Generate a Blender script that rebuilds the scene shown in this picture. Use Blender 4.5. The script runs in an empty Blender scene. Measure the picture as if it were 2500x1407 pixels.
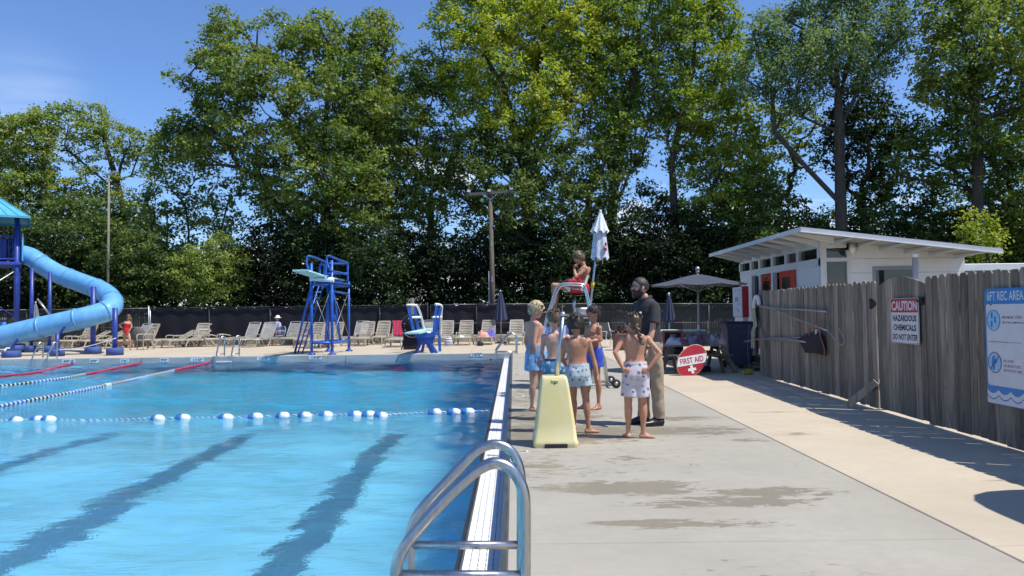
import bpy, math, random
import numpy as np
from mathutils import Vector, Matrix, Euler, noise as mn

random.seed(7)
RNG = np.random.default_rng(7)
scene = bpy.context.scene
COL = scene.collection; import time as _time; _T0 = _time.time()
R = math.radians

# ------------------------------------------------------------------ camera
FPX, CX, CY, EYE = 1805.0, 1250.0, 703.5, 1.45       # focal length and centre in photo pixels, eye height in m
cy = Vector(((1254 - CX) / FPX, -(761 - CY) / FPX, -1)).normalized()
vx = Vector((1, 0.0125, 0)); cx = (vx - cy * vx.dot(cy)).normalized()
cz = cx.cross(cy)
M_wc = Matrix((cx, cy, cz)).transposed()             # world -> camera
M_cw = M_wc.transposed()
cam_d = bpy.data.cameras.new('camera'); cam = bpy.data.objects.new('camera', cam_d); COL.objects.link(cam)
cam.matrix_world = Matrix.Translation((0, 0, EYE)) @ M_cw.to_4x4()
cam_d.sensor_width = 36.0; cam_d.lens = 36.0 * FPX / 2500.0
cam_d.clip_start = 0.05; cam_d.clip_end = 3000
scene.camera = cam

def ray(px, py):
    return M_cw @ Vector(((px - CX) / FPX, -(py - CY) / FPX, -1))
def at(px, py, z=0.0):
    d = ray(px, py); t = (z - EYE) / d.z
    return Vector((d.x * t, d.y * t, z))
def atY(px, py, Y):
    d = ray(px, py); t = Y / d.y
    return Vector((d.x * t, Y, EYE + d.z * t))
def atX(px, py, X):
    d = ray(px, py); t = X / d.x
    return Vector((X, d.y * t, EYE + d.z * t))

# ------------------------------------------------------------------ sky and sun
SUN_EL = R(60.5)
SUN_DIR = Vector((0.934, -0.357, 0)).normalized() * math.cos(SUN_EL) + Vector((0, 0, math.sin(SUN_EL)))
world = bpy.data.worlds.new('World'); scene.world = world; world.use_nodes = True
wt = world.node_tree; wn = wt.nodes; wl = wt.links; wn.clear()
wo = wn.new('ShaderNodeOutputWorld'); bg = wn.new('ShaderNodeBackground')
sky = wn.new('ShaderNodeTexSky'); sky.sky_type = 'NISHITA'; sky.sun_disc = False
sky.sun_elevation = SUN_EL; sky.sun_rotation = math.atan2(SUN_DIR.x, SUN_DIR.y)
sky.ozone_density = 3.2; sky.air_density = 1.0; sky.dust_density = 0.35; sky.altitude = 200
bg.inputs['Strength'].default_value = 0.115
# thin summer clouds low over the horizon, a few wisps higher up
tc = wn.new('ShaderNodeTexCoord'); sep = wn.new('ShaderNodeSeparateXYZ'); wl.new(tc.outputs['Generated'], sep.inputs[0])
mp = wn.new('ShaderNodeMapping'); wl.new(tc.outputs['Generated'], mp.inputs[0]); mp.inputs['Scale'].default_value = (3.2, 3.2, 9.5)
mp.inputs['Location'].default_value = (0.35, 1.2, 0.15)
nz = wn.new('ShaderNodeTexNoise'); nz.inputs['Scale'].default_value = 1.5; nz.inputs['Detail'].default_value = 8; nz.inputs['Roughness'].default_value = 0.6
nz.inputs['Distortion'].default_value = 0.5
wl.new(mp.outputs[0], nz.inputs['Vector'])
cov = wn.new('ShaderNodeMapRange'); cov.inputs['From Min'].default_value = 0.05; cov.inputs['From Max'].default_value = 0.42
cov.inputs['To Min'].default_value = 0.43; cov.inputs['To Max'].default_value = 0.86; wl.new(sep.outputs['Z'], cov.inputs['Value'])
sb = wn.new('ShaderNodeMath'); sb.operation = 'SUBTRACT'; wl.new(nz.outputs['Fac'], sb.inputs[0]); wl.new(cov.outputs[0], sb.inputs[1])
ml = wn.new('ShaderNodeMath'); ml.operation = 'MULTIPLY'; ml.use_clamp = True; wl.new(sb.outputs[0], ml.inputs[0]); ml.inputs[1].default_value = 7.0
# one streak of cirrus near the upper left
hs = wn.new('ShaderNodeVectorMath'); hs.operation = 'DISTANCE'
_c = ray(60, 262).normalized(); hs.inputs[1].default_value = (_c.x, _c.y, _c.z)
wl.new(tc.outputs['Generated'], hs.inputs[0])
hm = wn.new('ShaderNodeMapRange'); hm.inputs['From Min'].default_value = 0.0; hm.inputs['From Max'].default_value = 0.10; hm.interpolation_type = 'SMOOTHERSTEP'
hm.inputs['To Min'].default_value = 1.0; hm.inputs['To Max'].default_value = 0.0; wl.new(hs.outputs['Value'], hm.inputs['Value'])
mp2 = wn.new('ShaderNodeMapping'); wl.new(tc.outputs['Generated'], mp2.inputs[0]); mp2.inputs['Scale'].default_value = (5, 5, 26)
nz2 = wn.new('ShaderNodeTexNoise'); nz2.inputs['Scale'].default_value = 1.3; nz2.inputs['Detail'].default_value = 7; nz2.inputs['Distortion'].default_value = 0.9
wl.new(mp2.outputs[0], nz2.inputs['Vector'])
m3 = wn.new('ShaderNodeMath'); m3.operation = 'MULTIPLY'; wl.new(hm.outputs[0], m3.inputs[0]); wl.new(nz2.outputs['Fac'], m3.inputs[1])
m4 = wn.new('ShaderNodeMath'); m4.operation = 'MULTIPLY'; m4.use_clamp = True; wl.new(m3.outputs[0], m4.inputs[0]); m4.inputs[1].default_value = 0.75; n5 = wn.new('ShaderNodeMath'); n5.operation = 'POWER'; wl.new(nz2.outputs['Fac'], n5.inputs[0]); n5.inputs[1].default_value = 2.2; wl.new(n5.outputs[0], m3.inputs[1])
m5 = wn.new('ShaderNodeMath'); m5.operation = 'MAXIMUM'; wl.new(ml.outputs[0], m5.inputs[0]); wl.new(m4.outputs[0], m5.inputs[1])
mixc = wn.new('ShaderNodeMix'); mixc.data_type = 'RGBA'
wl.new(m5.outputs[0], mixc.inputs[0]); mixc.inputs[7].default_value = (7.6, 8.1, 8.8, 1)
tint = wn.new('ShaderNodeMix'); tint.data_type = 'RGBA'; tint.blend_type = 'MULTIPLY'; tint.inputs[0].default_value = 1.0
tint.inputs[7].default_value = (0.82, 0.99, 1.27, 1)
wl.new(sky.outputs[0], tint.inputs[6]); wl.new(tint.outputs[2], mixc.inputs[6])
wl.new(mixc.outputs[2], bg.inputs[0]); wl.new(bg.outputs[0], wo.inputs[0])

sl = bpy.data.lights.new('sun', 'SUN'); sl.energy = 4.6; sl.angle = R(0.5); sl.color = (1.0, 0.955, 0.88)
sun = bpy.data.objects.new('sun', sl); COL.objects.link(sun)
sun.rotation_euler = (-SUN_DIR).to_track_quat('-Z', 'Y').to_euler(); sun.location = (20, -8, 40)

vs = scene.view_settings
vs.view_transform = 'Standard'; vs.look = 'None'; vs.exposure = 0.3; vs.gamma = 1.0; vs.use_curve_mapping = False
scene.render.engine = 'CYCLES'
scene.cycles.max_bounces = 10; scene.cycles.diffuse_bounces = 3; scene.cycles.glossy_bounces = 4
scene.cycles.transmission_bounces = 8; scene.cycles.transparent_max_bounces = 12
scene.cycles.caustics_reflective = False; scene.cycles.caustics_refractive = True
scene.cycles.sample_clamp_indirect = 0.0

# a scratch scene so that evaluating one helper object never re-evaluates the whole place
def evaluated(ob):
    sc = bpy.data.scenes.get('scratch') or bpy.data.scenes.new('scratch')
    sc.collection.objects.link(ob)
    with bpy.context.temp_override(scene=sc, view_layer=sc.view_layers[0]):
        dg = bpy.context.evaluated_depsgraph_get(); me = bpy.data.meshes.new_from_object(ob.evaluated_get(dg))
    bpy.data.objects.remove(ob); return me
# ------------------------------------------------------------------ tagging
def tag(o, label=None, cat=None, group=None, kind=None):
    if label: o['label'] = label
    if cat: o['category'] = cat
    if group: o['group'] = group
    if kind: o['kind'] = kind
    return o
def thing(name, label, cat, loc=(0, 0, 0), rz=0.0, group=None):
    o = bpy.data.objects.new(name, None); COL.objects.link(o)
    o.location = loc; o.rotation_euler = (0, 0, rz); o.empty_display_size = 0.1
    return tag(o, label, cat, group)
KIDS = {}
def link(o, parent=None):
    COL.objects.link(o)
    if parent is not None:
        o.parent = parent; KIDS.setdefault(parent.name, []).append(o)
    return o
def copy_tree(o, parent=None):
    c = o.copy(); COL.objects.link(c)
    if parent is not None:
        c.parent = parent; KIDS.setdefault(parent.name, []).append(c)
    for ch in list(KIDS.get(o.name, [])):
        copy_tree(ch, c)
    return c

# ------------------------------------------------------------------ mesh collector
def frame(d):
    d = d.normalized()
    a = Vector((0, 0, 1)) if abs(d.z) < 0.9 else Vector((1, 0, 0))
    u = d.cross(a).normalized(); return u, d.cross(u).normalized()
class MB:
    def __init__(s): s.v = []; s.f = []; s.sm = []
    def add(s, vs, fs, smooth=False):
        b = len(s.v); s.v += [tuple(v) for v in vs]; s.f += [tuple(i + b for i in f) for f in fs]; s.sm += [smooth] * len(fs); return s
    def box(s, c, size, rz=0.0, rot=None, bev=0.0):
        m = rot if rot is not None else Matrix.Rotation(rz, 3, 'Z')
        c = Vector(c); h = Vector(size) * 0.5
        if bev > 0:
            b = min(bev, h.x * .9, h.y * .9, h.z * .9); vs = []
            for z in (-1, 1):
                for lvl in ((0, 1) if z < 0 else (1, 0)):
                    ins = b if lvl == 0 else 0.0
                    zz = z * h.z if lvl == 0 else z * (h.z - b)
                    x, y = h.x - ins, h.y - ins; k = b if lvl else b * .5
                    for (sx, sy, fx) in ((1, -1, 0), (1, 1, 1), (-1, 1, 0), (-1, -1, 1)):
                        p = (Vector((sx * x, sy * (y - k), zz)), Vector((sx * (x - k), sy * y, zz)))
                        q = (p[0], p[1]) if fx else (p[1], p[0])
                        vs += [q[0], q[1]]
            vs = [c + m @ v for v in vs]; fs = [tuple(range(7, -1, -1)), tuple(range(24, 32))]
            for l in range(3):
                for i in range(8):
                    j = (i + 1) % 8; fs.append((l * 8 + i, l * 8 + j, l * 8 + 8 + j, l * 8 + 8 + i))
            return s.add(vs, fs)
        vs = [c + m @ Vector((x * h.x, y * h.y, z * h.z)) for z in (-1, 1) for y in (-1, 1) for x in (-1, 1)]
        return s.add(vs, [(0, 2, 3, 1), (4, 5, 7, 6), (0, 1, 5, 4), (2, 6, 7, 3), (0, 4, 6, 2), (1, 3, 7, 5)])
    def bar(s, a, b, w, h=None, up=(0, 0, 1)):
        """rectangular bar from a to b, w across, h along up"""
        a, b = Vector(a), Vector(b); d = (b - a).normalized(); h = h or w
        u = d.cross(Vector(up)); u = u.normalized() if u.length > 1e-4 else Vector((1, 0, 0)); n = u.cross(d).normalized()
        vs = [p + u * (w / 2 * i) + n * (h / 2 * j) for p in (a, b) for (i, j) in ((-1, -1), (1, -1), (1, 1), (-1, 1))]
        return s.add(vs, [(0, 1, 2, 3), (7, 6, 5, 4), (0, 4, 5, 1), (1, 5, 6, 2), (2, 6, 7, 3), (3, 7, 4, 0)])
    def tube(s, pts, r, n=10, cap=True, closed=False, flat=None):
        pts = [Vector(p) for p in pts]; k = len(pts)
        rs = r if isinstance(r, (list, tuple)) else [r] * k
        vs = []; u = None
        for i, p in enumerate(pts):
            if closed: d = pts[(i + 1) % k] - pts[i - 1]
            else: d = (pts[min(i + 1, k - 1)] - pts[max(i - 1, 0)])
            d = d.normalized() if d.length > 1e-9 else Vector((0, 0, 1))
            if u is None: u, w = frame(d)
            u = (u - d * u.dot(d)); u = u.normalized() if u.length > 1e-6 else frame(d)[0]; w = d.cross(u)
            for j in range(n):
                a = 2 * math.pi * j / n; f = flat if flat else 1.0
                vs.append(p + u * (math.cos(a) * rs[i]) + w * (math.sin(a) * rs[i] * f))
        fs = []
        for i in range(k if closed else k - 1):
            i2 = (i + 1) % k
            for j in range(n):
                j2 = (j + 1) % n; fs.append((i * n + j, i * n + j2, i2 * n + j2, i2 * n + j))
        s.add(vs, fs, True)
        if cap and not closed:
            b = len(s.v) - len(vs)
            s.f.append(tuple(b + j for j in range(n - 1, -1, -1))); s.f.append(tuple(b + (k - 1) * n + j for j in range(n))); s.sm += [False, False]
        return s
    def cyl(s, a, b, r, n=16): return s.tube([a, b], r, n)
    def lathe(s, prof, c=(0, 0, 0), n=20, rot=None, smooth=True):
        c = Vector(c); vs = []; m = rot or Matrix.Identity(3)
        for (r, z) in prof:
            for j in range(n):
                a = 2 * math.pi * j / n; vs.append(c + m @ Vector((math.cos(a) * r, math.sin(a) * r, z)))
        fs = []
        for i in range(len(prof) - 1):
            for j in range(n):
                j2 = (j + 1) % n; fs.append((i * n + j, i * n + j2, (i + 1) * n + j2, (i + 1) * n + j))
        if prof[0][0] > 1e-5: fs.append(tuple(range(n - 1, -1, -1)))
        if prof[-1][0] > 1e-5: fs.append(tuple((len(prof) - 1) * n + j for j in range(n)))
        return s.add(vs, fs, smooth)
    def prism(s, outline, o, ux, uy, depth):
        """outline in the plane (o, ux, uy), extruded by the vector depth"""
        o, ux, uy, dp = Vector(o), Vector(ux), Vector(uy), Vector(depth); n = len(outline)
        A = [o + ux * x + uy * y for x, y in outline]; B = [p + dp for p in A]
        fs = [tuple(range(n)), tuple(range(2 * n - 1, n - 1, -1))] + [(i, i + n, (i + 1) % n + n, (i + 1) % n) for i in range(n)]
        return s.add(A + B, fs)
    def sheet(s, grid, smooth=True):
        h = len(grid); w = len(grid[0]); vs = [p for row in grid for p in row]
        return s.add(vs, [(i * w + j, i * w + j + 1, (i + 1) * w + j + 1, (i + 1) * w + j) for i in range(h - 1) for j in range(w - 1)], smooth)
    def ball(s, c, r, n=12, m=8, rot=None):
        r = Vector(r) if not isinstance(r, (int, float)) else Vector((r, r, r)); c = Vector(c); q = rot or Matrix.Identity(3)
        vs = [c + q @ Vector((0, 0, -r.z))]
        for i in range(1, m):
            t = math.pi * i / m
            for j in range(n):
                a = 2 * math.pi * j / n
                vs.append(c + q @ Vector((math.sin(t) * math.cos(a) * r.x, math.sin(t) * math.sin(a) * r.y, -math.cos(t) * r.z)))
        vs.append(c + q @ Vector((0, 0, r.z))); fs = []
        for j in range(n):
            j2 = (j + 1) % n; fs.append((0, 1 + j2, 1 + j)); e = 1 + (m - 2) * n; fs.append((e + j, e + j2, len(vs) - 1))
            for i in range(m - 2): fs.append((1 + i * n + j, 1 + i * n + j2, 1 + (i + 1) * n + j2, 1 + (i + 1) * n + j))
        return s.add(vs, fs, True)
    def mesh(s, name):
        me = bpy.data.meshes.new(name); me.from_pydata(s.v, [], s.f); me.polygons.foreach_set('use_smooth', s.sm); me.update(); return me
    def build(s, name, mat, parent=None, loc=None, rz=None):
        me = s.mesh(name)
        for m in (mat if isinstance(mat, (list, tuple)) else [mat]): me.materials.append(m)
        o = bpy.data.objects.new(name, me); link(o, parent)
        if loc is not None: o.location = loc
        if rz is not None: o.rotation_euler = (0, 0, rz)
        return o
def inst(o, parent, loc=(0, 0, 0), rot=(0, 0, 0), scale=None, name=None):
    c = bpy.data.objects.new(name or o.name.split('.')[0], o.data if hasattr(o, 'data') else o)
    link(c, parent); c.location = loc; c.rotation_euler = rot
    if scale: c.scale = scale
    return c
def smooth_path(pts, k=6, closed=False):
    """Catmull-Rom through pts"""
    P = [Vector(p) for p in pts]; n = len(P); out = []
    rng = range(n) if closed else range(n - 1)
    for i in rng:
        p1, p2 = P[i], P[(i + 1) % n]
        p0 = P[i - 1] if (i > 0 or closed) else p1 * 2 - p2
        p3 = P[(i + 2) % n] if (closed or i + 2 < n) else p2 * 2 - p1
        for j in range(k):
            t = j / k
            out.append(0.5 * ((2 * p1) + (p2 - p0) * t + (2 * p0 - 5 * p1 + 4 * p2 - p3) * t * t + (3 * p1 - p0 - 3 * p2 + p3) * t ** 3))
    if not closed: out.append(P[-1])
    return out

# ------------------------------------------------------------------ materials
def new_mat(name):
    m = bpy.data.materials.new(name); m.use_nodes = True; return m, m.node_tree, m.node_tree.nodes['Principled BSDF']
def col4(c): return (c[0], c[1], c[2], 1.0)
def mat(name, c, rough=0.6, metal=0.0, var=0.0, scale=6.0, bump=0.0, bscale=None, c2=None, spec=0.5, stretch=None, detail=5, trans=None, sheen=0.0, objrand=0.0, coat=0.0):
    m, nt, p = new_mat(name); N = nt.nodes; L = nt.links
    p.inputs['Base Color'].default_value = col4(c); p.inputs['Roughness'].default_value = rough; p.inputs['Metallic'].default_value = metal
    p.inputs['Specular IOR Level'].default_value = spec
    if coat: p.inputs['Coat Weight'].default_value = coat
    if sheen: p.inputs['Sheen Weight'].default_value = sheen
    g = N.new('ShaderNodeTexCoord'); mpn = N.new('ShaderNodeMapping'); L.new(g.outputs['Object'], mpn.inputs[0])
    if stretch: mpn.inputs['Scale'].default_value = stretch
    out = None
    if var or c2:
        n1 = N.new('ShaderNodeTexNoise'); n1.inputs['Scale'].default_value = scale; n1.inputs['Detail'].default_value = detail; n1.inputs['Roughness'].default_value = 0.6
        L.new(mpn.outputs[0], n1.inputs['Vector'])
        mr = N.new('ShaderNodeMapRange'); mr.inputs['From Min'].default_value = 0.33; mr.inputs['From Max'].default_value = 0.67; L.new(n1.outputs['Fac'], mr.inputs['Value'])
        mx = N.new('ShaderNodeMix'); mx.data_type = 'RGBA'; L.new(mr.outputs[0], mx.inputs[0])
        a = tuple(x * (1 - var) for x in c); b = c2 if c2 else tuple(min(1, x * (1 + var)) for x in c)
        mx.inputs[6].default_value = col4(a if not c2 else c); mx.inputs[7].default_value = col4(b); out = mx.outputs[2]
        rr = N.new('ShaderNodeMapRange'); rr.inputs['To Min'].default_value = max(0.02, rough * 0.82); rr.inputs['To Max'].default_value = min(1, rough * 1.15)
        L.new(n1.outputs['Fac'], rr.inputs['Value']); L.new(rr.outputs[0], p.inputs['Roughness'])
    if objrand:
        oi = N.new('ShaderNodeObjectInfo'); hv = N.new('ShaderNodeHueSaturation')
        mr2 = N.new('ShaderNodeMapRange'); mr2.inputs['To Min'].default_value = 1 - objrand; mr2.inputs['To Max'].default_value = 1 + objrand
        L.new(oi.outputs['Random'], mr2.inputs['Value']); L.new(mr2.outputs[0], hv.inputs['Value'])
        if out: L.new(out, hv.inputs['Color'])
        else: hv.inputs['Color'].default_value = col4(c)
        out = hv.outputs[0]
    if out: L.new(out, p.inputs['Base Color'])
    if bump:
        n2 = N.new('ShaderNodeTexNoise'); n2.inputs['Scale'].default_value = bscale or scale * 4; n2.inputs['Detail'].default_value = 4
        L.new(mpn.outputs[0], n2.inputs['Vector']); b = N.new('ShaderNodeBump'); b.inputs['Strength'].default_value = min(1.0, bump * 10); b.inputs['Distance'].default_value = 0.01 if bump < .1 else 0.03
        L.new(n2.outputs['Fac'], b.inputs['Height']); L.new(b.outputs[0], p.inputs['Normal'])
    return m
# ================================================================== POOL, DECK, GROUND
WZ = -0.22          # water level
FARY = 26.0         # far wall of the pool
RIM = -0.055        # deck edge on the right side
SHAL = 1.25         # depth at the near end
def node_math(N, L, op, a, b=None, clamp=False):
    n = N.new('ShaderNodeMath'); n.operation = op; n.use_clamp = clamp
    for i, v in enumerate((a, b)):
        if v is None: continue
        if isinstance(v, (int, float)): n.inputs[i].default_value = v
        else: L.new(v, n.inputs[i])
    return n.outputs[0]
def mixcol(N, L, f, a, b, mode='MIX'):
    n = N.new('ShaderNodeMix'); n.data_type = 'RGBA'; n.blend_type = mode
    for i, v in ((0, f), (6, a), (7, b)):
        if isinstance(v, (int, float)): n.inputs[i].default_value = v
        elif isinstance(v, tuple): n.inputs[i].default_value = col4(v)
        else: L.new(v, n.inputs[i])
    return n.outputs[2]
def noise_tex(N, L, vec, scale, detail=5, rough=0.55, dist=0.0, st=None):
    if st:
        mpn = N.new('ShaderNodeMapping'); mpn.inputs['Scale'].default_value = st; L.new(vec, mpn.inputs[0]); vec = mpn.outputs[0]
    n = N.new('ShaderNodeTexNoise'); n.inputs['Scale'].default_value = scale; n.inputs['Detail'].default_value = detail
    n.inputs['Roughness'].default_value = rough; n.inputs['Distortion'].default_value = dist
    L.new(vec, n.inputs['Vector']); return n.outputs['Fac']
def maprange(N, L, v, a, b, c=0.0, d=1.0):
    n = N.new('ShaderNodeMapRange'); n.inputs['From Min'].default_value = a; n.inputs['From Max'].default_value = b
    n.inputs['To Min'].default_value = c; n.inputs['To Max'].default_value = d; L.new(v, n.inputs['Value']); return n.outputs[0]

def concrete(name, base, wet=None, joints=(), grain=0.12, stain=(0.5, 0.62), wetrows=()):
    m, nt, p = new_mat(name); N = nt.nodes; L = nt.links
    g = N.new('ShaderNodeNewGeometry'); pos = g.outputs['Position']
    big = noise_tex(N, L, pos, 0.7, 6, 0.6, 0.3)
    broom = noise_tex(N, L, pos, 3.0, 4, 0.6, 0.0, (1.0, 16.0, 1.0))     # broom marks run across the deck
    fine = noise_tex(N, L, pos, 160.0, 3, 0.7)
    mott = noise_tex(N, L, pos, 9.0, 5, 0.65)
    a = tuple(x * 0.86 for x in base); b = tuple(min(1, x * 1.12) for x in base)
    c = mixcol(N, L, maprange(N, L, big, 0.3, 0.7), a, b)
    c = mixcol(N, L, maprange(N, L, broom, 0.3, 0.7, 0.0, 0.26), c, tuple(x * 0.72 for x in base))
    c = mixcol(N, L, maprange(N, L, mott, 0.40, 0.72, 0.0, 0.45), c, tuple(x * 0.8 for x in base))
    c = mixcol(N, L, maprange(N, L, fine, 0.35, 0.75, 0.0, 0.62 * grain / 0.12), c, tuple(x * 0.6 for x in base))
    # small dark specks and old gum
    v = N.new('ShaderNodeTexVoronoi'); v.inputs['Scale'].default_value = 3.1; v.inputs['Randomness'].default_value = 1.0; L.new(pos, v.inputs['Vector'])
    sp = maprange(N, L, v.outputs['Distance'], 0.028, 0.04, 0.5, 0.0); c = mixcol(N, L, sp, c, tuple(x * 0.4 for x in base))
    rough = 0.85
    if wet:
        sx = N.new('ShaderNodeSeparateXYZ'); L.new(pos, sx.inputs[0]); X, Y = sx.outputs[0], sx.outputs[1]
        w1 = noise_tex(N, L, pos, 1.0, 12, 0.70, 1.6, (1.5, 4.6, 1.0))
        w2 = noise_tex(N, L, pos, 7.0, 8, 0.7, 0.8, (1.0, 3.0, 1.0))
        wetm = None
        for (x0, y0, sxr, syr, amt) in wet:
            dx = node_math(N, L, 'DIVIDE', node_math(N, L, 'SUBTRACT', X, x0), sxr)
            dy = node_math(N, L, 'DIVIDE', node_math(N, L, 'SUBTRACT', Y, y0), syr)
            d = node_math(N, L, 'ADD', node_math(N, L, 'MULTIPLY', dx, dx), node_math(N, L, 'MULTIPLY', dy, dy))
            e = maprange(N, L, d, 0.0, 1.0, amt, 0.0)
            wetm = e if wetm is None else node_math(N, L, 'MAXIMUM', wetm, e)
        s = node_math(N, L, 'ADD', node_math(N, L, 'ADD', node_math(N, L, 'MULTIPLY', w1, 1.0), node_math(N, L, 'MULTIPLY', w2, 0.42)), wetm)
        drops = noise_tex(N, L, pos, 9.0, 5, .6, .3, (0.8, 2.2, 1.0)); dm = maprange(N, L, node_math(N, L, 'ADD', drops, node_math(N, L, 'MULTIPLY', wetm, .46)), .735, .75)
        wf = node_math(N, L, 'MAXIMUM', maprange(N, L, s, 1.035, 1.05), dm)
        halo = maprange(N, L, s, 0.93, 1.05, 0.0, 0.22)
        c = mixcol(N, L, halo, c, tuple(x * 0.66 for x in base))
        c = mixcol(N, L, node_math(N, L, 'MULTIPLY', wf, 0.72), c, (base[0] * 0.52, base[1] * 0.48, base[2] * 0.40))
        rr = maprange(N, L, wf, 0, 1, 0.85, 0.42); L.new(rr, p.inputs['Roughness'])
    else: p.inputs['Roughness'].default_value = rough
    p.inputs['Specular IOR Level'].default_value = 0.35
    L.new(c, p.inputs['Base Color'])
    b = N.new('ShaderNodeBump'); b.inputs['Strength'].default_value = 0.25; b.inputs['Distance'].default_value = 0.004
    L.new(node_math(N, L, 'ADD', fine, node_math(N, L, 'MULTIPLY', broom, 0.8)), b.inputs['Height']); L.new(b.outputs[0], p.inputs['Normal'])
    return m
GREY = (0.408, 0.378, 0.314); TAN = (0.55, 0.47, 0.355)
WET = [(0.9, 6.1, 1.2, .42, .46), (1.6, 5.6, 1.3, .28, .42), (1.1, 5.05, 1.2, .20, .42), (2.0, 5.9, .9, .3, .40), (0.35, 6.8, 1.1, .6, .34), (0.6, 8.9, 1.7, 1.3, .50), (0.4, 10.2, 1.6, 1.4, .42),
       (2.0, 8.9, 1.3, .7, .42), (2.2, 9.9, 1.0, .35, .42), (0.1, 12.5, 1.0, 3.5, .34), (2.6, 8.2, .5, .2, .38), (2.2, 3.4, .4, .15, .3), (0.25, 6.9, .5, .9, .37), (1.6, 4.1, 1.6, .6, .22), (0.8, 7.4, 2.2, 1.6, .27)]
M_grey = concrete('grey_concrete', GREY, wet=WET)
M_tan = concrete('tan_concrete', TAN, grain=0.10, wet=[(3.2, 8.6, .5, .3, .35), (3.6, 10.4, 1.0, .12, .37), (3.0, 3.2, .4, .5, .42), (4.0, 6.2, .5, .1, .36)])
M_coping = mat('stainless_coping', (0.36, 0.37, 0.38), 0.34, 0.9, var=0.22, scale=14, bump=0.02, stretch=(1, .15, 1))
M_joint = mat('joint_sealant', (0.035, 0.032, 0.028), 0.9)
M_curb = mat('pool_wall_concrete', (0.42, 0.42, 0.405), 0.75, var=0.12, scale=3.0, bump=0.03, stretch=(.4, 1, 2.2))
M_whiteplastic = mat('white_plastic', (0.78, 0.79, 0.80), 0.45, var=0.05, scale=20)
M_steel = mat('stainless_steel', (0.50, 0.50, 0.50), 0.26, 1.0, var=0.1, scale=30, bump=0.0)
M_black = mat('black_rubber', (0.02, 0.02, 0.022), 0.6)

def slab(name, x0, x1, y0, y1, m, z=0.0, t=0.14, parent=None):
    b = MB().box(((x0 + x1) / 2, (y0 + y1) / 2, z - t / 2), (x1 - x0, y1 - y0, t), bev=0.006); return b.build(name, m, parent)

# ground sheet, reaching the horizon (under the deck)
gm = mat('grass_ground', (0.045, 0.060, 0.022), 0.95, var=0.45, scale=1.6, bump=0.2, bscale=30, c2=(0.085, 0.075, 0.04))
g = MB()
for (x0, x1, y0, y1) in ((-400, 400, 37.6, 700), (-400, -31, -200, 37.6), (9.85, 400, -200, 37.6), (-31, 9.85, -200, -6.0)):
    g.add([(x0, y0, -0.05), (x1, y0, -0.05), (x1, y1, -0.05), (x0, y1, -0.05)], [(0, 1, 2, 3)])
tag(g.build('ground', gm), kind='structure')

deck = bpy.data.objects.new('pool_deck', None); COL.objects.link(deck); tag(deck, kind='structure')
ys = [-6.0, 1.55, 4.66, 7.9, 10.85, 13.9, 17.0, 20.1, 23.2, FARY]
J = 0.014
XL = 2.86
for i in range(len(ys) - 1):
    slab('grey_slab', RIM - 0.0, XL - J / 2, ys[i] + J / 2, ys[i + 1] - J / 2, M_grey, parent=deck)
yt = [-6.0, 0.6, 4.52, 9.05, 13.1, 17.4, 21.6, FARY + 0.0]
for i in range(len(yt) - 1):
    slab('tan_slab', XL + J / 2, 9.85, yt[i] + J / 2, yt[i + 1] - J / 2, M_tan, parent=deck)
xe = [-31, -26, -22, -18, -14.5, -11.2, -8, -4.8, -1.6, 1.2, 2.86, 6.0, 9.85]
for i in range(len(xe) - 1):
    for (a, b) in ((FARY, 29.2), (29.2, 33.0), (33.0, 37.6)):
        slab('tan_slab', xe[i] + J / 2, xe[i + 1] - J / 2, a + J / 2 + 0.0, b - J / 2, M_tan, parent=deck)
# sealant at the bottom of the joints
sj = MB().box((4.9, 10, -0.11), (9.9, 32, 0.04)); sj.box((-10.6, 31.8, -0.11), (40.9, 11.6, 0.04)); sj.build('joint_filler', M_joint, deck)
# far coping: pool wall in long panels
wallp = [-31, -26.2, -21.5, -16.8, -13.05, -9.9, -6.55, -5.9, -1.4, RIM + 0.06]
for i in range(len(wallp) - 1):
    MB().box(((wallp[i] + wallp[i + 1]) / 2, FARY - 0.045, -0.155), (wallp[i + 1] - wallp[i] - 0.012, 0.13, 0.33), bev=0.012).build('wall_panel', M_curb, deck)

# ---- basin
def depth_at(y):
    t = min(1, max(0, (y - 11.0) / 9.0)); t = t * t * (3 - 2 * t)
    return SHAL + (3.3 - SHAL) * t + 0.02 * max(0, y)
def basin_mat():
    m, nt, p = new_mat('painted_basin'); N = nt.nodes; L = nt.links
    pos = N.new('ShaderNodeNewGeometry').outputs['Position']
    a = mixcol(N, L, maprange(N, L, noise_tex(N, L, pos, 0.8, 5), 0.3, 0.7), (0.35, 0.75, 0.95), (0.45, 0.83, 0.98))
    a = mixcol(N, L, maprange(N, L, noise_tex(N, L, pos, 5, 5), 0.5, 0.8, 0, 0.3), a, (0.34, 0.58, 0.70))
    L.new(a, p.inputs['Base Color']); p.inputs['Roughness'].default_value = 0.6; return m
M_basin = basin_mat()
M_line = mat('lane_paint', (0.12, 0.26, 0.39), 0.6, var=0.2, scale=8)
BX0, BX1 = -31.0, -0.40
b = MB(); yy = [-6] + list(np.linspace(8, 24, 17)) + [FARY + .02]
b.sheet([[(BX0, y, WZ - depth_at(y)), (BX1, y, WZ - depth_at(y))] for y in yy], True)
b.sheet([[(BX1, y, WZ - depth_at(y)), (BX1, y, -0.19)] for y in yy], False)
b.sheet([[(BX0, y, -0.19), (BX0, y, WZ - depth_at(y))] for y in yy], False)
b.sheet([[(BX0, FARY + .02, WZ - depth_at(FARY)), (BX1, FARY + .02, WZ - depth_at(FARY))], [(BX0, FARY + .02, -0.2), (BX1, FARY + .02, -0.2)]], False)
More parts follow.
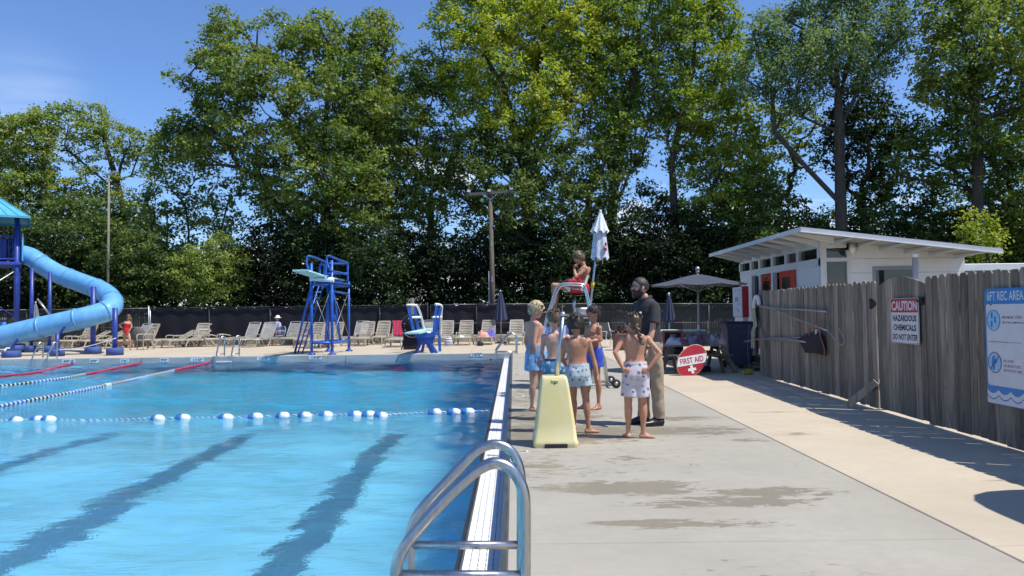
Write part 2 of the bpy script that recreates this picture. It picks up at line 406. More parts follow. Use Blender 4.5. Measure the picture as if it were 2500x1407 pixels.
b.sheet([[(BX0, -6, -0.2), (BX1, -6, -0.2)], [(BX0, -6, WZ - SHAL), (BX1, -6, WZ - SHAL)]], False)
basin = tag(b.build('pool_basin', M_basin), kind='structure')
# lane lines painted on the floor
def lane_line(x, y0, y1, w=0.36):
    b = MB(); n = 26
    rows = [[(x - w / 2, y0 + (y1 - y0) * i / n, WZ - depth_at(y0 + (y1 - y0) * i / n) + 0.004), (x + w / 2, y0 + (y1 - y0) * i / n, WZ - depth_at(y0 + (y1 - y0) * i / n) + 0.004)] for i in range(n + 1)]
    b.sheet(rows, False)
    return b.build('lane_marking', M_line, basin)
for x in (-1.95, -4.3, -6.65, -9.0, -11.35, -13.7, -16.05, -18.4): lane_line(x, -4, 12.2)

# ---- water: a closed body of real water with a rippled top
def wave(X, Y):
    rg = np.random.default_rng(11); H = np.zeros_like(X)
    for k in range(46):
        lam = 0.22 * (1.085 ** k) * (0.9 + 0.2 * rg.random())
        if lam > 3.6: lam = 1.0 + 2.2 * rg.random()
        th = rg.normal(0.35, 0.75) if k % 3 else rg.uniform(0, math.pi)
        kx, ky = math.sin(th) * 2 * math.pi / lam, math.cos(th) * 2 * math.pi / lam
        amp = WAVE * (lam ** 0.80) * (0.5 + rg.random())
        ph = rg.uniform(0, 6.28)
        # warp the phase so the crests wander
        wx = 0.35 * np.sin(0.9 * Y + 0.31 * X + ph) + 0.2 * np.sin(2.1 * X + 1.3 * Y + 2 * ph)
        H += amp * np.sin(kx * X + ky * Y + ph + wx * 2 * math.pi * min(1, .25 / lam + .18))
    return H
WAVE = 0.0021
NX, NY = 410, 620
yv = -5.98 + (FARY - 0.11 + 5.98) * (np.concatenate([np.linspace(0, .26, 40, endpoint=False), np.linspace(.26, 1, NY - 40)]))
tx = np.linspace(0, 1, NX); xv = BX1 + 0.001 - (tx ** 1.35) * (abs(BX0 - BX1) - .02)
XX, YY = np.meshgrid(xv, yv); ZZ = WZ + wave(XX, YY)
def water_mesh():
    n = NX * NY; v = np.stack([XX.ravel(), YY.ravel(), ZZ.ravel()], 1)
    i, j = np.meshgrid(np.arange(NY - 1), np.arange(NX - 1), indexing='ij'); a = (i * NX + j).ravel()
    q = np.stack([a, a + NX, a + NX + 1, a + 1], 1)
    # bottom and skirt close the volume
    base = n; corners = [(BX1 + .001, -5.98), (BX0 + .02, -5.98), (BX0 + .02, FARY - .11), (BX1 + .001, FARY - .11)]
    ring = [k for k in range(NX)] + [r * NX + NX - 1 for r in range(1, NY)] + [(NY - 1) * NX + k for k in range(NX - 2, -1, -1)] + [r * NX for r in range(NY - 2, 0, -1)]
    low = v[ring].copy(); low[:, 2] = -4.75
    vv = np.concatenate([v, low]); m = len(ring)
    sk = np.array([[ring[k], ring[(k + 1) % m], base + (k + 1) % m, base + k] for k in range(m)])
    me = bpy.data.meshes.new('water'); nf = len(q) + m + 1
    me.vertices.add(len(vv)); me.vertices.foreach_set('co', vv.ravel().astype(np.float32))
    loops = np.concatenate([q.ravel(), sk.ravel(), np.arange(base, base + m)]); me.loops.add(len(loops)); me.loops.foreach_set('vertex_index', loops.astype(np.int32))
    st = np.concatenate([np.arange(0, 4 * (len(q) + m), 4), [4 * (len(q) + m)]]); me.polygons.add(nf)
    me.polygons.foreach_set('loop_start', st.astype(np.int32))
    me.polygons.foreach_set('use_smooth', [True] * len(q) + [False] * (m + 1)); me.update(calc_edges=True); me.validate(); return me
def water_mat():
    m = bpy.data.materials.new('pool_water'); m.use_nodes = True; nt = m.node_tree; N = nt.nodes; L = nt.links; N.clear()
    o = N.new('ShaderNodeOutputMaterial'); pos = N.new('ShaderNodeNewGeometry').outputs['Position']
    bp = N.new('ShaderNodeBump'); bp.inputs['Strength'].default_value = 0.5; bp.inputs['Distance'].default_value = 0.03
    L.new(noise_tex(N, L, pos, 4.6, 4, 0.6, 0.5, (0.7, 1.5, 1)), bp.inputs['Height'])
    gl = N.new('ShaderNodeBsdfGlass'); gl.inputs['IOR'].default_value = 1.333; gl.inputs['Roughness'].default_value = 0.0; L.new(bp.outputs[0], gl.inputs['Normal'])
    tr = N.new('ShaderNodeBsdfTransparent'); mx = N.new('ShaderNodeMixShader'); mx.inputs[0].default_value = 0.0
    L.new(gl.outputs[0], mx.inputs[1]); L.new(tr.outputs[0], mx.inputs[2]); L.new(mx.outputs[0], o.inputs['Surface'])
    va = N.new('ShaderNodeVolumeAbsorption'); va.inputs['Color'].default_value = (0.02, 0.80, 0.95, 1); va.inputs['Density'].default_value = 0.15
    L.new(va.outputs[0], o.inputs['Volume']); return m
wme = water_mesh(); wme.materials.append(water_mat())
water = bpy.data.objects.new('water', wme); COL.objects.link(water); tag(water, kind='structure')
# ================================================================== TREES
def leaf_mat(name, a, b, trans=0.35, gloss=0.03):
    m = bpy.data.materials.new(name); m.use_nodes = True; nt = m.node_tree; N = nt.nodes; L = nt.links; N.clear()
    o = N.new('ShaderNodeOutputMaterial'); pos = N.new('ShaderNodeNewGeometry').outputs['Position']
    f1 = maprange(N, L, noise_tex(N, L, pos, 0.42, 3, 0.5), 0.38, 0.62)
    f2 = maprange(N, L, noise_tex(N, L, pos, 3.5, 2, 0.6), 0.3, 0.7)
    f = node_math(N, L, 'ADD', node_math(N, L, 'MULTIPLY', f1, 0.6), node_math(N, L, 'MULTIPLY', f2, 0.4))
    c = mixcol(N, L, f, a, b)
    d = N.new('ShaderNodeBsdfDiffuse'); L.new(c, d.inputs[0])
    t = N.new('ShaderNodeBsdfTranslucent'); L.new(mixcol(N, L, 1.0, c, (1.25, 1.3, 0.55), 'MULTIPLY'), t.inputs[0])
    g = N.new('ShaderNodeBsdfGlossy'); g.inputs['Roughness'].default_value = 0.6; g.inputs[0].default_value = (.7, .8, .6, 1)
    m1 = N.new('ShaderNodeMixShader'); m1.inputs[0].default_value = trans; L.new(d.outputs[0], m1.inputs[1]); L.new(t.outputs[0], m1.inputs[2])
    m2 = N.new('ShaderNodeMixShader'); m2.inputs[0].default_value = gloss; L.new(m1.outputs[0], m2.inputs[1]); L.new(g.outputs[0], m2.inputs[2])
    L.new(m2.outputs[0], o.inputs['Surface']); return m
LM = {
 'yellow': leaf_mat('yellow_green_leaves', (0.24, 0.33, 0.038), (0.50, 0.51, 0.060), 0.44),
 'lime': leaf_mat('light_green_leaves', (0.15, 0.24, 0.036), (0.34, 0.40, 0.062), 0.42),
 'mid': leaf_mat('mid_green_leaves', (0.090, 0.160, 0.034), (0.29, 0.34, 0.070), 0.40),
 'olive': leaf_mat('olive_leaves', (0.16, 0.23, 0.050), (0.33, 0.38, 0.085), 0.38),
 'middark': leaf_mat('shade_painted_green_leaves', (0.045, 0.090, 0.024), (0.145, 0.195, 0.045), 0.34),  # darker copy of the mid green, shade put into the leaf colour
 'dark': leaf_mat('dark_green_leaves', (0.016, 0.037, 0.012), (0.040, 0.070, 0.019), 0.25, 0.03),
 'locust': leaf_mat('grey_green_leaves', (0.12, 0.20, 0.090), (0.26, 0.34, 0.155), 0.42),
 'shade': leaf_mat('shade_painted_dark_leaves', (0.005, 0.011, 0.005), (0.013, 0.022, 0.009), 0.12, 0.02),  # near-black leaf colour carries the under-storey shade
}
M_bark = mat('bark', (0.075, 0.062, 0.048), 0.9, var=0.4, scale=5, bump=0.5, bscale=14, stretch=(3, 3, .6))
M_barkpale = mat('pale_bark', (0.16, 0.145, 0.12), 0.9, var=0.4, scale=5, bump=0.5, bscale=14, stretch=(3, 3, .6))

def leaves_mesh(name, centers, radii, per, size, rng, droop=0.0, sub=0.34, aspect=0.62, squash=0.8):
    """leaf quads gathered in twig tufts through each clump"""
    C = []; 
    for c, r, n in zip(centers, radii, per):
        k = max(3, int(n / 22))
        d = rng.normal(size=(k, 3)); d[:, 2] += .35; d /= np.linalg.norm(d, axis=1)[:, None]
        rad = r * (0.45 + 0.62 * rng.random(k) ** 0.6)[:, None]
        tw = np.array(c) + d * rad * np.array([1, 1, squash])
        cnt = rng.multinomial(n, np.ones(k) / k)
        q = np.repeat(tw, cnt, axis=0); dd = np.repeat(d, cnt, axis=0)
        off = rng.normal(size=q.shape) * sub * np.array([1, 1, .55])
        if droop: off[:, 2] -= np.abs(rng.normal(size=len(q))) * droop
        C.append(np.concatenate([q + off, dd], 1))
    P = np.concatenate(C); n = len(P); pos, out = P[:, :3], P[:, 3:]
    nrm = rng.normal(size=(n, 3)) * 0.75 + out * 0.35 + np.array([0, -0.1, 0.75]); nrm /= np.linalg.norm(nrm, axis=1)[:, None]
    t = rng.normal(size=(n, 3)); t[:, 2] -= droop * 3; t -= nrm * np.sum(t * nrm, 1)[:, None]; t /= np.linalg.norm(t, axis=1)[:, None]
    b = np.cross(nrm, t); s = size * (0.6 + 0.8 * rng.random(n))[:, None]
    v = np.empty((n, 4, 3)); v[:, 0] = pos - t * s * .5; v[:, 1] = pos + b * s * aspect * .5 + nrm * s * .1; v[:, 2] = pos + t * s * .5; v[:, 3] = pos - b * s * aspect * .5 + nrm * s * .1
    me = bpy.data.meshes.new(name); me.vertices.add(n * 4); me.vertices.foreach_set('co', v.ravel().astype(np.float32))
    me.loops.add(n * 4); me.loops.foreach_set('vertex_index', np.arange(n * 4, dtype=np.int32)); me.polygons.add(n)
    me.polygons.foreach_set('loop_start', np.arange(0, n * 4, 4, dtype=np.int32)); me.update(calc_edges=True)
    return me
def inside(poly, x, y):
    c = False; n = len(poly)
    for i in range(n):
        x1, y1 = poly[i]; x2, y2 = poly[(i + 1) % n]
        if (y1 > y) != (y2 > y) and x < (x2 - x1) * (y - y1) / (y2 - y1) + x1: c = not c
    return c
def edge_dist(poly, x, y):
    best = 1e9; n = len(poly)
    for i in range(n):
        x1, y1 = poly[i]; x2, y2 = poly[(i + 1) % n]; dx, dy = x2 - x1, y2 - y1
        t = max(0, min(1, ((x - x1) * dx + (y - y1) * dy) / (dx * dx + dy * dy + 1e-9)))
        best = min(best, math.hypot(x - x1 - t * dx, y - y1 - t * dy))
    return best
LEAVES = [0]
def tree(label, Y, outline, base, mt, r=(30, 52), gaps=(), fork=None, trunk=0.28, leaf=0.20, dens=1.0, layers=2, depth=3.0, group='trees behind the pool fence', name='tree', limbs=(), barkm=None, droop=0.0, squash=0.8, seed=0, space=0.9, gz=0.0, twigs=True):
    rng = np.random.default_rng(100 + seed + int(Y * 10)); rr = random.Random(seed * 7 + 3)
    xs = [p[0] for p in outline]; yy_ = [p[1] for p in outline]; pts = []
    for _ in range(9000):
        x = rr.uniform(min(xs), max(xs)); y = rr.uniform(min(yy_), max(yy_)); rad = rr.uniform(*r)
        if not inside(outline, x, y): continue
        ed = edge_dist(outline, x, y)
        if ed < rad * 0.45: rad = max(r[0] * .5, ed * 1.3)
        if any(math.hypot(x - gx, y - gy) < gr + rad * .75 for gx, gy, gr in gaps): continue
        if any(math.hypot(x - a, y - b) < space * 0.5 * (rad + c) for a, b, c, e in pts): continue
        pts.append((x, y, rad, ed))
    B = at(base[0], base[1], gz) if len(base) == 2 and base[1] > 790 else Vector((atY(base[0], 700, Y).x, Y, gz))
    root = thing(name, label, 'shrub' if name in ('shrub', 'bush') else 'tree', (B.x, B.y, gz), 0, group)
    cen, rad, per = [], [], []; ppm = FPX / Y
    for (x, y, rd, ed) in pts:
        dmax = min(depth, 0.4 + ed / ppm * 0.9)
        for l in range(layers if ed > r[0] * .8 else 1):
            dy = rr.uniform(-dmax, dmax) if layers > 1 else rr.uniform(-.4, .4) * dmax
            p = atY(x + rr.uniform(-6, 6), y + rr.uniform(-6, 6), Y + dy); rm = rd / ppm
            cen.append(p); rad.append(rm); per.append(int(dens * 4.7 * rm * rm / (leaf * leaf * .36)))
    me = leaves_mesh('crown', cen, rad, per, leaf, rng, droop, sub=min(.22, 0.08 + leaf * .65), squash=squash)
    LEAVES[0] += sum(per); me.materials.append(LM[mt]); o = bpy.data.objects.new('crown', me); link(o, root); o.location = -root.location
    # skeleton: trunk, given limbs, then every clump joins the nearest node below it
    F = atY(fork[0], fork[1], Y) if fork else B + Vector((0, 0, max(1.5, (min(p.z for p in cen) - gz) * .9)))
    nodes = [B.copy()]; par = [-1]
    n = 5
    for i in range(1, n + 1):
        q = B.lerp(F, i / n) + Vector((rr.uniform(-.08, .08), rr.uniform(-.1, .1), 0)); nodes.append(q); par.append(len(nodes) - 2)
    for lb in limbs:
        prev = None
        for k, (x, y) in enumerate(lb):
            q = atY(x, y, Y + 0.25 * k * rr.uniform(-1, 1))
            if prev is None: prev = min(range(len(nodes)), key=lambda i: (nodes[i] - q).length)
            nodes.append(q); par.append(prev); prev = len(nodes) - 1
    if twigs:
        plen = [0.0]
        for i in range(1, len(nodes)): plen.append(plen[par[i]] + (nodes[i] - nodes[par[i]]).length)
        order = sorted(range(len(cen)), key=lambda i: (cen[i] - F).length)
        for i in order:
            c = cen[i]; best = min(range(1, len(nodes)), key=lambda k: (nodes[k] - c).length + 0.42 * plen[k] + 1.4 * max(0, nodes[k].z - c.z + .3) + (0.8 if k < 3 else 0))
            a = nodes[best]; mid = a.lerp(c, .5) + Vector((rr.uniform(-.2, .2), rr.uniform(-.2, .2), -0.12 * (c - a).length + .1)) * min(1, (c - a).length)
            nodes.append(mid); par.append(best); plen.append(plen[best] + (mid - a).length); nodes.append(c.copy()); par.append(len(nodes) - 2); plen.append(plen[-1] + (c - mid).length)
    w = [0.0] * len(nodes); haschild = [False] * len(nodes)
    for i in range(len(nodes) - 1, 0, -1):
        if not haschild[i]: w[i] = 1.0
        w[par[i]] += w[i]; haschild[par[i]] = True
    k = trunk / max(1, w[1]) ** .58; tb = MB()
    rd_ = lambda i: max(0.014, k * w[i] ** .58)
    for i in range(1, len(nodes)):
        if rd_(i) < 0.016 and (i % 2) and len(nodes) > 300: continue
        r0 = rd_(par[i]) if par[i] > 0 else rd_(i) * 1.25
        r0 = min(r0, rd_(i) * 1.7)
        tb.tube([nodes[par[i]], nodes[i]], [r0, rd_(i)], 7 if rd_(i) > .08 else (5 if rd_(i) > .03 else 3), cap=False)
    t = tb.build('trunk', barkm or M_bark, root); t.location = -root.location
    return root

G1 = 'tall trees in a row behind the far fence'
tree('broad tall maple with a jagged crown and one bough reaching left into blue sky', 41.0,
     [(412,190),(440,168),(476,205),(470,150),(498,105),(515,40),(548,20),(585,62),(640,50),(668,18),(722,60),(800,18),(832,72),(872,40),(918,18),(962,42),(966,125),(945,205),(962,300),(955,430),(930,560),(860,630),(790,640),(720,600),(655,560),(636,480),(600,410),(560,395),(470,398),(405,365),(395,315),(430,285),(470,300),(480,250),(450,215)],
     (800, 700), 'mid', gaps=[(652,96,13),(704,142,9),(652,262,24),(600,120,8),(770,250,6),(690,210,6),(500,190,6)], fork=(795,480), limbs=[[(760,400),(705,300),(640,190)],[(790,380),(800,230),(810,120)],[(830,350),(890,200),(915,80)],[(700,420),(600,330),(520,300)]], trunk=0.42, seed=1, dens=1.15, group=G1)
tree('mid-green tree between the jagged maple and the light pole', 43.5,
     [(960,180),(985,135),(1040,115),(1088,150),(1100,210),(1125,330),(1115,500),(1060,600),(960,640),(900,600),(870,480),(850,350),(895,240)],
     (1050, 700), 'mid', fork=(1052,480), trunk=0.26, seed=2, barkm=M_barkpale, gaps=[(1085,560,14),(1000,560,8)], group=G1, dens=1.05)
tree('yellow-green tree top rising highest left of the closed white umbrella', 42.0,
     [(1048,62),(1085,5),(1100,-60),(1180,-130),(1300,-160),(1420,-110),(1455,-40),(1470,110),(1450,260),(1400,360),(1300,390),(1200,360),(1130,320),(1105,250),(1062,190),(1085,120)],
     (1290, 700), 'yellow', fork=(1290,430), limbs=[[(1260,330),(1225,200)],[(1300,330),(1310,180),(1330,60)]], trunk=0.36, seed=3, gaps=[(1115,140,10),(1085,105,8)], group=G1, dens=1.2)
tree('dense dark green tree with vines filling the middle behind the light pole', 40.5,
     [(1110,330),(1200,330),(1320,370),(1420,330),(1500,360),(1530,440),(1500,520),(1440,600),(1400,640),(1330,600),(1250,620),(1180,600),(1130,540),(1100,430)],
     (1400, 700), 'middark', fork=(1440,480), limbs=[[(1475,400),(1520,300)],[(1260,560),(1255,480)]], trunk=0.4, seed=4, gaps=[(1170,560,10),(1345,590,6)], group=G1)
tree('tall green tree directly above the closed white umbrella', 42.5,
     [(1430,-60),(1500,-110),(1590,-80),(1592,40),(1606,130),(1612,290),(1575,400),(1540,430),(1480,420),(1440,330),(1440,150)],
     (1475, 700), 'lime', fork=(1500,420), limbs=[[(1525,300),(1550,180),(1560,60)],[(1480,300),(1470,150)]], trunk=0.3, seed=5, group=G1, dens=1.1)
tree('bright yellow-green tree left of the grey-green locust', 41.5,
     [(1600,-40),(1660,-90),(1740,-60),(1800,10),(1828,110),(1815,200),(1848,330),(1900,450),(1860,540),(1770,600),(1700,590),(1655,500),(1640,390),(1605,300),(1595,150)],
     (1650, 700), 'lime', fork=(1640,470), limbs=[[(1640,400),(1660,300),(1690,180),(1700,60)],[(1700,330),(1760,220)],[(1660,480),(1740,420),(1800,400)]], trunk=0.30, seed=6, gaps=[(1620,430,20),(1700,470,8),(1620,360,7)], group=G1, dens=1.05)
tree('wispy grey-green locust with a forked trunk behind the white building', 38.6,
     [(1822,40),(1870,15),(1930,30),(1960,-60),(2080,-110),(2190,-90),(2245,-30),(2240,60),(2205,130),(2170,175),(2095,215),(2050,200),(2000,240),(1960,280),(1900,290),(1860,240),(1800,215),(1808,150),(1845,110)],
     (2055, 700), 'locust', r=(24, 44), fork=(2052,500), limbs=[[(2050,420),(2050,320),(2046,235),(2040,150),(2010,70)],[(2048,240),(2075,150),(2085,60)],[(2052,310),(2120,170),(2170,110)],[(2050,495),(1960,400),(1890,320),(1885,230)],[(2062,480),(2095,400),(2125,310)]],
     trunk=0.30, seed=7, droop=0.25, leaf=0.16, dens=0.85, layers=2, depth=2.2, space=.92, group=G1, barkm=M_bark)
tree('dark maple behind the locust, right of its trunk', 42.0,
     [(2090,200),(2130,195),(2160,225),(2185,265),(2240,290),(2252,335),(2205,370),(2190,420),(2170,500),(2100,520),(2060,450),(2020,360),(2010,290),(2050,240)],
     (2110, 700), 'dark', fork=(2110,480), trunk=0.24, seed=8, layers=2, group=G1, dens=0.85, gaps=[(2030,470,14)])
tree('green tree with sunlit sprays left of the locust trunk', 43.0,
     [(1830,255),(1900,270),(1990,255),(2020,340),(2000,400),(1960,400),(1930,470),(1880,540),(1800,560),(1760,480),(1800,400),(1840,340)],
     (1850, 700), 'lime', fork=(1860,520), trunk=0.2, seed=9, layers=1, dens=0.85, group=G1, gaps=[(1800,390,16),(1980,440,14)])
tree('tall feathery tree at the upper right corner of the view', 36.5,
     [(2225,-40),(2330,-120),(2480,-140),(2620,-120),(2620,260),(2500,255),(2430,210),(2395,245),(2345,275),(2290,250),(2225,240),(2250,180),(2230,120),(2255,60)],
     (2400, 700), 'olive', fork=(2385,300), limbs=[[(2370,200),(2350,80)],[(2420,180),(2440,40)],[(2385,250),(2380,120)]], trunk=0.26, seed=10, droop=0.18, dens=0.95, group=G1)
tree('leafy tree over the low roof at the right edge', 37.5,
     [(2200,350),(2270,300),(2320,250),(2440,240),(2620,230),(2620,600),(2500,640),(2440,560),(2380,470),(2300,450),(2210,440),(2180,400)],
     (2560, 700), 'mid', fork=(2500,480), trunk=0.34, seed=11, group=G1, gaps=[(2290,395,8)], dens=1.0)
tree('small bright yellow-green tree beside the right end of the shed roof', 27.0,
     [(2340,560),(2375,520),(2420,530),(2452,570),(2440,620),(2400,650),(2350,640)],
     (2400, 760), 'yellow', r=(16, 30), fork=(2400,640), trunk=0.08, seed=12, layers=1, depth=1.0, leaf=0.13, group='small trees and shrubs near the fences', dens=0.8)
tree('tree with shade-painted leaves above the open umbrella, left of the shed roof peak', 40.0,
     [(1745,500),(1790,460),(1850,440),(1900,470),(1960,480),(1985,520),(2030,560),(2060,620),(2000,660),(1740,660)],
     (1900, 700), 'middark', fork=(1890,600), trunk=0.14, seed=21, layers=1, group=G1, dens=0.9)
tree('tree with shade-painted leaves right of the locust trunk above the middle of the shed roof', 40.5,
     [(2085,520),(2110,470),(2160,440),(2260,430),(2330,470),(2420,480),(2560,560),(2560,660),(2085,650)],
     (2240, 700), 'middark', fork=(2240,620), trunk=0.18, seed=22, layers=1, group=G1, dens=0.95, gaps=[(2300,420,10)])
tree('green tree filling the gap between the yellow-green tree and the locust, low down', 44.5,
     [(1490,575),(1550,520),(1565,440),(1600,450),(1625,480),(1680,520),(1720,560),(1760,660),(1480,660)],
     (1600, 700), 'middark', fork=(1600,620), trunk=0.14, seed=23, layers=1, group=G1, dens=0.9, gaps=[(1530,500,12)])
G2 = 'far trees on the left behind the slide'
tree('tall pale green tree with open crown behind the left light pole', 52.0,
     [(120,300),(140,262),(200,258),(245,262),(290,300),(335,322),(392,345),(408,400),(380,440),(368,520),(330,560),(240,540),(180,560),(120,540),(95,440),(100,360)],
     (300, 700), 'olive', fork=(300,520), limbs=[[(285,440),(250,330)],[(320,430),(345,360)],[(265,450),(180,380)]], gaps=[(330,448,18),(366,480,16),(250,420,10),(163,410,8),(300,530,10)], trunk=0.3, seed=13, group=G2, dens=0.95, layers=1)
tree('rounded green tree left of the pale open tree at the left edge', 50.0,
     [(-80,300),(0,285),(40,295),(90,262),(130,270),(130,350),(110,460),(120,560),(40,600),(-80,600)],
     (60, 700), 'olive', fork=(60,540), trunk=0.26, seed=14, group=G2, dens=1.1, gaps=[(20,560,6)])
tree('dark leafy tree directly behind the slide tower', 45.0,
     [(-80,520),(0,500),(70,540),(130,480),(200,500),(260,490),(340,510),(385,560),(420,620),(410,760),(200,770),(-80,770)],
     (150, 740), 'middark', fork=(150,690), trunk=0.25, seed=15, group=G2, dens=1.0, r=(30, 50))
tree('thin green tree standing in the sky gap left of the jagged maple', 43.0,
     [(392,335),(430,300),(480,330),(508,392),(480,425),(520,402),(560,440),(620,445),(645,500),(628,560),(640,600),(590,620),(540,600),(500,640),(430,740),(365,700),(352,520),(372,430)],
     (470, 740), 'mid', fork=(470,640), limbs=[[(540,560),(560,480)],[(450,520),(430,400)]], gaps=[(560,420,16),(635,560,14),(585,520,6)], trunk=0.16, seed=16, group=G2, dens=0.75, layers=1)
G3 = 'shrubs under the trees along the far fence'
tree('round sunlit yellow-green shrub left of the high diving tower', 38.6,
     [(408,655),(418,628),(450,622),(462,602),(500,608),(515,582),(548,570),(566,592),(596,606),(602,640),(616,668),(596,690),(604,722),(560,752),(470,750),(430,738),(414,700)],
     (510, 780), 'olive', name='shrub', r=(12, 26), fork=(510,700), trunk=0.08, seed=17, group=G3, leaf=0.13, depth=1.6, dens=0.8)
# dark under-storey: separate overlapping shrubs and young trees, shade put into their leaf colour
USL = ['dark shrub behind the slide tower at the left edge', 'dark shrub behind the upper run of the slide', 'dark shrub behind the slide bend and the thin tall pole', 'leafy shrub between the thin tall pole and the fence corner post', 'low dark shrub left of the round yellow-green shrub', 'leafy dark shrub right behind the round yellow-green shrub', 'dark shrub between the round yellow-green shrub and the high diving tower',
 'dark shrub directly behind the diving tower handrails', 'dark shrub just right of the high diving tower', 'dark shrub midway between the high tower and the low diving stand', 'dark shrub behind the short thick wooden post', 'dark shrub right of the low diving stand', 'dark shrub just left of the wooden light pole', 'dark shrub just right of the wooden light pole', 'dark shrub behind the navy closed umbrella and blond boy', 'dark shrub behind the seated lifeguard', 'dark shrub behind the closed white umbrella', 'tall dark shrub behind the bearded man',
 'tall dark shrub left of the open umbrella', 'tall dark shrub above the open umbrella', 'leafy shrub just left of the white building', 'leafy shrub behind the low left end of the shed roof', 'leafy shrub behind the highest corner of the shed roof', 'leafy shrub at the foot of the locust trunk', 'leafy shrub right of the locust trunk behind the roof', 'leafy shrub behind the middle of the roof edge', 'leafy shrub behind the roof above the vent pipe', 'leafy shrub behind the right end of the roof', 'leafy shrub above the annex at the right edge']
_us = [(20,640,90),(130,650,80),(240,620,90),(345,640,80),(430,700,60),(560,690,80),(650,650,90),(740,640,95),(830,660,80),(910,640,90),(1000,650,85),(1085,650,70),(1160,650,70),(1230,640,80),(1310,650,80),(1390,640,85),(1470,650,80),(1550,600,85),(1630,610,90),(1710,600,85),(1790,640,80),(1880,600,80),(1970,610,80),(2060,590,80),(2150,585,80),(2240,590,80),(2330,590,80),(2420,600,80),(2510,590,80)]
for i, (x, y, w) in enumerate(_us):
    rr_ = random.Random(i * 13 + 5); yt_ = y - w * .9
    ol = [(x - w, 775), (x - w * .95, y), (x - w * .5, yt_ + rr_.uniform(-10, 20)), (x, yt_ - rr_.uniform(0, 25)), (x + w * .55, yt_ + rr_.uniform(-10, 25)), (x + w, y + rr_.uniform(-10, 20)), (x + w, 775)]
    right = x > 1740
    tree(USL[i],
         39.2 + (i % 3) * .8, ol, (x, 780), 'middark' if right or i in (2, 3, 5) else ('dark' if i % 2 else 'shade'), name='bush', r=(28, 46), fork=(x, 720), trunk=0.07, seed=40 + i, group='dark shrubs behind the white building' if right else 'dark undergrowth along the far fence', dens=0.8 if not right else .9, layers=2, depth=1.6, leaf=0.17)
# the wood farther back reads as one mass
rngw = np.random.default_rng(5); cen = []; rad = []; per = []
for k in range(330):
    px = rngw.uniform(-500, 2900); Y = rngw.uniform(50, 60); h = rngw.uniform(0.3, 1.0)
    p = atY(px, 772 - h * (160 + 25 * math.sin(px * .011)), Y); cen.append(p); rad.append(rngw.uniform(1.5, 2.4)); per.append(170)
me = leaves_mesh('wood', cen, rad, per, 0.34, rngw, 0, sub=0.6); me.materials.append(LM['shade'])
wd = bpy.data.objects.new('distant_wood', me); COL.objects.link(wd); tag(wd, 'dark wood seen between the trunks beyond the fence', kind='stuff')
# ================================================================== GUTTER, COPING, MARKS
def text_obj(s, w, h, o, ux, uy, m, parent, name='lettering', off=0.0, depth=0.0015, shear=0.0, fit=True):
    """flat lettering filling w x h in the plane (o, ux, uy); o is the lower left corner"""
    cu = bpy.data.curves.new('t', 'FONT'); cu.body = s; cu.size = 1.0; cu.offset = off; cu.extrude = 0; cu.shear = shear; cu.resolution_u = 3
    me = evaluated(bpy.data.objects.new('t', cu)); bpy.data.curves.remove(cu)
    vs = [v.co.copy() for v in me.vertices]; fs = [tuple(p.vertices) for p in me.polygons]; bpy.data.meshes.remove(me)
    x0, x1 = min(v.x for v in vs), max(v.x for v in vs); y0, y1 = min(v.y for v in vs), max(v.y for v in vs)
    sx, sy = w / (x1 - x0), h / (y1 - y0)
    if not fit: sx = sy = min(sx, sy)
    ux, uy, o = Vector(ux).normalized(), Vector(uy).normalized(), Vector(o); nn = ux.cross(uy)
    V = [o + ux * ((v.x - x0) * sx) + uy * ((v.y - y0) * sy) + nn * depth for v in vs]
    b = MB(); b.add(V, fs); ob = b.build(name, m, parent)
    if parent is not None: ob.matrix_parent_inverse = Matrix.Identity(4)
    return ob
M_ink = mat('black_print', (0.012, 0.012, 0.014), 0.5)
M_whitepaint = mat('white_paint', (0.74, 0.74, 0.72), 0.55, var=0.06, scale=4, bump=0.01)
M_grate = mat('white_grate_plastic', (0.76, 0.77, 0.78), 0.42, var=0.06, scale=6, bump=0.01, objrand=0.06)
gut = thing('pool_gutter', 'white slotted overflow gutter along the right edge of the pool', 'gutter')
MB().box((-0.24, 10, -0.27), (0.30, 32, 0.04)).build('channel', M_black, gut)
MB().box((-0.381, 10, -0.30), (0.036, 31.9, 0.24), bev=.008).build('gutter_lip', mat('dark_lip_finish', (0.03, 0.035, 0.04), 0.3, var=.4, scale=12), gut)  # lip has a near-black mottled finish
MB().box((-0.078, 10, -0.14), (0.044, 31.95, 0.282), bev=.006).build('steel_coping', M_coping, gut)
MB().box((-0.358, 10, -0.175), (0.008, 31.9, 0.03)).build('edge_strip', M_coping, gut)
gb = MB()
for k in range(5):
    x = -0.126 - 0.0505 * k
    gb.box((x, 0.45, -0.182), (0.0445, 0.893, 0.022), bev=.003)
for k in range(4):
    for q in range(9): gb.box((-0.1513 - 0.0505 * k, 0.05 + q * 0.1, -0.180), (0.0061, 0.022, 0.022))
gp = gb.build('grate_panel', M_grate, gut); gp.location = (0, -5.9, 0)
y = -5.0
while y < FARY - .3:
    c = inst(gp, gut, (0, y, random.uniform(-.001, .001))); y += 0.9
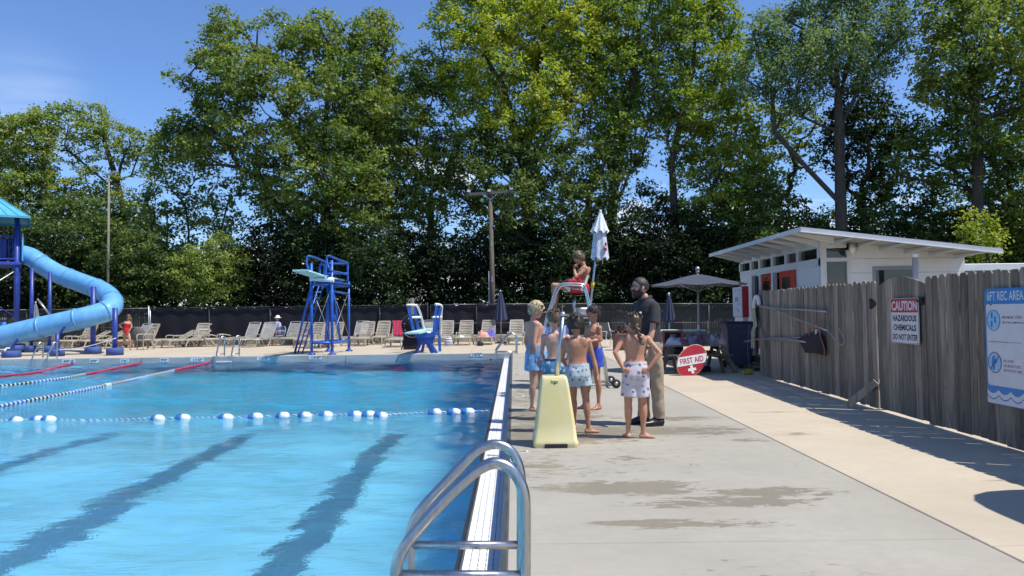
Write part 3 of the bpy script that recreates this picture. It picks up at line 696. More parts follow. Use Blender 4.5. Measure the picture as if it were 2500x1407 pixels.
# inlets on the far wall and depth plates
plates = [(167, 882.5, "4'0\"", 31), (230, 881.5, "6'0\"", 21), (304, 881, "7'6\"", 21), (401, 879.5, "9'0\"", 21), (481, 878.5, "11'0\"", 31), (643, 875.5, "13'0\"", 31), (770, 873, "13'0\"", 31), (1163, 866, "13'0\"", 30)]
for (px, py, s, wpx) in plates:
    p = atY(px, py, FARY - 0.115); w = wpx * FARY / FPX; h = 9.2 * FARY / FPX
    t = thing('depth_plate', {"4'0\"": 'white plate reading four feet with a no-diving ring, leftmost on the far wall', "6'0\"": 'white plate reading six feet under the thick slide post', "7'6\"": 'white plate reading seven and a half feet under the walking woman', "9'0\"": 'white plate reading nine feet, left of the red lane rope end', "11'0\"": 'white plate reading eleven feet beside the middle ladder'}.get(s, 'x'), 'depth marker', tuple(p), group='depth plates on the far pool wall')
    k = [q for q in plates if q[2] == s]
    if len(k) > 1: t['label'] = ['white plate reading 13 feet 0 inches on the wall, left of the high tower', 'white plate reading 13 feet 0 inches on the wall below the high tower', 'white plate reading 13 feet 0 inches on the wall at the right corner'][k.index((px, py, s, wpx))]
    MB().box((0, 0, 0), (w, 0.008, h)).build('plate', M_whiteplastic, t)
    tw = w * (.52 if wpx > 30 and s[0] == '4' else .74)
    text_obj(s, tw, h * .66, (-w / 2 + w * .1 + (w * .1 if s[0] == '1' else 0), -0.0045, -h * .34), (1, 0, 0), (0, 0, 1), M_ink, t, off=.035)
    if s[0] == '4':
        MB().tube([(w * .32 + math.cos(a) * h * .33, -0.0065, math.sin(a) * h * .33) for a in np.linspace(0, 6.283, 17)[:-1]], 0.006, 4, closed=True).build('no_diving_ring', M_ink, t)
        MB().bar((w * .32 - h * .2, -.0065, h * .2), (w * .32 + h * .2, -.0065, -h * .2), .012, .003).build('no_diving_bar', M_ink, t)
for i, (px, py) in enumerate(((687, 888.5), (859, 884.5), (1030, 881), (1198, 878))):
    p = atY(px, py, FARY - 0.112)
    tag(MB().ball((p.x, p.y, p.z), (0.035, 0.03, 0.035), 10, 6).build('lane_anchor', M_black), ['black lane anchor on the far wall left of the tower', 'black lane anchor on the far wall right of the tower', 'black lane anchor on the far wall below the low diving board', 'black lane anchor on the far wall nearest the right corner'][i], 'anchor', 'lane anchors on the far wall')
# depth tiles set into the deck
for i, (px, py, w, d) in enumerate([(1278, 1104, .10, .10), (1270, 968, .14, .14), (1267, 945, .14, .14), (1266, 931, .14, .14), (1264, 916, .14, .12), (1262, 900, .14, .12)]):
    p = at(px, py); t = thing('deck_tile', 'small cream depth tile set in the deck, number %d counting away from the ladder' % (i + 1), 'deck tile', (p.x, p.y, 0), group='depth tiles along the deck edge')
    t['label'] = ['cream depth tile in the deck just in front of the yellow base', 'cream tile in the deck left of the blond boy\'s foot', 'cream deck tile second in the row beside the blond boy', 'cream deck tile third in the row beside the blond boy', 'cream deck tile fourth in the row beside the blond boy', 'cream deck tile farthest along the gutter'][i]
    MB().box((0, 0, 0.002), (w, d, 0.012), bev=.002).build('tile', mat('cream_tile_%d' % i, (0.62, 0.60, 0.52), 0.4), t)
    mb = MB()
    for q in (-.28, .12): mb.box((-.01, q * d, 0.0095), (w * .66, d * .09, 0.003))
    mb.box((w * .22, -.08 * d, .0095), (w * .09, d * .40, .003)); mb.build('mark', M_ink, t)

# ================================================================== LIGHT POLES
M_pole = mat('weathered_pole_wood', (0.135, 0.110, 0.085), 0.85, var=0.35, scale=6, bump=0.2, bscale=20, stretch=(4, 4, .25))
M_crossarm = mat('grey_crossarm_wood', (0.10, 0.105, 0.10), 0.85, var=0.35, scale=6, stretch=(.3, 4, 4))
M_iron2 = mat('grey_lamp_housing', (0.16, 0.16, 0.16), 0.5, .4); M_galv = mat('galvanised_steel', (0.42, 0.43, 0.44), 0.45, 0.75, var=0.15, scale=9)
M_lamp = mat('lamp_glass', (0.34, 0.36, 0.35), 0.3)
pt = atY(1197, 474, 37.3); pb_ = Vector((pt.x + .05, 37.3, 0))
t = thing('light_pole', 'wooden light pole with a crossarm carrying three floodlights', 'light pole', (pb_.x, 37.3, 0))
MB().tube([(0, 0, -.05), (.0, 0, 3), (pt.x - pb_.x, 0, pt.z)], [0.15, .130, .092], 14).build('pole', M_pole, t)
cl, cr = atY(1137, 476, 37.2), atY(1253, 467, 37.2)
O = Vector((pb_.x, 37.3, 0))
MB().bar(cl - O, cr - O, .13, .13).build('crossarm', M_crossarm, t)
br = MB()
for s, px in ((-1, 1180), (1, 1214)):
    br.bar(atY(1197, 488, 37.2) - O, atY(px, 474, 37.18) - O, .03, .03)
br.build('brace', M_galv, t)
for (px, py) in ((1144, 467), (1194, 466), (1248, 461)):
    c = atY(px, py, 37.1) - O
    f = MB().box(c, (.20, .14, .12), rot=Euler((-.35, 0, .25 if px < 1200 else -.2)).to_matrix(), bev=.02).build('floodlight', M_iron2, t)
    MB().box(c + Vector((0, -.075, -.02)), (.16, .02, .08), rot=Euler((-.35, 0, .25 if px < 1200 else -.2)).to_matrix()).build('lens', M_lamp, f)
MB().tube([(-.17, -.05, 0), (-.165, -.05, 3.5)], .03, 6).build('conduit', M_galv, t)
for z in (3.1, 4.9): MB().box((.0, -.14, z), (.05, .03, .3)).build('tag_plate', M_galv, t)
pt = atY(266, 428, 38.4); X0 = atY(263, 700, 38.4).x
YP = 38.4
t = thing('light_pole', 'tall thin pale pole with a small arm standing behind the slide bend', 'light pole', (X0, YP, 0))
MB().tube([(0, 0, 0), (pt.x - X0, 0, pt.z)], [.085, .05], 12).build('pole', mat('tan_pole', (0.20, 0.185, 0.14), .7, var=.2, scale=3), t)
a_, b_ = atY(252, 426, YP) - Vector((X0, YP, 0)), atY(282, 423, YP) - Vector((X0, YP, 0))
MB().bar(a_, b_, .06, .06).build('arm', M_galv, t); MB().box(b_ + Vector((0, 0, .05)), (.25, .2, .12), bev=.02).build('floodlight', M_galv, t)

# ================================================================== FAR FENCE ON ITS LOW WALL
FY = 36.4
M_screen = mat('navy_windscreen', (0.006, 0.007, 0.014), 0.9, var=0.3, scale=2, bump=0.05)
M_slat = mat('black_privacy_slats', (0.014, 0.016, 0.018), 0.7, var=.3, scale=4)
M_lowwall = mat('old_retaining_wall', (0.30, 0.27, 0.21), 0.9, var=0.25, scale=2, bump=.1)
lw = thing('low_wall', 'low beige retaining wall behind the row of loungers', 'wall', (0, FY, 0))
for i in range(13):
    x = -24 + i * 1.9; MB().box((x + .95, -.35, .16), (1.885, .4, .36), bev=.02).build('block', M_lowwall, lw)
MB().box((-11.6, .4, .2), (24.8, 1.1, .3), bev=.02).build('backfill', mat('planting_bed', (.05, .045, .03), .95, var=.4, scale=6, bump=.2), lw)
ff = thing('chain_link_fence', 'dark screened chain link fence running along the far side', 'fence', (0, FY, 0))
posts = [-30, -27, -24, -21, atY(363, 760, FY).x, atY(366.5, 760, FY).x, -15, -12, -9, -6.6, atY(1044, 760, FY).x, atY(1051, 760, FY).x, atY(1163, 760, FY).x, 1.2, 4.0, 6.8, 9.6, 12.4, 15.2]
M_railgrey = mat('aged_fence_rail', (0.14, 0.145, 0.15), .5, .5)
def ftop(x): return 1.83 - 0.012 * max(0, x - 0)
for i, x in enumerate(posts):
    MB().tube([(x, 0, 0.0), (x, 0, ftop(x) + (.12 if i in (4, 10) else 0))], .032, 8).build('post', M_galv if i in (4, 5) else (M_railgrey if i > 12 else M_slat), ff)
for i in range(len(posts) - 1):
    a, b = posts[i], posts[i + 1]
    if b - a < .3: continue
    lt = M_railgrey if (b <= -17.8 or a > -4.5) else M_slat
    MB().tube([(a, -.02, ftop(a)), (b, -.02, ftop(b))], .024, 6).build('top_rail', lt, ff)
    if b <= -17.8 or a > -4.5: MB().tube([(a, -.02, ftop(a) - .92), (b, -.02, ftop(b) - .92)], .018, 6).build('mid_rail', lt, ff)
    if a > -18.5 and a < 1.0:      # cloth windscreen with soft sag
        g = []
        for r_ in range(7):
            g.append([(a + .03 + (b - a - .06) * j / 14, .03 + .03 * math.sin(j * 1.3 + i) * (1 - abs(r_ - 3) / 4), .05 + (ftop(a) - .1) * r_ / 6) for j in range(15)])
        MB().sheet(g).build('windscreen', M_screen, ff)
    else:                          # vertical privacy slats
        sb_ = MB(); n = int((b - a) / .085)
        for j in range(n): sb_.box((a + .05 + j * .085, .03 + .004 * math.sin(j * 7.1), (ftop(a)) / 2 - .02 + .01 * math.sin(j * 3.3)), (.072, .006, ftop(a) - .1))
        o = sb_.build('slats', M_slat, ff); o['kind'] = 'stuff'
# chain link diamonds in front of the slats (fine wire, joined)
wv = MB(); M_wire = mat('dark_wire', (0.05, 0.052, 0.055), 0.5, 0.5)
for k in range(int(16 / .11)):
    x = atY(1232, 760, FY).x + k * .11
    if x < posts[-1]:
        wv.bar((x, -.035, .05), (x + 1.6, -.035, 1.65), .006, .006); wv.bar((x + 1.6, -.03, .05), (x, -.03, 1.65), .006, .006)
o = wv.build('wire_mesh', M_wire, ff); o['kind'] = 'stuff'
# gate in the fence beside the low board
gx0, gx1 = atY(1051, 760, FY).x, atY(1080, 760, FY).x
gt = thing('fence_gate', 'black chain link gate with a pale post beside the low diving board', 'gate', (gx0, FY - .25, 0))
MB().tube([(0.05, 0, .1), (.05, 0, 1.85), (gx1 - gx0, 0, 1.85), (gx1 - gx0, 0, .1)], .022, 6, closed=True).build('gate_frame', M_slat, gt)
MB().tube([(0.05, 0, .95), (gx1 - gx0, 0, .95)], .018, 6).build('gate_rail', M_slat, gt)
p = atY(1006, 728, 35.6)
tag(MB().tube([(p.x, 35.6, 0), (p.x, 35.6, p.z)], .11, 12).build('wooden_post', M_crossarm), 'short thick grey wooden post standing behind the low diving board', 'post')

# ================================================================== WOODEN FENCE ON THE RIGHT
def fx(Y): return 5.02 + max(0.0, Y - 7.5) * 0.033
def onfence(px, py, off=0.0):
    X = 5.1
    for _ in range(6):
        p = atX(px, py, X + off); X = fx(p.y)
    return p
def wood_mat():
    m, nt, p = new_mat('weathered_cedar'); N = nt.nodes; L = nt.links
    oi = N.new('ShaderNodeObjectInfo'); pos = N.new('ShaderNodeNewGeometry').outputs['Position']
    ad = N.new('ShaderNodeVectorMath'); ad.operation = 'ADD'; L.new(pos, ad.inputs[0])
    cb = N.new('ShaderNodeCombineXYZ'); L.new(node_math(N, L, 'MULTIPLY', oi.outputs['Random'], 40.0), cb.inputs[2]); L.new(cb.outputs[0], ad.inputs[1])
    v = ad.outputs[0]
    grain = noise_tex(N, L, v, 22, 6, 0.7, 1.2, (1, 2.2, .07)); streak = noise_tex(N, L, v, 6, 5, 0.6, .5, (1, 3, .25))
    kn = N.new('ShaderNodeTexVoronoi'); mpn = N.new('ShaderNodeMapping'); mpn.inputs['Scale'].default_value = (1, 3.2, 1.25); L.new(v, mpn.inputs[0]); L.new(mpn.outputs[0], kn.inputs['Vector']); kn.inputs['Scale'].default_value = 2.0
    base = mixcol(N, L, maprange(N, L, streak, .3, .7), (0.145, 0.116, 0.088), (0.34, 0.295, 0.235))
    base = mixcol(N, L, maprange(N, L, grain, .45, .75, 0, .65), base, (0.035, 0.029, 0.024))
    base = mixcol(N, L, maprange(N, L, grain, .25, .42, .5, 0), base, (0.36, 0.34, 0.31))
    base = mixcol(N, L, maprange(N, L, kn.outputs['Distance'], .035, .07, .85, 0), base, (0.02, 0.016, 0.013))
    hv = N.new('ShaderNodeHueSaturation'); L.new(base, hv.inputs['Color']); L.new(maprange(N, L, oi.outputs['Random'], 0, 1, .62, 1.38), hv.inputs['Value'])
    L.new(hv.outputs[0], p.inputs['Base Color']); p.inputs['Roughness'].default_value = 0.85
    b = N.new('ShaderNodeBump'); b.inputs['Strength'].default_value = .6; b.inputs['Distance'].default_value = .004; L.new(grain, b.inputs['Height']); L.new(b.outputs[0], p.inputs['Normal'])
    return m
M_wood = wood_mat()
wf = thing('wooden_fence', 'tall weathered grey cedar fence with dog-ear boards', 'fence', (fx(10), 10, 0))
GY0, GY1 = 9.10, 10.43
boards = []
for v in range(4):
    w, h = .141, 1.80
    m = MB().prism([(-w / 2, 0), (w / 2, 0), (w / 2, h - .035), (w / 2 - .03, h), (-w / 2 + .03, h), (-w / 2, h - .035)], (0, 0, 0), (0, -1, 0), (0, 0, 1), (.018, 0, 0)).mesh('board'); m.materials.append(M_wood); boards.append(m)
WFO = wf.location.copy()
def put_board(me, Y, parent, org, dz=0.0, proud=0.0):
    o = bpy.data.objects.new('board', me); link(o, parent)
    o.location = (fx(Y) - org.x - proud, Y - org.y, dz); o.rotation_euler = (random.gauss(0, .004), random.gauss(0, .003), -.033 + random.gauss(0, .012)); return o
Y = 3.2
while Y < 15.95:
    if not (GY0 - .045 < Y < GY1 + .05): put_board(random.choice(boards), Y, wf, WFO, random.uniform(.012, .035), random.uniform(0, .006))
    Y += 0.1475 + random.choice((0, 0, .002, .006))
for (a, b) in ((3.1, GY0 - .02), (GY1 + .03, 16.0)):
    for z in (.32, 1.05, 1.55): MB().bar((fx(a) - WFO.x + .045, a - 10, z), (fx(b) - WFO.x + .045, b - 10, z), .04, .085).build('rail', M_wood, wf)
for y_ in (4.2, 6.6, GY0 - .03, GY1 + .06, 12.7, 15.9): MB().box((fx(y_) - WFO.x + .11, y_ - 10, .88), (.09, .09, 1.72)).build('post', M_wood, wf)
wg = thing('fence_gate', 'wooden gate with an arched top holding the caution sign', 'gate', (fx(9.76), 9.76, 0))
n = 9; bw = (GY1 - GY0 - .03) / n
for i in range(n):
    y0 = GY0 + .015 + i * bw; t0, t1 = i / n, (i + 1) / n
    hh = lambda t: 1.655 + .155 * math.sin(math.pi * (0.08 + .86 * t)) + .01 * t
    w = bw - .006
    m = MB().prism([(-w / 2, 0), (w / 2, 0), (w / 2, hh(t0)), (0, hh((t0 + t1) / 2)), (-w / 2, hh(t1))], (0, 0, 0), (0, -1, 0), (0, 0, 1), (.018, 0, 0)).mesh('board'); m.materials.append(M_wood)
    put_board(m, y0 + bw / 2, wg, wg.location, random.uniform(.03, .04))
for z in (.35, 1.45): MB().box((.05, 0, z), (.04, GY1 - GY0 - .06, .09)).build('rail', M_wood, wg)
M_iron = mat('black_iron', (0.012, 0.012, 0.013), 0.5, .3)
for (px, py) in ((2124, 742), (2127, 940)):
    p = onfence(px, py, -.012) - Vector(wg.location)
    MB().prism([(0, -.075), (0, .075), (-.03, .075), (-.19, .02), (-.19, -.02), (-.03, -.075)], p, (0, 1, 0), (0, 0, 1), (-.012, 0, 0)).build('hinge', M_iron, wg)
p = onfence(2250, 735, -.015) - Vector(wg.location)
MB().box(p, (.02, .09, .10), bev=.005).box(p + Vector((-.02, 0, .0)), (.02, .14, .025)).build('latch', M_iron, wg)
a = Vector((fx(10.45) - .03, 10.45, .40)); b = at(2068, 997)
tag(MB().bar(a, b + Vector((0, 0, .03)), .038, .10).build('fence_brace', M_wood), 'short wooden brace leaning from the ground against the fence by the gate', 'brace')

# signs
M_signwhite = mat('sign_white', (0.62, 0.63, 0.66), 0.4, var=.05, scale=8)
M_signred = mat('sign_red', (0.42, 0.02, 0.035), 0.45, var=.08, scale=8)
M_signblue = mat('sign_blue', (0.02, 0.21, 0.55), 0.4)
M_signpale = mat('sign_pale_blue', (0.30, 0.52, 0.74), 0.4)
M_purple = mat('sign_purple_print', (0.20, 0.05, 0.12), 0.5)
def rrect(w, h, r, n=4):
    pts = []
    for (cx_, cy_, a0) in ((w - r, h - r, 0), (r, h - r, 90), (r, r, 180), (w - r, r, 270)):
        for i in range(n + 1): a = R(a0 + 90 * i / n); pts.append((cx_ + r * math.cos(a), cy_ + r * math.sin(a)))
    return pts
def fence_sign(name, label, tl, tr_y, bl_y, px_r):
    A = onfence(tl[0], tl[1], -.03); Bp = onfence(px_r, tr_y, -.03); C = onfence(tl[0], bl_y, -.03)
    return A, Bp, C
tl = onfence(2174, 729.5, -.035); tr = onfence(2243, 729.5, -.035); bl = onfence(2174, 836, -.035)
ux = (Vector((tr.x, tr.y, 0)) - Vector((tl.x, tl.y, 0))); W = ux.length; ux.normalize(); H = tl.z - bl.z
s = thing('caution_sign', 'white and red metal sign reading CAUTION HAZARDOUS CHEMICALS DO NOT ENTER', 'sign', (tl.x, tl.y, bl.z))
nv = Vector((ux.y, -ux.x, 0)); nv = nv if nv.x < 0 else -nv
def P2(x, y, d=0.0): return ux * x + Vector((0, 0, 1)) * y + nv * d
def plate(name, outl, m, d0, d1, par=None): return MB().prism([q for q in outl], P2(0, 0, d0), ux, (0, 0, 1), nv * (d1 - d0)).build(name, m, par or s)
def shift(o, x, y): return [(a + x, b + y) for a, b in o]
plate('plate', rrect(W, H, .035), M_signwhite, 0, .004)
plate('border', shift(rrect(W - .016, H - .012, .03), .008, .006), M_ink, .004, .0046)
plate('face', shift(rrect(W - .030, H - .022, .025), .015, .011), M_signwhite, .0046, .0052)
plate('red_band', shift(rrect(W - .036, H * .30, .02), .018, H * .685), M_signred, .0052, .0058)
def wr(txt, x, y, w, h, m, d, par=None, off=.02, shear=0, name='lettering'): return text_obj(txt, w * W, h * H, P2(x * W, y * H, d), ux, (0, 0, 1), m, par or s, off=off, depth=0.0, shear=shear, name=name)
wr('CAUTION', .05, .725, .90, .215, M_signwhite, .0064, off=.035)
wr('HAZARDOUS', .08, .49, .84, .135, M_ink, .0058, off=.04)
wr('CHEMICALS', .10, .285, .80, .135, M_ink, .0058, off=.04)
wr('DO NOT ENTER', .06, .075, .88, .135, M_ink, .0058, shear=.2, off=.035)
for q in (.06, .94): MB().cyl(P2(q * W, .03 * H, .004), P2(q * W, .03 * H, .009), .006, 8).build('screw', M_iron, s)
# big pool-rules board
tl = onfence(2405, 706, -.04); bl = onfence(2405, 981, -.04)
ux = Vector((fx(7.0) - fx(8.0), -1, 0)).normalized(); nv = Vector((-1, 0, 0)); W, H = .98, tl.z - bl.z
s = thing('rules_sign', 'large blue and white pool rules board with icons and waves at the right edge', 'sign', (tl.x, tl.y, bl.z))
plate('board', rrect(W, H, .06), M_signblue, 0, .010)
plate('face', shift(rrect(W - .05, H * .705, .03), .025, H * .16), M_signwhite, .010, .0125)
text_obj('6FT REC AREA SA', .70, H * .082, P2(.045, H * .895, .0115), ux, (0, 0, 1), M_signwhite, s, off=.02, depth=0)
wv_ = []; wv2 = []; nW = 60
def scall(x): return abs(math.sin(math.pi * x / .19)) ** .8 * .045
for (yo, hgt, d) in ((.012, .048, .0125), (.075, .05, .0125)):
    b = MB(); top = [(.006 + (W - .012) * i / 120, yo + hgt * 1.6 - scall(.006 + (W - .012) * i / 120)) for i in range(121)]
    bot = [(x, (y - hgt * 1.05) if yo > .05 else .008) for x, y in top]
    b.sheet([[P2(x, y, d) for x, y in bot], [P2(x, y, d) for x, y in top]], False); b.build('wave_band', M_signwhite, s)
def icon(cy_, name):
    c = P2(.145, cy_, .013); e = Vector((0, 0, 1))
    o = MB().prism([(math.cos(a) * .105, math.sin(a) * .105) for a in np.linspace(0, 6.283, 33)[:-1]], c, ux, e, nv * .0012).build(name, M_signpale, s)
    MB().tube([c + nv * .003 + ux * math.cos(a) * .105 + e * math.sin(a) * .105 for a in np.linspace(0, 6.283, 33)[:-1]], .0035, 4, closed=True).build('ring', M_purple if 'flip' in name else M_signblue, o)
    return o, c, e
H1, H2 = H * .725, H * .36
o, c, e = icon(H1, 'footprint_icon')
for (dx, dy) in ((-.025, .045), (.03, 0.0), (-.03, -.045)):
    q = c + nv * .003 + ux * dx + e * dy
    MB().prism([(math.cos(a) * .013, math.sin(a) * .030) for a in np.linspace(0, 6.283, 13)[:-1]], q, ux, e, nv * .001).prism([(math.cos(a) * .016, .025 + math.sin(a) * .012) for a in np.linspace(0, 6.283, 11)[:-1]], q + nv * .0004, ux, e, nv * .001).build('footprint', M_signblue, o)
o, c, e = icon(H2, 'no_flip_icon')
MB().prism([(-.035, -.075), (-.01, -.08), (.0, -.02), (.035, .0), (.045, .045), (.01, .03), (.0, .07), (-.035, .06), (-.05, .0)], c + nv * .003, ux, e, nv * .001).build('diver', M_signblue, o)
MB().bar(c + nv * .005 - ux * .075 - e * .075, c + nv * .005 + ux * .075 + e * .075, .008, .002, up=nv).build('bar', M_purple, o)
for (txt, y, w) in (('MAXIMUM 3 STEPS', H1 + .018, .30), ('BEFORE JUMPING IN', H1 - .038, .345), ('NO FLIPS', H2 + .012, .155), ('NO BACK FLIPS', H2 - .036, .25), ('NO FRONT FLIPS', H2 - .084, .275)):
    text_obj(txt, w, .028, P2(.285, y, .0132), ux, (0, 0, 1), M_purple, s, off=.012, depth=0)
MB().box(P2(.49, H * .54, .0132), (.001, .86, .004)).build('divider', M_crossarm, s)
MB().cyl(P2(.11, H * .86, .012), P2(.11, H * .86, .018), .008, 8).build('screw', M_iron, s)

# ================================================================== WHITE BUILDING
M_bwhite = mat('white_wall_paint', (0.68, 0.69, 0.71), 0.6, var=0.06, scale=1.6, bump=0.01)
M_btrim = mat('white_trim', (0.62, 0.64, 0.66), 0.55, var=0.05, scale=3)
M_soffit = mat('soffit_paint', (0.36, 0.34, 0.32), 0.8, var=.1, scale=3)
M_roof = mat('light_metal_roof', (0.55, 0.56, 0.58), 0.4, 0.3, var=.08, scale=2)
M_fasciablue = mat('grey_blue_frame', (0.24, 0.27, 0.32), 0.5)
M_glass = mat('dark_window_glass', (0.012, 0.018, 0.016), 0.06, spec=0.8)
M_red = mat('red_door_paint', (0.50, 0.045, 0.03), 0.45, var=.1, scale=4)
bld = thing('pool_building', 'small white building with a single-slope roof and red doors behind the fence', 'building', (6.5, 15.6, 0))
O = Vector((6.5, 15.6, 0)); YW = lambda px: 11732.0 / (px - 1254.0)
def lb(name, y0, y1, z0, z1, m, th=.1, dx=0.0, par=None):
    return MB().box((dx + th / 2, (y0 + y1) / 2 - O.y, (z0 + z1) / 2), (th, abs(y1 - y0), z1 - z0)).build(name, m, par or bld)
WY1 = 21.15
MB().box((1.53, 2.85, 1.1), (2.6, 5.0, 2.2)).build('interior_shade_block', mat('interior_shade', (.03, .03, .032), .9), bld)  # near-black filler block carries the darkness of the unlit room
lb('header', 15.6, WY1, 2.725, 2.885, M_btrim)
wins = [(1951.2, 1996.8), (1922.4, 1945.6), (1889, 1917), (1858, 1883.5), (1836, 1853), (1806, 1832)]
ywin = sorted([(YW(b), YW(a)) for a, b in wins])
prev = 15.6
for (a, b) in ywin:
    lb('mullion', prev, a, 2.50, 2.725, M_btrim, .10, -.002)
    f = lb('window', a - .01, b + .01, 2.49, 2.73, M_btrim, .02, .085); MB().box((.075, (a + b) / 2 - O.y, 2.61), (.008, b - a, .22)).build('pane', M_glass, f)
    prev = b
lb('mullion', prev, WY1, 2.50, 2.725, M_btrim, .10, -.002)
lb('sill_band', 15.6, WY1, 2.335, 2.50, M_btrim, .115, -.010)
segs = [(15.6, 15.66, M_btrim), (15.68, 16.90, M_bwhite), (16.90, 16.97, M_btrim), (18.50, 18.62, M_btrim), (19.40, 19.57, M_btrim), (20.13, 20.30, M_btrim), (20.32, WY1, M_bwhite)]
for i, (a, b, m) in enumerate(segs):
    if m is M_bwhite:
        for (z0, z1) in ((.0, .62), (.63, 1.26), (1.27, 1.80), (1.81, 2.335)): lb('wall_panel', a, b, z0, z1, m, .10, random.uniform(-.002, .002))
    else: lb('column', a, b, 0, 2.335, m, .11, -.006)
f = lb('window', 19.57, 20.13, .2, 2.335, M_btrim, .02, .085); MB().box((.07, 19.85 - O.y, 1.27), (.008, .5, 2.08)).build('pane', M_glass, f)
# doors: one closed, one standing open flat against the wall
d = MB().box((.03, 19.0 - O.y, 1.23), (.05, .76, 2.16), bev=.005).build('door', M_red, bld); MB().box((-.0, 19.0 - O.y, 1.60), (.012, .44, 1.1)).build('pane', M_glass, d); MB().box((.0, 19.0 - O.y, 2.22), (.012, .2, .05)).build('closer', M_iron, d); MB().box((-.03, 19.3 - O.y, 1.15), (.04, .03, .16)).build('handle', M_galv, d)
d = MB().box((-.04, 17.42 - O.y, 1.24), (.05, .92, 2.18), bev=.005).build('door', M_red, bld); MB().box((-.07, 17.45 - O.y, 1.63), (.012, .46, 1.1)).build('pane', M_glass, d); MB().box((-.1, 17.8 - O.y, 1.15), (.04, .03, .16)).build('handle', M_galv, d)
lb('door_leaf_edge', 16.97, 17.02, .12, 2.335, M_iron, .12, -.02)
# front wall (faces the camera)
zt = lambda X: 2.885 - 0.1225 * (X - 6.5)
def fb(name, x0, x1, z0, z1a, z1b, m, th=.1, dy=0.0, par=None):
    return MB().prism([(x0 - 6.5, z0), (x1 - 6.5, z0), (x1 - 6.5, z1b), (x0 - 6.5, z1a)], (0, dy, 0), (1, 0, 0), (0, 0, 1), (0, th, 0)).build(name, m, par or bld)
fb('corner_column', 6.49, 6.615, 0, zt(6.49), zt(6.615), M_btrim, .12, -.012)
fb('transom_panel', 6.615, 7.05, 2.71, zt(6.615), zt(7.05), M_bwhite)
f = fb('window', 6.615, 7.05, 2.49, 2.712, 2.66, M_btrim, .03, .05); fb('pane', 6.62, 7.04, 2.50, 2.70, 2.655, M_glass, .006, .04, f)
fb('window_bar', 6.615, 7.06, 2.42, 2.50, 2.50, M_btrim, .1, -.01)
f = fb('window', 6.615, 7.05, 1.0, 2.42, 2.42, M_btrim, .03, .05); fb('pane', 6.62, 7.04, 1.0, 2.415, 2.415, M_glass, .006, .04, f)
fb('column', 7.05, 7.13, 0, 2.66, 2.65, M_btrim, .1, -.008)
fb('wall_panel', 6.615, 7.05, 0, .99, .99, M_bwhite)
zz = [0, .30, .61, .92, 1.23, 1.54, 1.855, 2.17, 2.47, 3.2]
wx0, wx1 = 7.58, 8.49
for i in range(len(zz) - 1):
    z0, z1 = zz[i] + .006, zz[i + 1]
    for (a, b) in ((7.13, 9.53),):
        if z1 <= 1.1 or z0 > 2.3: spans = [(a, b)]
        else: spans = [(a, wx0), (wx1, b)]
        if abs(z0 - 2.176) < .01: fb('siding_board', wx0 - .001, wx1 + .001, 2.312, 2.47, 2.47, M_bwhite, .09, .001)
        for (p_, q_) in spans: fb('siding_board', p_, q_, z0, min(z1, zt(p_)), min(z1, zt(q_)), M_bwhite, .09, random.uniform(0, .003))
fr = fb('window_frame', wx0, wx1, 1.23, 2.31, 2.31, M_fasciablue, .05, -.006)
fb('pane', wx0 + .075, wx1 - .075, 1.23, 2.225, 2.225, M_glass, .01, -.012, fr)
MB().box((3.03 - .045, 2.8, 1.2), (.09, 5.5, 2.42)).build('end_wall', M_bwhite, bld); MB().box((1.5, 5.5, 1.2), (3.0, .09, 2.4)).build('back_wall', M_bwhite, bld)
# roof
RX0, RX1, RY0, RY1 = 5.66, 9.56, 14.47, 21.25
zr = lambda X: 3.035 - 0.1225 * (X - 5.66)
rf = MB().prism([(RX0 - 6.5, zr(RX0)), (RX1 - 6.5, zr(RX1)), (RX1 - 6.5, zr(RX1) - .035), (RX0 - 6.5, zr(RX0) - .035)], (0, RY0 - O.y, 0), (1, 0, 0), (0, 0, 1), (0, RY1 - RY0, 0)).build('roof', M_roof, bld)
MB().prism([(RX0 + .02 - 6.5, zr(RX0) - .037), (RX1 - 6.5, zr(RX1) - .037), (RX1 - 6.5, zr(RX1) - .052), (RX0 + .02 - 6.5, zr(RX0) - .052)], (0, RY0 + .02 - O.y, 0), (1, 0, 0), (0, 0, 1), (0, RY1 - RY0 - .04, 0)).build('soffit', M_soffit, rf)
MB().prism([(RX0 - 6.5 - .02, zr(RX0) + .004), (RX1 - 6.5 + .02, zr(RX1) + .004), (RX1 - 6.5 + .02, zr(RX1) - .075), (RX0 - 6.5 - .02, zr(RX0) - .075)], (0, RY0 - O.y - .022, 0), (1, 0, 0), (0, 0, 1), (0, .02, 0)).build('front_fascia', M_roof, rf)
MB().prism([(RX0 - 6.5 - .02, zr(RX0) - .077), (RX1 - 6.5 + .02, zr(RX1) - .077), (RX1 - 6.5 + .02, zr(RX1) - .095), (RX0 - 6.5 - .02, zr(RX0) - .095)], (0, RY0 - O.y - .045, 0), (1, 0, 0), (0, 0, 1), (0, .06, 0)).build('drip_edge', M_whiteplastic, rf)
MB().box((RX0 - 6.5 - .011, (RY0 + RY1) / 2 - O.y, zr(RX0) - .042), (.02, RY1 - RY0, .09)).build('side_fascia', M_btrim, rf)
for i in range(9):
    y_ = 14.95 + i * .74
    MB().prism([(RX0 - 6.5 + .02, zr(RX0) - .053), (0.0, zr(6.5) - .053), (0.0, zr(6.5) - .18), (-.1, zr(6.5) - .17), (RX0 - 6.5 + .02, zr(RX0) - .085)], (0, y_ - O.y, 0), (1, 0, 0), (0, 0, 1), (0, .045, 0)).build('rafter', M_btrim, rf)
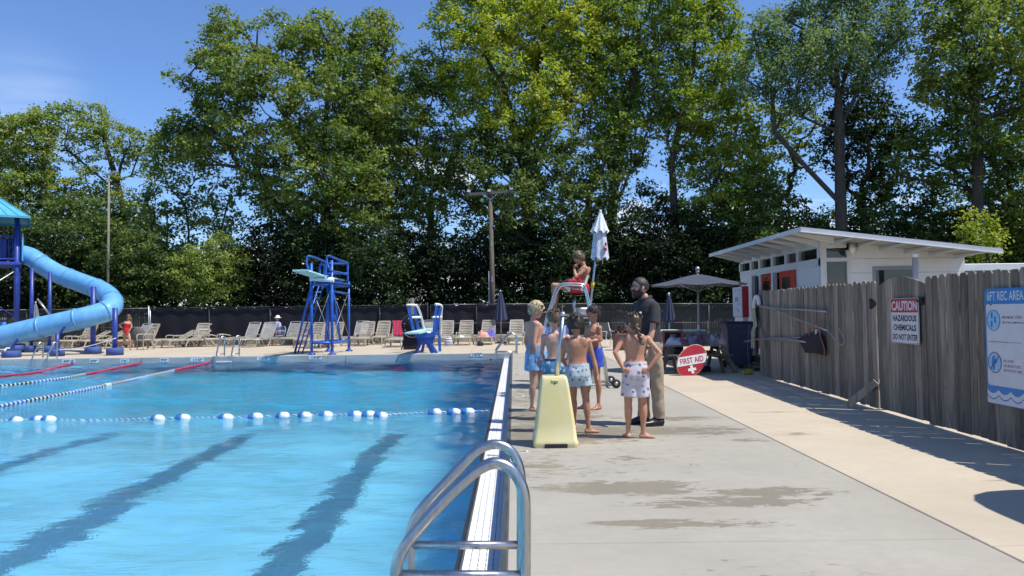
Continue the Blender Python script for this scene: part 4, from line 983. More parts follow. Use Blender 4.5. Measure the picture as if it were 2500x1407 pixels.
for i in range(6):
    X = 6.7 + i * .52
    MB().prism([(RY0 + .03 - O.y, zr(X) - .06), (0.0, zr(X) - .06), (0.0, zr(X) - .15), (RY0 + .03 - O.y, zr(X) - .085)], (X - 6.5, 0, 0), (0, 1, 0), (0, 0, 1), (.045, 0, 0)).build('lookout', M_btrim, rf)
# dish, spotlight, vent pipe
p = atY(2082, 607, 15.45)
tag(MB().lathe([(.001, -.02), (.05, -.018), (.1, .0), (.125, .03)], p, 18, rot=Euler((R(95), 0, R(25))).to_matrix()).tube([p + Vector((0, .0, 0)), p + Vector((.06, .12, .06))], .012, 6).build('satellite_dish', M_whiteplastic), 'small white round dish fixed below the eave of the white building', 'dish')
vp = atY(2236, 700, 14.9); vt = atY(2236, 616, 14.9)
t = thing('vent_pipe', 'white capped vent pipe standing in front of the dark window', 'pipe', (vp.x, 14.9, 0))
MB().cyl((0, 0, 0), (0, 0, vt.z - .08), .055, 14).build('pipe', mat('grey_white_pipe', (.5, .5, .53), .5), t)
MB().lathe([(.068, vt.z - .1), (.068, vt.z - .03), (.05, vt.z - .008), (.001, vt.z)], (0, 0, 0), 16).build('cap', M_whiteplastic, t)
MB().box((.02, -.06, vt.z - .62), (.09, .03, .05)).build('bracket', M_galv, t)
# second low building at the right edge
b2 = thing('annex_building', 'low white annex with a dark wall seen above the fence at the right edge', 'building', (9.7, 18.0, 0))
MB().box((3.0, 1.0, 1.0), (5.9, 1.8, 2.0)).build('wall', mat('grey_siding', (.16, .155, .16), .7, var=.2, scale=2), b2)
for i in range(14): MB().box((.25 + i * .42, .088, 1.05), (.39, .02, 2.05)).build('siding_board', mat('grey_siding_board', (.17, .165, .17), .7, var=.2, scale=2, objrand=.15) if i == 0 else bpy.data.materials['grey_siding_board'], b2)
MB().box((3.0, .9, 2.38), (6.1, 2.1, .17), bev=.01).build('roof_edge', M_whitepaint, b2)
MB().box((3.0, .9, 2.215), (6.0, 2.05, .085)).build('lower_trim', M_whitepaint, b2)
MB().box((3.0, .9, 2.278), (5.98, 2.0, .04)).build('roof_gap', M_fasciablue, b2)
# ================================================================== LADDERS
def rail_path(x0, zlow, xt, ztop, x1, zend, Y, r=.2):
    """steep leg on the water side, arch, drop to the deck; in the plane Y"""
    return None
M_rail = mat('brushed_stainless_rail', (0.46, 0.455, 0.45), 0.30, 1.0, var=0.12, scale=40, stretch=(1, 1, .3))
def px_tube(pts, Y, k=6): return smooth_path([atY(x, y, Y) for x, y in pts], k)
lad = thing('pool_ladder', 'near chrome pool ladder with two arched handrails at the bottom centre', 'ladder', (0, 3.4, 0))
def relto(pts, o): return [Vector(p) - Vector(o.location) for p in pts]
YA, YB = 3.10, 3.75
near = px_tube([(966, 1560), (966, 1450), (968, 1385), (985, 1340), (1010, 1305), (1090, 1215), (1150, 1160), (1180, 1140), (1207, 1131), (1238, 1139), (1263, 1165), (1278, 1200), (1282, 1240), (1282, 1330), (1282, 1407), (1282, 1605)], YA, 5)
far = px_tube([(1000, 1500), (1000, 1400), (1001, 1310), (1012, 1270), (1035, 1235), (1110, 1155), (1155, 1108), (1180, 1092), (1207, 1085), (1235, 1092), (1257, 1115), (1270, 1150), (1273, 1185), (1273, 1280), (1273, 1384), (1273, 1458)], YB, 5)
MB().tube(relto(near, lad), .0243, 18).build('handrail', M_rail, lad)
MB().tube(relto(far, lad), .0243, 18).build('handrail', M_rail, lad)
MB().tube(relto([atY(966, 1404, YA), atY(1282, 1406, YA)], lad), .0205, 14).build('cross_rail', M_rail, lad)
MB().tube(relto([atY(1002, 1331, YB), atY(1273, 1331, YB)], lad), .0205, 14).build('cross_rail', M_rail, lad)
for i in range(3):
    MB().box((-.50, 0, -.42 - .3 * i), (.10, YB - YA, .03), bev=.008).build('step', M_whiteplastic, lad)
for Y_ in (YA, YB):
    p = atY(1282 if Y_ == YA else 1273, 1500, Y_); MB().lathe([(.055, 0.0), (.055, .012), (.03, .022)], (p.x, Y_ - 3.4, 0), 16).build('flange', M_rail, lad)
def far_ladder(label, xs, step=True):
    t = thing('pool_ladder', label, 'ladder', tuple(atY(xs[0][0], 870, 25.9)), 0, 'ladders on the far pool wall'); o = Vector(t.location)
    for (xa, xt, xb, yt, ym, yb) in xs:
        pts = [atY(xa, yb + 22, 25.75), atY(xa, yb - 8, 25.75), atY(xa + 2, ym, 25.8), atY(xt - 7, yt + 12, 25.9), atY(xt - 1, yt + 1, 26.0), atY(xt + 6, yt + 1, 26.1), atY(xb, yt + 9, 26.15), atY(xb, yt + 25, 26.2), Vector((atY(xb, 850, 26.2).x, 26.2, 0))]
        MB().tube([q - o for q in smooth_path(pts, 4)], .027, 8).build('handrail', M_rail, t)
    a, b = xs
    if step:
        MB().bar(atY(a[0], 883, 25.7) - o, atY(b[0], 883, 25.7) - o, .10, .03).build('step', M_whiteplastic, t)
        for q in xs: MB().tube([atY(q[0] + 1, q[4] + 8, 25.8) - o, atY(q[2], q[4] + 6, 26.15) - o], .015, 6).build('cross_rail', M_rail, t)
    return t
far_ladder('small chrome ladder at the far wall under the blue slide', [(79, 98, 105, 836, 868, 890), (115, 133, 139, 836, 866, 890)], False)
far_ladder('chrome ladder with a white step at the middle of the far wall', [(528, 543, 548, 822, 858, 882), (565, 580, 584, 820, 857, 880)])
t = thing('pool_ladder', 'chrome arched ladder rail at the far right corner of the pool', 'ladder', (atY(1212, 870, 25.4).x, 25.4, 0)); o = Vector(t.location)
for dy, dx in ((0, 0), (.55, -2)):
    pts = [(1212, 893), (1212, 862), (1214, 853), (1232, 830), (1242, 819), (1250, 815), (1258, 819), (1262, 830), (1262, 862)]
    pts = [atY(x + dx, y - dy * 3, 25.4 + dy) for x, y in pts]; pts.append(Vector((pts[-1].x, pts[-1].y, 0)))
    MB().tube([q - o for q in smooth_path(pts, 4)], .026, 8).build('handrail', M_rail, t)
    MB().tube([atY(1213 + dx, 860 - dy * 3, 25.4 + dy) - o, atY(1262 + dx, 860 - dy * 3, 25.4 + dy) - o], .018, 6).build('cross_rail', M_rail, t)

# ================================================================== FLOAT ROPE AND LANE ROPES
M_rope = mat('blue_white_rope', (0.62, 0.68, 0.74), 0.7, var=.3, scale=60)
M_buoyw = mat('buoy_white', (0.78, 0.78, 0.77), 0.4, var=.05, scale=20); M_buoyb = mat('buoy_blue', (0.03, 0.16, 0.42), 0.4, var=.15, scale=20)
bu = [(37, 1023.5), (88, 1022.5), (115, 1022), (382, 1019.5), (443, 1017.5), (548, 1017), (620, 1015), (687, 1013), (741, 1011.5), (792, 1010.5), (863, 1010), (897, 1010.5), (927, 1011.5), (1058, 1004.5), (1105, 1003.5), (1139, 1002.5)]
rp = [at(-260, 1022, WZ + .02), at(-120, 1026, WZ + .02)] + [at(x, y + 2, WZ + .022) for x, y in bu[:3]] + [at(180, 1026, WZ + .0), at(250, 1025, WZ + .0)] + [at(x, y + 2, WZ + .022) for x, y in bu[3:13]] + [at(990, 1010, WZ + .005)] + [at(x, y + 2, WZ + .022) for x, y in bu[13:]] + [at(1201, 1003, WZ + .035)]
rpath = smooth_path(rp, 10)
# two-strand twist
rope = thing('float_rope', 'twisted blue and white rope stretched across the pool carrying the floats', 'rope')
for ph, m in ((0, M_buoyw), (math.pi, M_buoyb)):
    pts = []
    dense = []
    for i in range(len(rpath) - 1):
        L_ = (rpath[i + 1] - rpath[i]).length; n = max(1, int(L_ / .022))
        for j in range(n): dense.append(rpath[i].lerp(rpath[i + 1], j / n))
    s_ = 0
    for i, q in enumerate(dense):
        a = i * .022 / .085 * 2 * math.pi + ph; pts.append(q + Vector((0, math.cos(a) * .0065, math.sin(a) * .0065)))
    MB().tube(pts, .0072, 5).build('strand', m, rope)
for i, (x, y) in enumerate(bu):
    p = at(x, y + 4, WZ + .012); t = None
    names = ['first blue and white float at the left edge of the rope', 'float second from the left edge on the rope', 'float just right of the second one, before the long bare stretch of rope', 'first float after the long bare stretch of rope', 'second float after the bare stretch, left of the centre', 'single float about halfway between left edge and ladder', 'float left of the middle pair, behind a lane marking', 'float above the end of the long dark lane marking', 'float with its white end right of the dark marking', 'float left of the cluster of three', 'left float in the tight cluster of three', 'middle float in the tight cluster of three', 'tipped float at the right of the cluster of three', 'float right of the gap, first of the last three', 'middle float of the last three near the pool edge', 'last float of the rope, nearest the white gutter']
    t = thing('buoy_float', names[i], 'float', tuple(p), 0, 'blue and white floats on the rope')
    tilt = random.uniform(-.12, .12) + (.35 if i == 12 else 0); yaw = random.uniform(-.25, .25) + (.5 if i in (12, 13) else 0); L_ = .100
    m = Matrix.Rotation(yaw, 3, 'Z') @ Matrix.Rotation(R(90) + tilt, 3, 'Y')
    prof = [(.012, 0), (.03, .004), (.05, .018), (.063, .04), (.070, .07), (.0715, L_)]
    MB().lathe([(r_, -L_ + z) for r_, z in prof] + [(.0715, 0)], (0, 0, 0), 18, rot=m).build('blue_half', M_buoyb, t)
    MB().lathe([(.0722, 0)] + [(.0722, .05), (.070, .07), (.060, .10), (.042, .124), (.022, .134), (.012, .138)], (0, 0, 0), 18, rot=m).build('white_half', M_buoyw, t)
M_fred = mat('lane_float_red', (0.42, 0.03, 0.06), 0.5, var=.2, scale=20); M_fblue = mat('lane_float_blue', (0.03, 0.10, 0.40), 0.5); M_fwhite = mat('lane_float_white', (0.66, 0.66, 0.62), 0.5); M_fblack = mat('lane_float_black', (.02, .02, .03), .5)
lanes = [((173, 899), (0, 919.5), (-200, 943), 'red lane rope nearest the slide, in the shallow far corner', 999), ((343, 897), (0, 944), (-200, 972), 'lane rope with red floats then blue, second from the slide', 4.6), ((514, 890.5), (0, 992), (-200, 1032), 'lane rope with red then blue and white floats, nearest the middle', 3.6)]
for (a, b, c, lab, redlen) in lanes:
    _e = atY(a[0], a[1] - 4, FARY - .16); P_ = [Vector((_e.x, _e.y, WZ + .03)), at((a[0] + b[0]) / 2, (a[1] + b[1]) / 2 + .6, WZ + .02), at(b[0], b[1], WZ + .02), at(c[0], c[1], WZ + .02)]
    path = smooth_path(P_, 40)
    t = thing('lane_rope', lab, 'lane rope', tuple(P_[0]), 0, 'lane ropes in the far left of the pool'); o = Vector(t.location)
    MB().tube([q - o for q in path[::8]] + [path[-1] - o], .008, 5).build('cable', M_galv, t)
    cols = {'red': MB(), 'blue': MB(), 'white': MB(), 'black': MB()}; acc = 0.0; k = 0; step = .066; dist = 0
    for i in range(len(path) - 1):
        seg = path[i + 1] - path[i]; L_ = seg.length; d = seg.normalized(); s_ = acc
        while s_ < L_:
            q = path[i] + d * s_ - o; D = dist + s_
            if D < redlen: c_ = 'red'
            else: c_ = ('white' if k % 2 else ('black' if (int(D / 1.4) % 2) else 'blue'))
            u, w = frame(d)
            if not (abs(D - 8.0) < .12 and redlen < 4): cols[c_].tube([q, q + d * .02, q + d * (.046 if c_ == 'red' else .038)], [.034, .042, .034], 8)
            else: cols['white'].tube([q, q + d * .05], .055, 8)
            k += 1; s_ += step
        acc = s_ - L_; dist += L_
    for n_, m in (('red', M_fred), ('blue', M_fblue), ('white', M_fwhite), ('black', M_fblack)):
        if cols[n_].v: cols[n_].build(n_ + '_floats', m, t)['kind'] = 'stuff'
    MB().tube([P_[0] - o, Vector((P_[0].x, FARY - .13, -.12)) - o], .02, 6).build('end_clip', M_black, t)

# ================================================================== SLIDE AND ITS TOWER
M_tube = mat('sky_blue_fibreglass', (0.105, 0.33, 0.62), 0.40, var=.10, scale=2.2, c2=(0.17, 0.42, 0.68), coat=.15, stretch=(1.6, 1.6, .5), detail=9)
M_tubeseam = mat('seam_blue', (0.05, 0.17, 0.36), 0.5)
M_navy = mat('royal_blue_paint', (0.022, 0.050, 0.27), 0.42, var=.25, scale=4)
M_turq = mat('turquoise_roof_metal', (0.09, 0.38, 0.52), 0.4, var=.08, scale=3)
SP = [(46, 620, 32.2), (75, 628, 32.2), (105, 648, 32.1), (140, 668, 32.0), (180, 684, 31.9), (215, 697, 31.6), (245, 709, 31.2), (268, 726, 30.5), (274, 745, 29.7), (262, 758, 29.1), (235, 768, 28.8), (200, 777, 28.6), (160, 786, 28.5), (110, 797, 28.4), (50, 811, 28.3), (0, 823, 28.2), (-50, 835, 28.0), (-120, 849, 27.4)]
sp = smooth_path([atY(x, y, Y) for x, y, Y in SP], 6)
sl_t = thing('water_slide', 'sky blue tube slide curling down from its tower at the left edge', 'water slide', (sp[0].x, sp[0].y, 0)); o = Vector(sl_t.location)
n_sec = 9; per_ = (len(sp) - 1) / n_sec
for k in range(n_sec):
    a, b = int(k * per_), int((k + 1) * per_) + (0 if k < n_sec - 1 else 1)
    MB().tube([q - o for q in sp[a:b + 1]], .405, 28, cap=(k in (0, n_sec - 1))).build('tube_section', M_tube, sl_t)
    if k: 
        q = sp[a]; d = (sp[a + 1] - sp[a - 1]).normalized()
        MB().tube([q - d * .035 - o, q + d * .035 - o], .430, 28).build('flange', M_tube, sl_t)
        MB().tube([q - d * .004 - o, q + d * .004 - o], .433, 28).build('seam', M_tubeseam, sl_t)
M_block = mat('blue_painted_concrete', (0.045, 0.085, 0.27), 0.75, var=.35, scale=5, bump=.05)
sup = [(78, 655, 857, 31.0, .13), (122, 665, 859, 30.6, .12), (140, 815, 865, 27.6, .13), (228, 700, 864, 28.9, .17), (281, 752, 862, 27.8, .16)]
for i, (px, yt, yb, Y, w) in enumerate(sup):
    pt = atY(px, yt, Y); MB().tube([(pt.x - o.x, Y - o.y, 0), (pt.x - o.x, Y - o.y, pt.z)], w / 2 * 1.15, 12).build('support_post', M_navy, sl_t)
    bw_ = .25 if i < 3 else .30
    MB().lathe([(bw_, 0), (bw_, .24), (bw_ - .04, .28)], (pt.x - o.x, Y - o.y, 0), 20).build('footing', M_block, sl_t)
# arm brackets
for (px, py, Y) in ((152, 812, 28.0), (37, 843, 27.8)):
    q = atY(px, py, Y) - o; MB().bar(q + Vector((.10, 0, .22)), q + Vector((-.12, 0, -.1)), .05, .08).build('bracket', M_navy, sl_t)
tw = thing('slide_tower', 'blue slide tower with turquoise roof and railing at the left edge', 'tower', (atY(39, 860, 31).x, 31, 0)); o2 = Vector(tw.location)
def tb(px, py, Y): return atY(px, py, Y) - o2
tw.rotation_euler.z = R(33); xp = [0.0, -2.6]; yp = [0.0, 2.4]; zr_ = tb(39, 532, 31).z
for x in xp:
    for y_ in yp: MB().tube([(x, y_, 0), (x, y_, zr_)], .10, 10).build('post', M_navy, tw); MB().lathe([(.32, 0), (.32, .26), (.29, .30)], (x, y_, 0), 20).build('footing', M_block, tw)
zf = tb(39, 642, 31).z; zt_ = tb(39, 577, 31).z
MB().box((-1.3, 1.2, zf - .04), (2.9, 2.7, .13), bev=.02).build('platform', M_navy, tw)
for (x0, y0, x1, y1) in ((0, -.02, -2.6, -.02), (0.02, 0, 0.02, 2.4), (0, 2.4, -2.6, 2.4)):
    if y0 == 0:
        pass
    MB().tube([(x0, y0, zt_), (x1, y1, zt_)], .035, 8).build('handrail', M_navy, tw); MB().tube([(x0, y0, zf + .15), (x1, y1, zf + .15)], .03, 8).build('lower_rail', M_navy, tw)
    for k in range(1, 18):
        q = Vector((x0, y0, 0)).lerp(Vector((x1, y1, 0)), k / 18); MB().tube([(q.x, q.y, zf + .1), (q.x, q.y, zt_)], .014, 5).build('baluster', M_navy, tw)
MB().box((.20, .9, (zf + zt_) / 2 + .1), (.05, 1.9, 1.15)).build('end_panel', M_tube, tw)
MB().box((-1.35, .55, (zf + zt_) / 2), (2.0, .05, .9), bev=.1).build('inner_panel', M_navy, tw)
ez = tb(68, 531, 31).z; ex = tb(68, 531, 31).x; ap = Vector((-1.3, 1.2, ez + 1.35))
cs = [Vector((ex, -.6, ez)), Vector((ex, 3.0, ez)), Vector((-2.6 - ex, 3.0, ez)), Vector((-2.6 - ex, -.6, ez))]
for i in range(4):
    a, b = cs[i], cs[(i + 1) % 4]; n = 9
    for k in range(n):
        p0, p1 = a.lerp(b, k / n), a.lerp(b, (k + 1) / n); t0, t1 = abs(k / n - .5) * 2, abs((k + 1) / n - .5) * 2
        MB().add([p0, p1, p1.lerp(ap, 1), p0.lerp(ap, 1), p0 - Vector((0, 0, .03)), p1 - Vector((0, 0, .03))], [(0, 1, 2), (4, 5, 1, 0)]).build('roof_panel', M_turq, tw)
        MB().bar(p0 + Vector((0, 0, .015)), ap + Vector((0, 0, .015)), .03, .03).build('roof_seam', M_turq, tw)
    MB().bar(a - Vector((0, 0, .03)), b - Vector((0, 0, .03)), .04, .09).build('roof_edge', M_turq, tw)
for (z0, z1) in ((.25, zf - .3),):
    for (a, b) in (((0, 0), (-2.6, 0)), ((-2.6, 0), (0, 0)), ((0, 0), (0, 2.4)), ((0, 2.4), (0, 0))):
        MB().tube([(a[0], a[1], z0 + 1.2), (b[0], b[1], z1)], .03, 6).build('brace', M_galv if a[0] else M_navy, tw)
for (px, ya, yb, Y) in ((122, 750, 735, 30.3),):
    pass
tag(MB().tube([atY(91, 730, 30.2), atY(121, 768, 30.2)], .04, 6).build('loose_pole', M_galv), 'pale slanting pole between the slide supports', 'pole')
rpp = smooth_path([atY(143, 854, 27.4), atY(180, 852, 27.5), atY(230, 842, 27.6), atY(283, 826, 27.7)], 6)
tag(MB().tube(rpp, .016, 6).build('rope', M_rope), 'white rope sagging between two slide posts above the deck', 'rope')

# ================================================================== HIGH DIVING TOWER
M_blue = mat('diving_blue_paint', (0.025, 0.115, 0.46), 0.38, var=.22, scale=5)
M_board = mat('seafoam_board', (0.42, 0.66, 0.62), 0.5, var=.08, scale=5)
ht = thing('diving_tower', 'high blue diving tower with ladder, rails and a pale green board', 'diving tower', (atY(795, 860, 26.5).x, 26.5, 0)); o = Vector(ht.location)
YF, YK = 26.35, 28.6
def H_(px, py, Y): return atY(px, py, Y) - o
def tubep(name, pts, r=.045, m=None, k=0, n=8): return MB().tube(smooth_path(pts, k) if k else pts, r, n).build(name, m or M_blue, ht)
XA, XBx = H_(761, 862, YF).x, H_(811, 862, YF).x
zp = H_(780, 694, YF).z; ztop = H_(761, 640, YF).z
zp = max(zp, 2.4)
back = [(799, 28.3), (852, 28.3)]
XC, XD = H_(802, 858, YK).x, H_(852, 856, YK).x
for (x, Yv, zt2) in ((XA, YF, ztop - .05), (XBx, YF, ztop + .05)): tubep('post', [Vector((x, Yv - o.y, 0)), Vector((x, Yv - o.y, zt2))], .052)
for (x, Yv, zt2) in ((XC, YK, zp), (XD, YK, H_(852, 688, YK).z)): tubep('post', [Vector((x, Yv - o.y, 0)), Vector((x, Yv - o.y, zt2))], .048)
for (x, Yv) in ((XA, YF), (XBx, YF), (XC, YK), (XD, YK)): MB().lathe([(.15, 0), (.15, .03), (.08, .06), (.06, .12)], (x, Yv - o.y, 0), 10).build('foot', M_navy, ht)
F0, F1, K0, K1 = Vector((XA, YF - o.y, 0)), Vector((XBx, YF - o.y, 0)), Vector((XC, YK - o.y, 0)), Vector((XD, YK - o.y, 0))
U = Vector((0, 0, 1))
for z in (zp, .42):
    for (a, b) in ((F0, F1), (F1, K1), (K0, K1), (F0, K0)): tubep('beam', [a + U * z, b + U * z], .045)
tubep('beam', [F1 + U * (zp - .25), K1 + U * (zp - .3)], .035); tubep('beam', [F0 + U * (zp + .25), F1 + U * (zp + .28)], .035)
# sloping legs of the inner frame
for (a, b) in ((F0 + U * (zp - .05), F0.lerp(F1, .1) * 1 + Vector((-.95, .9, 0))),):
    tubep('raking_leg', [a, b], .04)
mid = (F0 + F1 + K0 + K1) / 4
tubep('raking_leg', [mid + Vector((-.25, .5, zp)), mid + Vector((.28, .4, .45))], .045); tubep('raking_leg', [mid + Vector((.1, 0, zp)), K1 + U * .45 + Vector((-.3, -.2, 0))], .045)
tubep('raking_leg', [mid + Vector((-.1, .2, zp)), F0.lerp(K0, .5) + Vector((.2, 0, .45))], .045)
for (a, b) in ((F0 + U * .5, F1 + U * (zp - .1)), (F1 + U * .5, F0 + U * (zp - .1)), (F1 + U * .6, K1 + U * (zp - .2)), (K1 + U * .6, F1 + U * (zp - .2))): tubep('cross_wire', [a, b], .010, M_galv, n=4)
# access ladder leaning at the back left
la = [H_(727, 860, 27.6), H_(778, 700, 28.2)]; lb2 = [H_(738, 860, 27.6), H_(789, 700, 28.2)]
la[0].z = lb2[0].z = 0
for q in (la, lb2): tubep('ladder_rail', q, .028)
for k in range(1, 12):
    MB().tube([la[0].lerp(la[1], k / 12), lb2[0].lerp(lb2[1], k / 12)], .017, 6).build('rung', M_galv, ht)
tubep('ladder_rail', [H_(736, 790, 28.4), H_(768, 690, 28.4)], .03)
# platform, fulcrum and board
MB().box(((XA + XBx) / 2 + .25, (YF + YK) / 2 - o.y, zp + .06), (.62, 2.2, .05)).build('deck_plate', M_blue, ht)
bt, bt2 = H_(733, 660, 24.55), H_(843, 684, 28.75)
BW = Vector((.27, .0, 0))
b0, b1 = H_(714, 658.5, 24.4), H_(752, 658, 24.4); c0, c1 = H_(812, 686, 28.6), H_(842, 683, 28.6)
g = []
for k in range(9):
    t_ = k / 8; l, r_ = b0.lerp(c0, t_), b1.lerp(c1, t_); sg = -.04 * math.sin(math.pi * t_); g.append((l + U * sg, r_ + U * sg))
V = [];
m = MB()
for (l, r_) in g: V += [l, r_, r_ - U * .055, l - U * .055]
F_ = [(i * 4 + a, i * 4 + (a + 1) % 4, i * 4 + 4 + (a + 1) % 4, i * 4 + 4 + a) for i in range(8) for a in range(4)] + [(0, 3, 2, 1), (32, 33, 34, 35)]
m.add(V, F_); m.build('diving_board', M_board, ht)
MB().cyl(H_(757, 680, 26.3), H_(815, 684, 26.3), .09, 12).build('fulcrum', M_whiteplastic, ht)
MB().cyl(H_(757, 684, 26.6), H_(815, 687, 26.6), .07, 10).build('roller', M_navy, ht)
# guard rails: left and right loops
def loop(pts): MB().tube(smooth_path([H_(*q) for q in pts], 5), .040, 8).build('guard_rail', M_blue, ht)
loop([(753, 657, 26.1), (749, 645, 26.1), (749, 632, 26.1), (752, 626, 26.1), (758, 626, 26.2), (775, 632, 26.9), (795, 640, 27.8), (800, 644, 28.0)])
loop([(804, 655, 26.1), (799, 645, 26.1), (798, 632, 26.1), (800, 626, 26.1), (806, 626, 26.2), (825, 634, 27.2), (848, 643, 28.4), (849, 650, 28.5), (849, 690, 28.5)])
loop([(804, 655, 26.1), (810, 662, 26.3), (830, 666, 27.4), (849, 671, 28.5)]); loop([(803, 644, 26.2), (849, 644, 28.5)]); loop([(800, 668, 26.6), (849, 668, 28.5)])
loop([(796, 642, 27.4), (796, 670, 27.4), (796, 690, 27.4)])
loop([(780, 680, 27.6), (781, 652, 27.6), (784, 646, 27.6), (790, 646, 27.7), (792, 660, 27.8), (790, 690, 27.8)])

# ================================================================== LOW DIVING BOARD
lt = thing('diving_stand', 'low blue diving stand with white topped handrails and pale green board', 'diving stand', (atY(1060, 855, 26.7).x, 26.7, 0)); o = Vector(lt.location)
L_ = lambda px, py, Y: atY(px, py, Y) - o
YL = 26.7
gb_ = lambda pts, name, m, Y0, th: MB().prism([((L_(x, y, Y0).x), (L_(x, y, Y0).z)) for x, y in pts], (0, Y0 - o.y, 0), (1, 0, 0), (0, 0, 1), (0, th, 0)).build(name, m, lt)
gb_([(1012, 815), (1058, 813), (1062, 822), (1056, 840), (1022, 841)], 'side_plate', M_navy, 26.5, .10)
gb_([(1012, 817), (1058, 815), (1056, 824), (1018, 826)], 'side_rib', M_blue, 26.48, .02)
for (a, b) in (((1027, 838), (1014, 857)), ((1050, 838), (1066, 858)), ((1044, 838), (1056, 857))): MB().bar(L_(a[0], a[1], 26.55), Vector((L_(b[0], b[1], 26.5).x, -.2, 0)), .09, .10).build('leg', M_navy if a[0] < 1045 else M_blue, lt)
MB().bar(L_(1072, 805, 27.6), Vector((L_(1074, 855, 27.6).x, .9, 0)), .08, .10).build('leg', M_blue, lt)
MB().bar(L_(1036, 835, 27.3), Vector((L_(1030, 852, 27.3).x, .6, 0)), .09, .10).build('leg', M_navy, lt)
MB().bar(L_(1014, 818, 26.5), L_(1056, 816, 28.2), .1, .12).build('beam', M_navy, lt)
for (pa, pb, Y0) in (((997, 750), (1012, 818), 26.6), ((1012, 752), (1022, 808), 27.4), ((1066, 747), (1058, 822), 26.6), ((1076, 752), (1062, 818), 26.75)): MB().bar(L_(pa[0], pa[1], Y0), L_(pb[0], pb[1], Y0), .10, .045, up=(0, 1, 0)).build('upright', M_blue, lt)
for pts in ([(992, 745, 26.6), (1010, 745, 26.7), (1018, 748, 26.9), (1024, 760, 27.2), (1030, 780, 27.5), (1036, 808, 27.8)], [(1062, 743, 26.6), (1072, 744, 26.7), (1078, 748, 26.8), (1078, 760, 26.9), (1076, 795, 27.2), (1076, 820, 27.3)], [(1001, 775, 26.6), (1027, 775, 27.3)], [(1056, 775, 26.5), (1078, 774, 26.9)]):
    MB().tube(smooth_path([L_(*q) for q in pts], 5), .042, 8).build('handrail', M_buoyw, lt)
b0, b1 = L_(987, 811.5, 24.9), L_(1003, 808, 24.9); b1.x = b0.x + .5; c0, c1 = L_(1040, 803, 28.6), L_(1066, 801, 28.6)
b0, b1, c0, c1 = L_(988, 812, 25.0), L_(1024, 812, 25.0), L_(1036, 802, 28.4), L_(1066, 801, 28.4)
MB().add([b0, b1, c1, c0] + [q - U * .055 for q in (b0, b1, c1, c0)], [(0, 1, 2, 3), (7, 6, 5, 4), (0, 4, 5, 1), (1, 5, 6, 2), (2, 6, 7, 3), (3, 7, 4, 0)]).build('diving_board', M_board, lt)
MB().cyl(L_(1018, 814, 26.6), L_(1052, 813, 26.6), .07, 10).build('fulcrum', M_whiteplastic, lt)
# pace clock beside it
ck = thing('pace_clock', 'round dark pace clock with coloured marks, half hidden by the low diving stand', 'clock', (atY(1000, 800, 28.9).x, 28.9, 0)); o = Vector(ck.location)
cc = atY(1008, 796, 28.9) - o
MB().lathe([(.001, -.04), (.44, -.04), (.44, .04), (.001, .04)], cc, 32, rot=Euler((R(90), 0, 0)).to_matrix()).build('face', M_screen, ck)
MB().tube([cc + Vector((math.cos(a) * .45, -.045, math.sin(a) * .45)) for a in np.linspace(0, 6.283, 33)[:-1]], .018, 6, closed=True).build('rim', mat('clock_rim', (.10,.095,.09), .5), ck)
mk = {0: MB(), 1: MB(), 2: MB()}
for k in range(24):
    a = k * math.pi / 12; mk[k % 3].bar(cc + Vector((math.cos(a) * .31, -.05, math.sin(a) * .31)), cc + Vector((math.cos(a) * .36, -.05, math.sin(a) * .36)), .018, .01, up=(0, 1, 0))
for k, m_, nm in ((0, M_fred, 'red_marks'), (1, M_fblue, 'blue_marks'), (2, M_buoyw, 'white_marks')): mk[k].build(nm, m_, ck)['kind'] = 'stuff'
for sx in (-.3, .3): MB().bar(cc + Vector((sx, .03, -.3)), Vector((sx * 1.1, .05, 0)), .04).build('leg', M_slat, ck)
MB().box((0.05, .05, .38), (.62, .08, .72), bev=.02).build('base_panel', M_screen, ck)

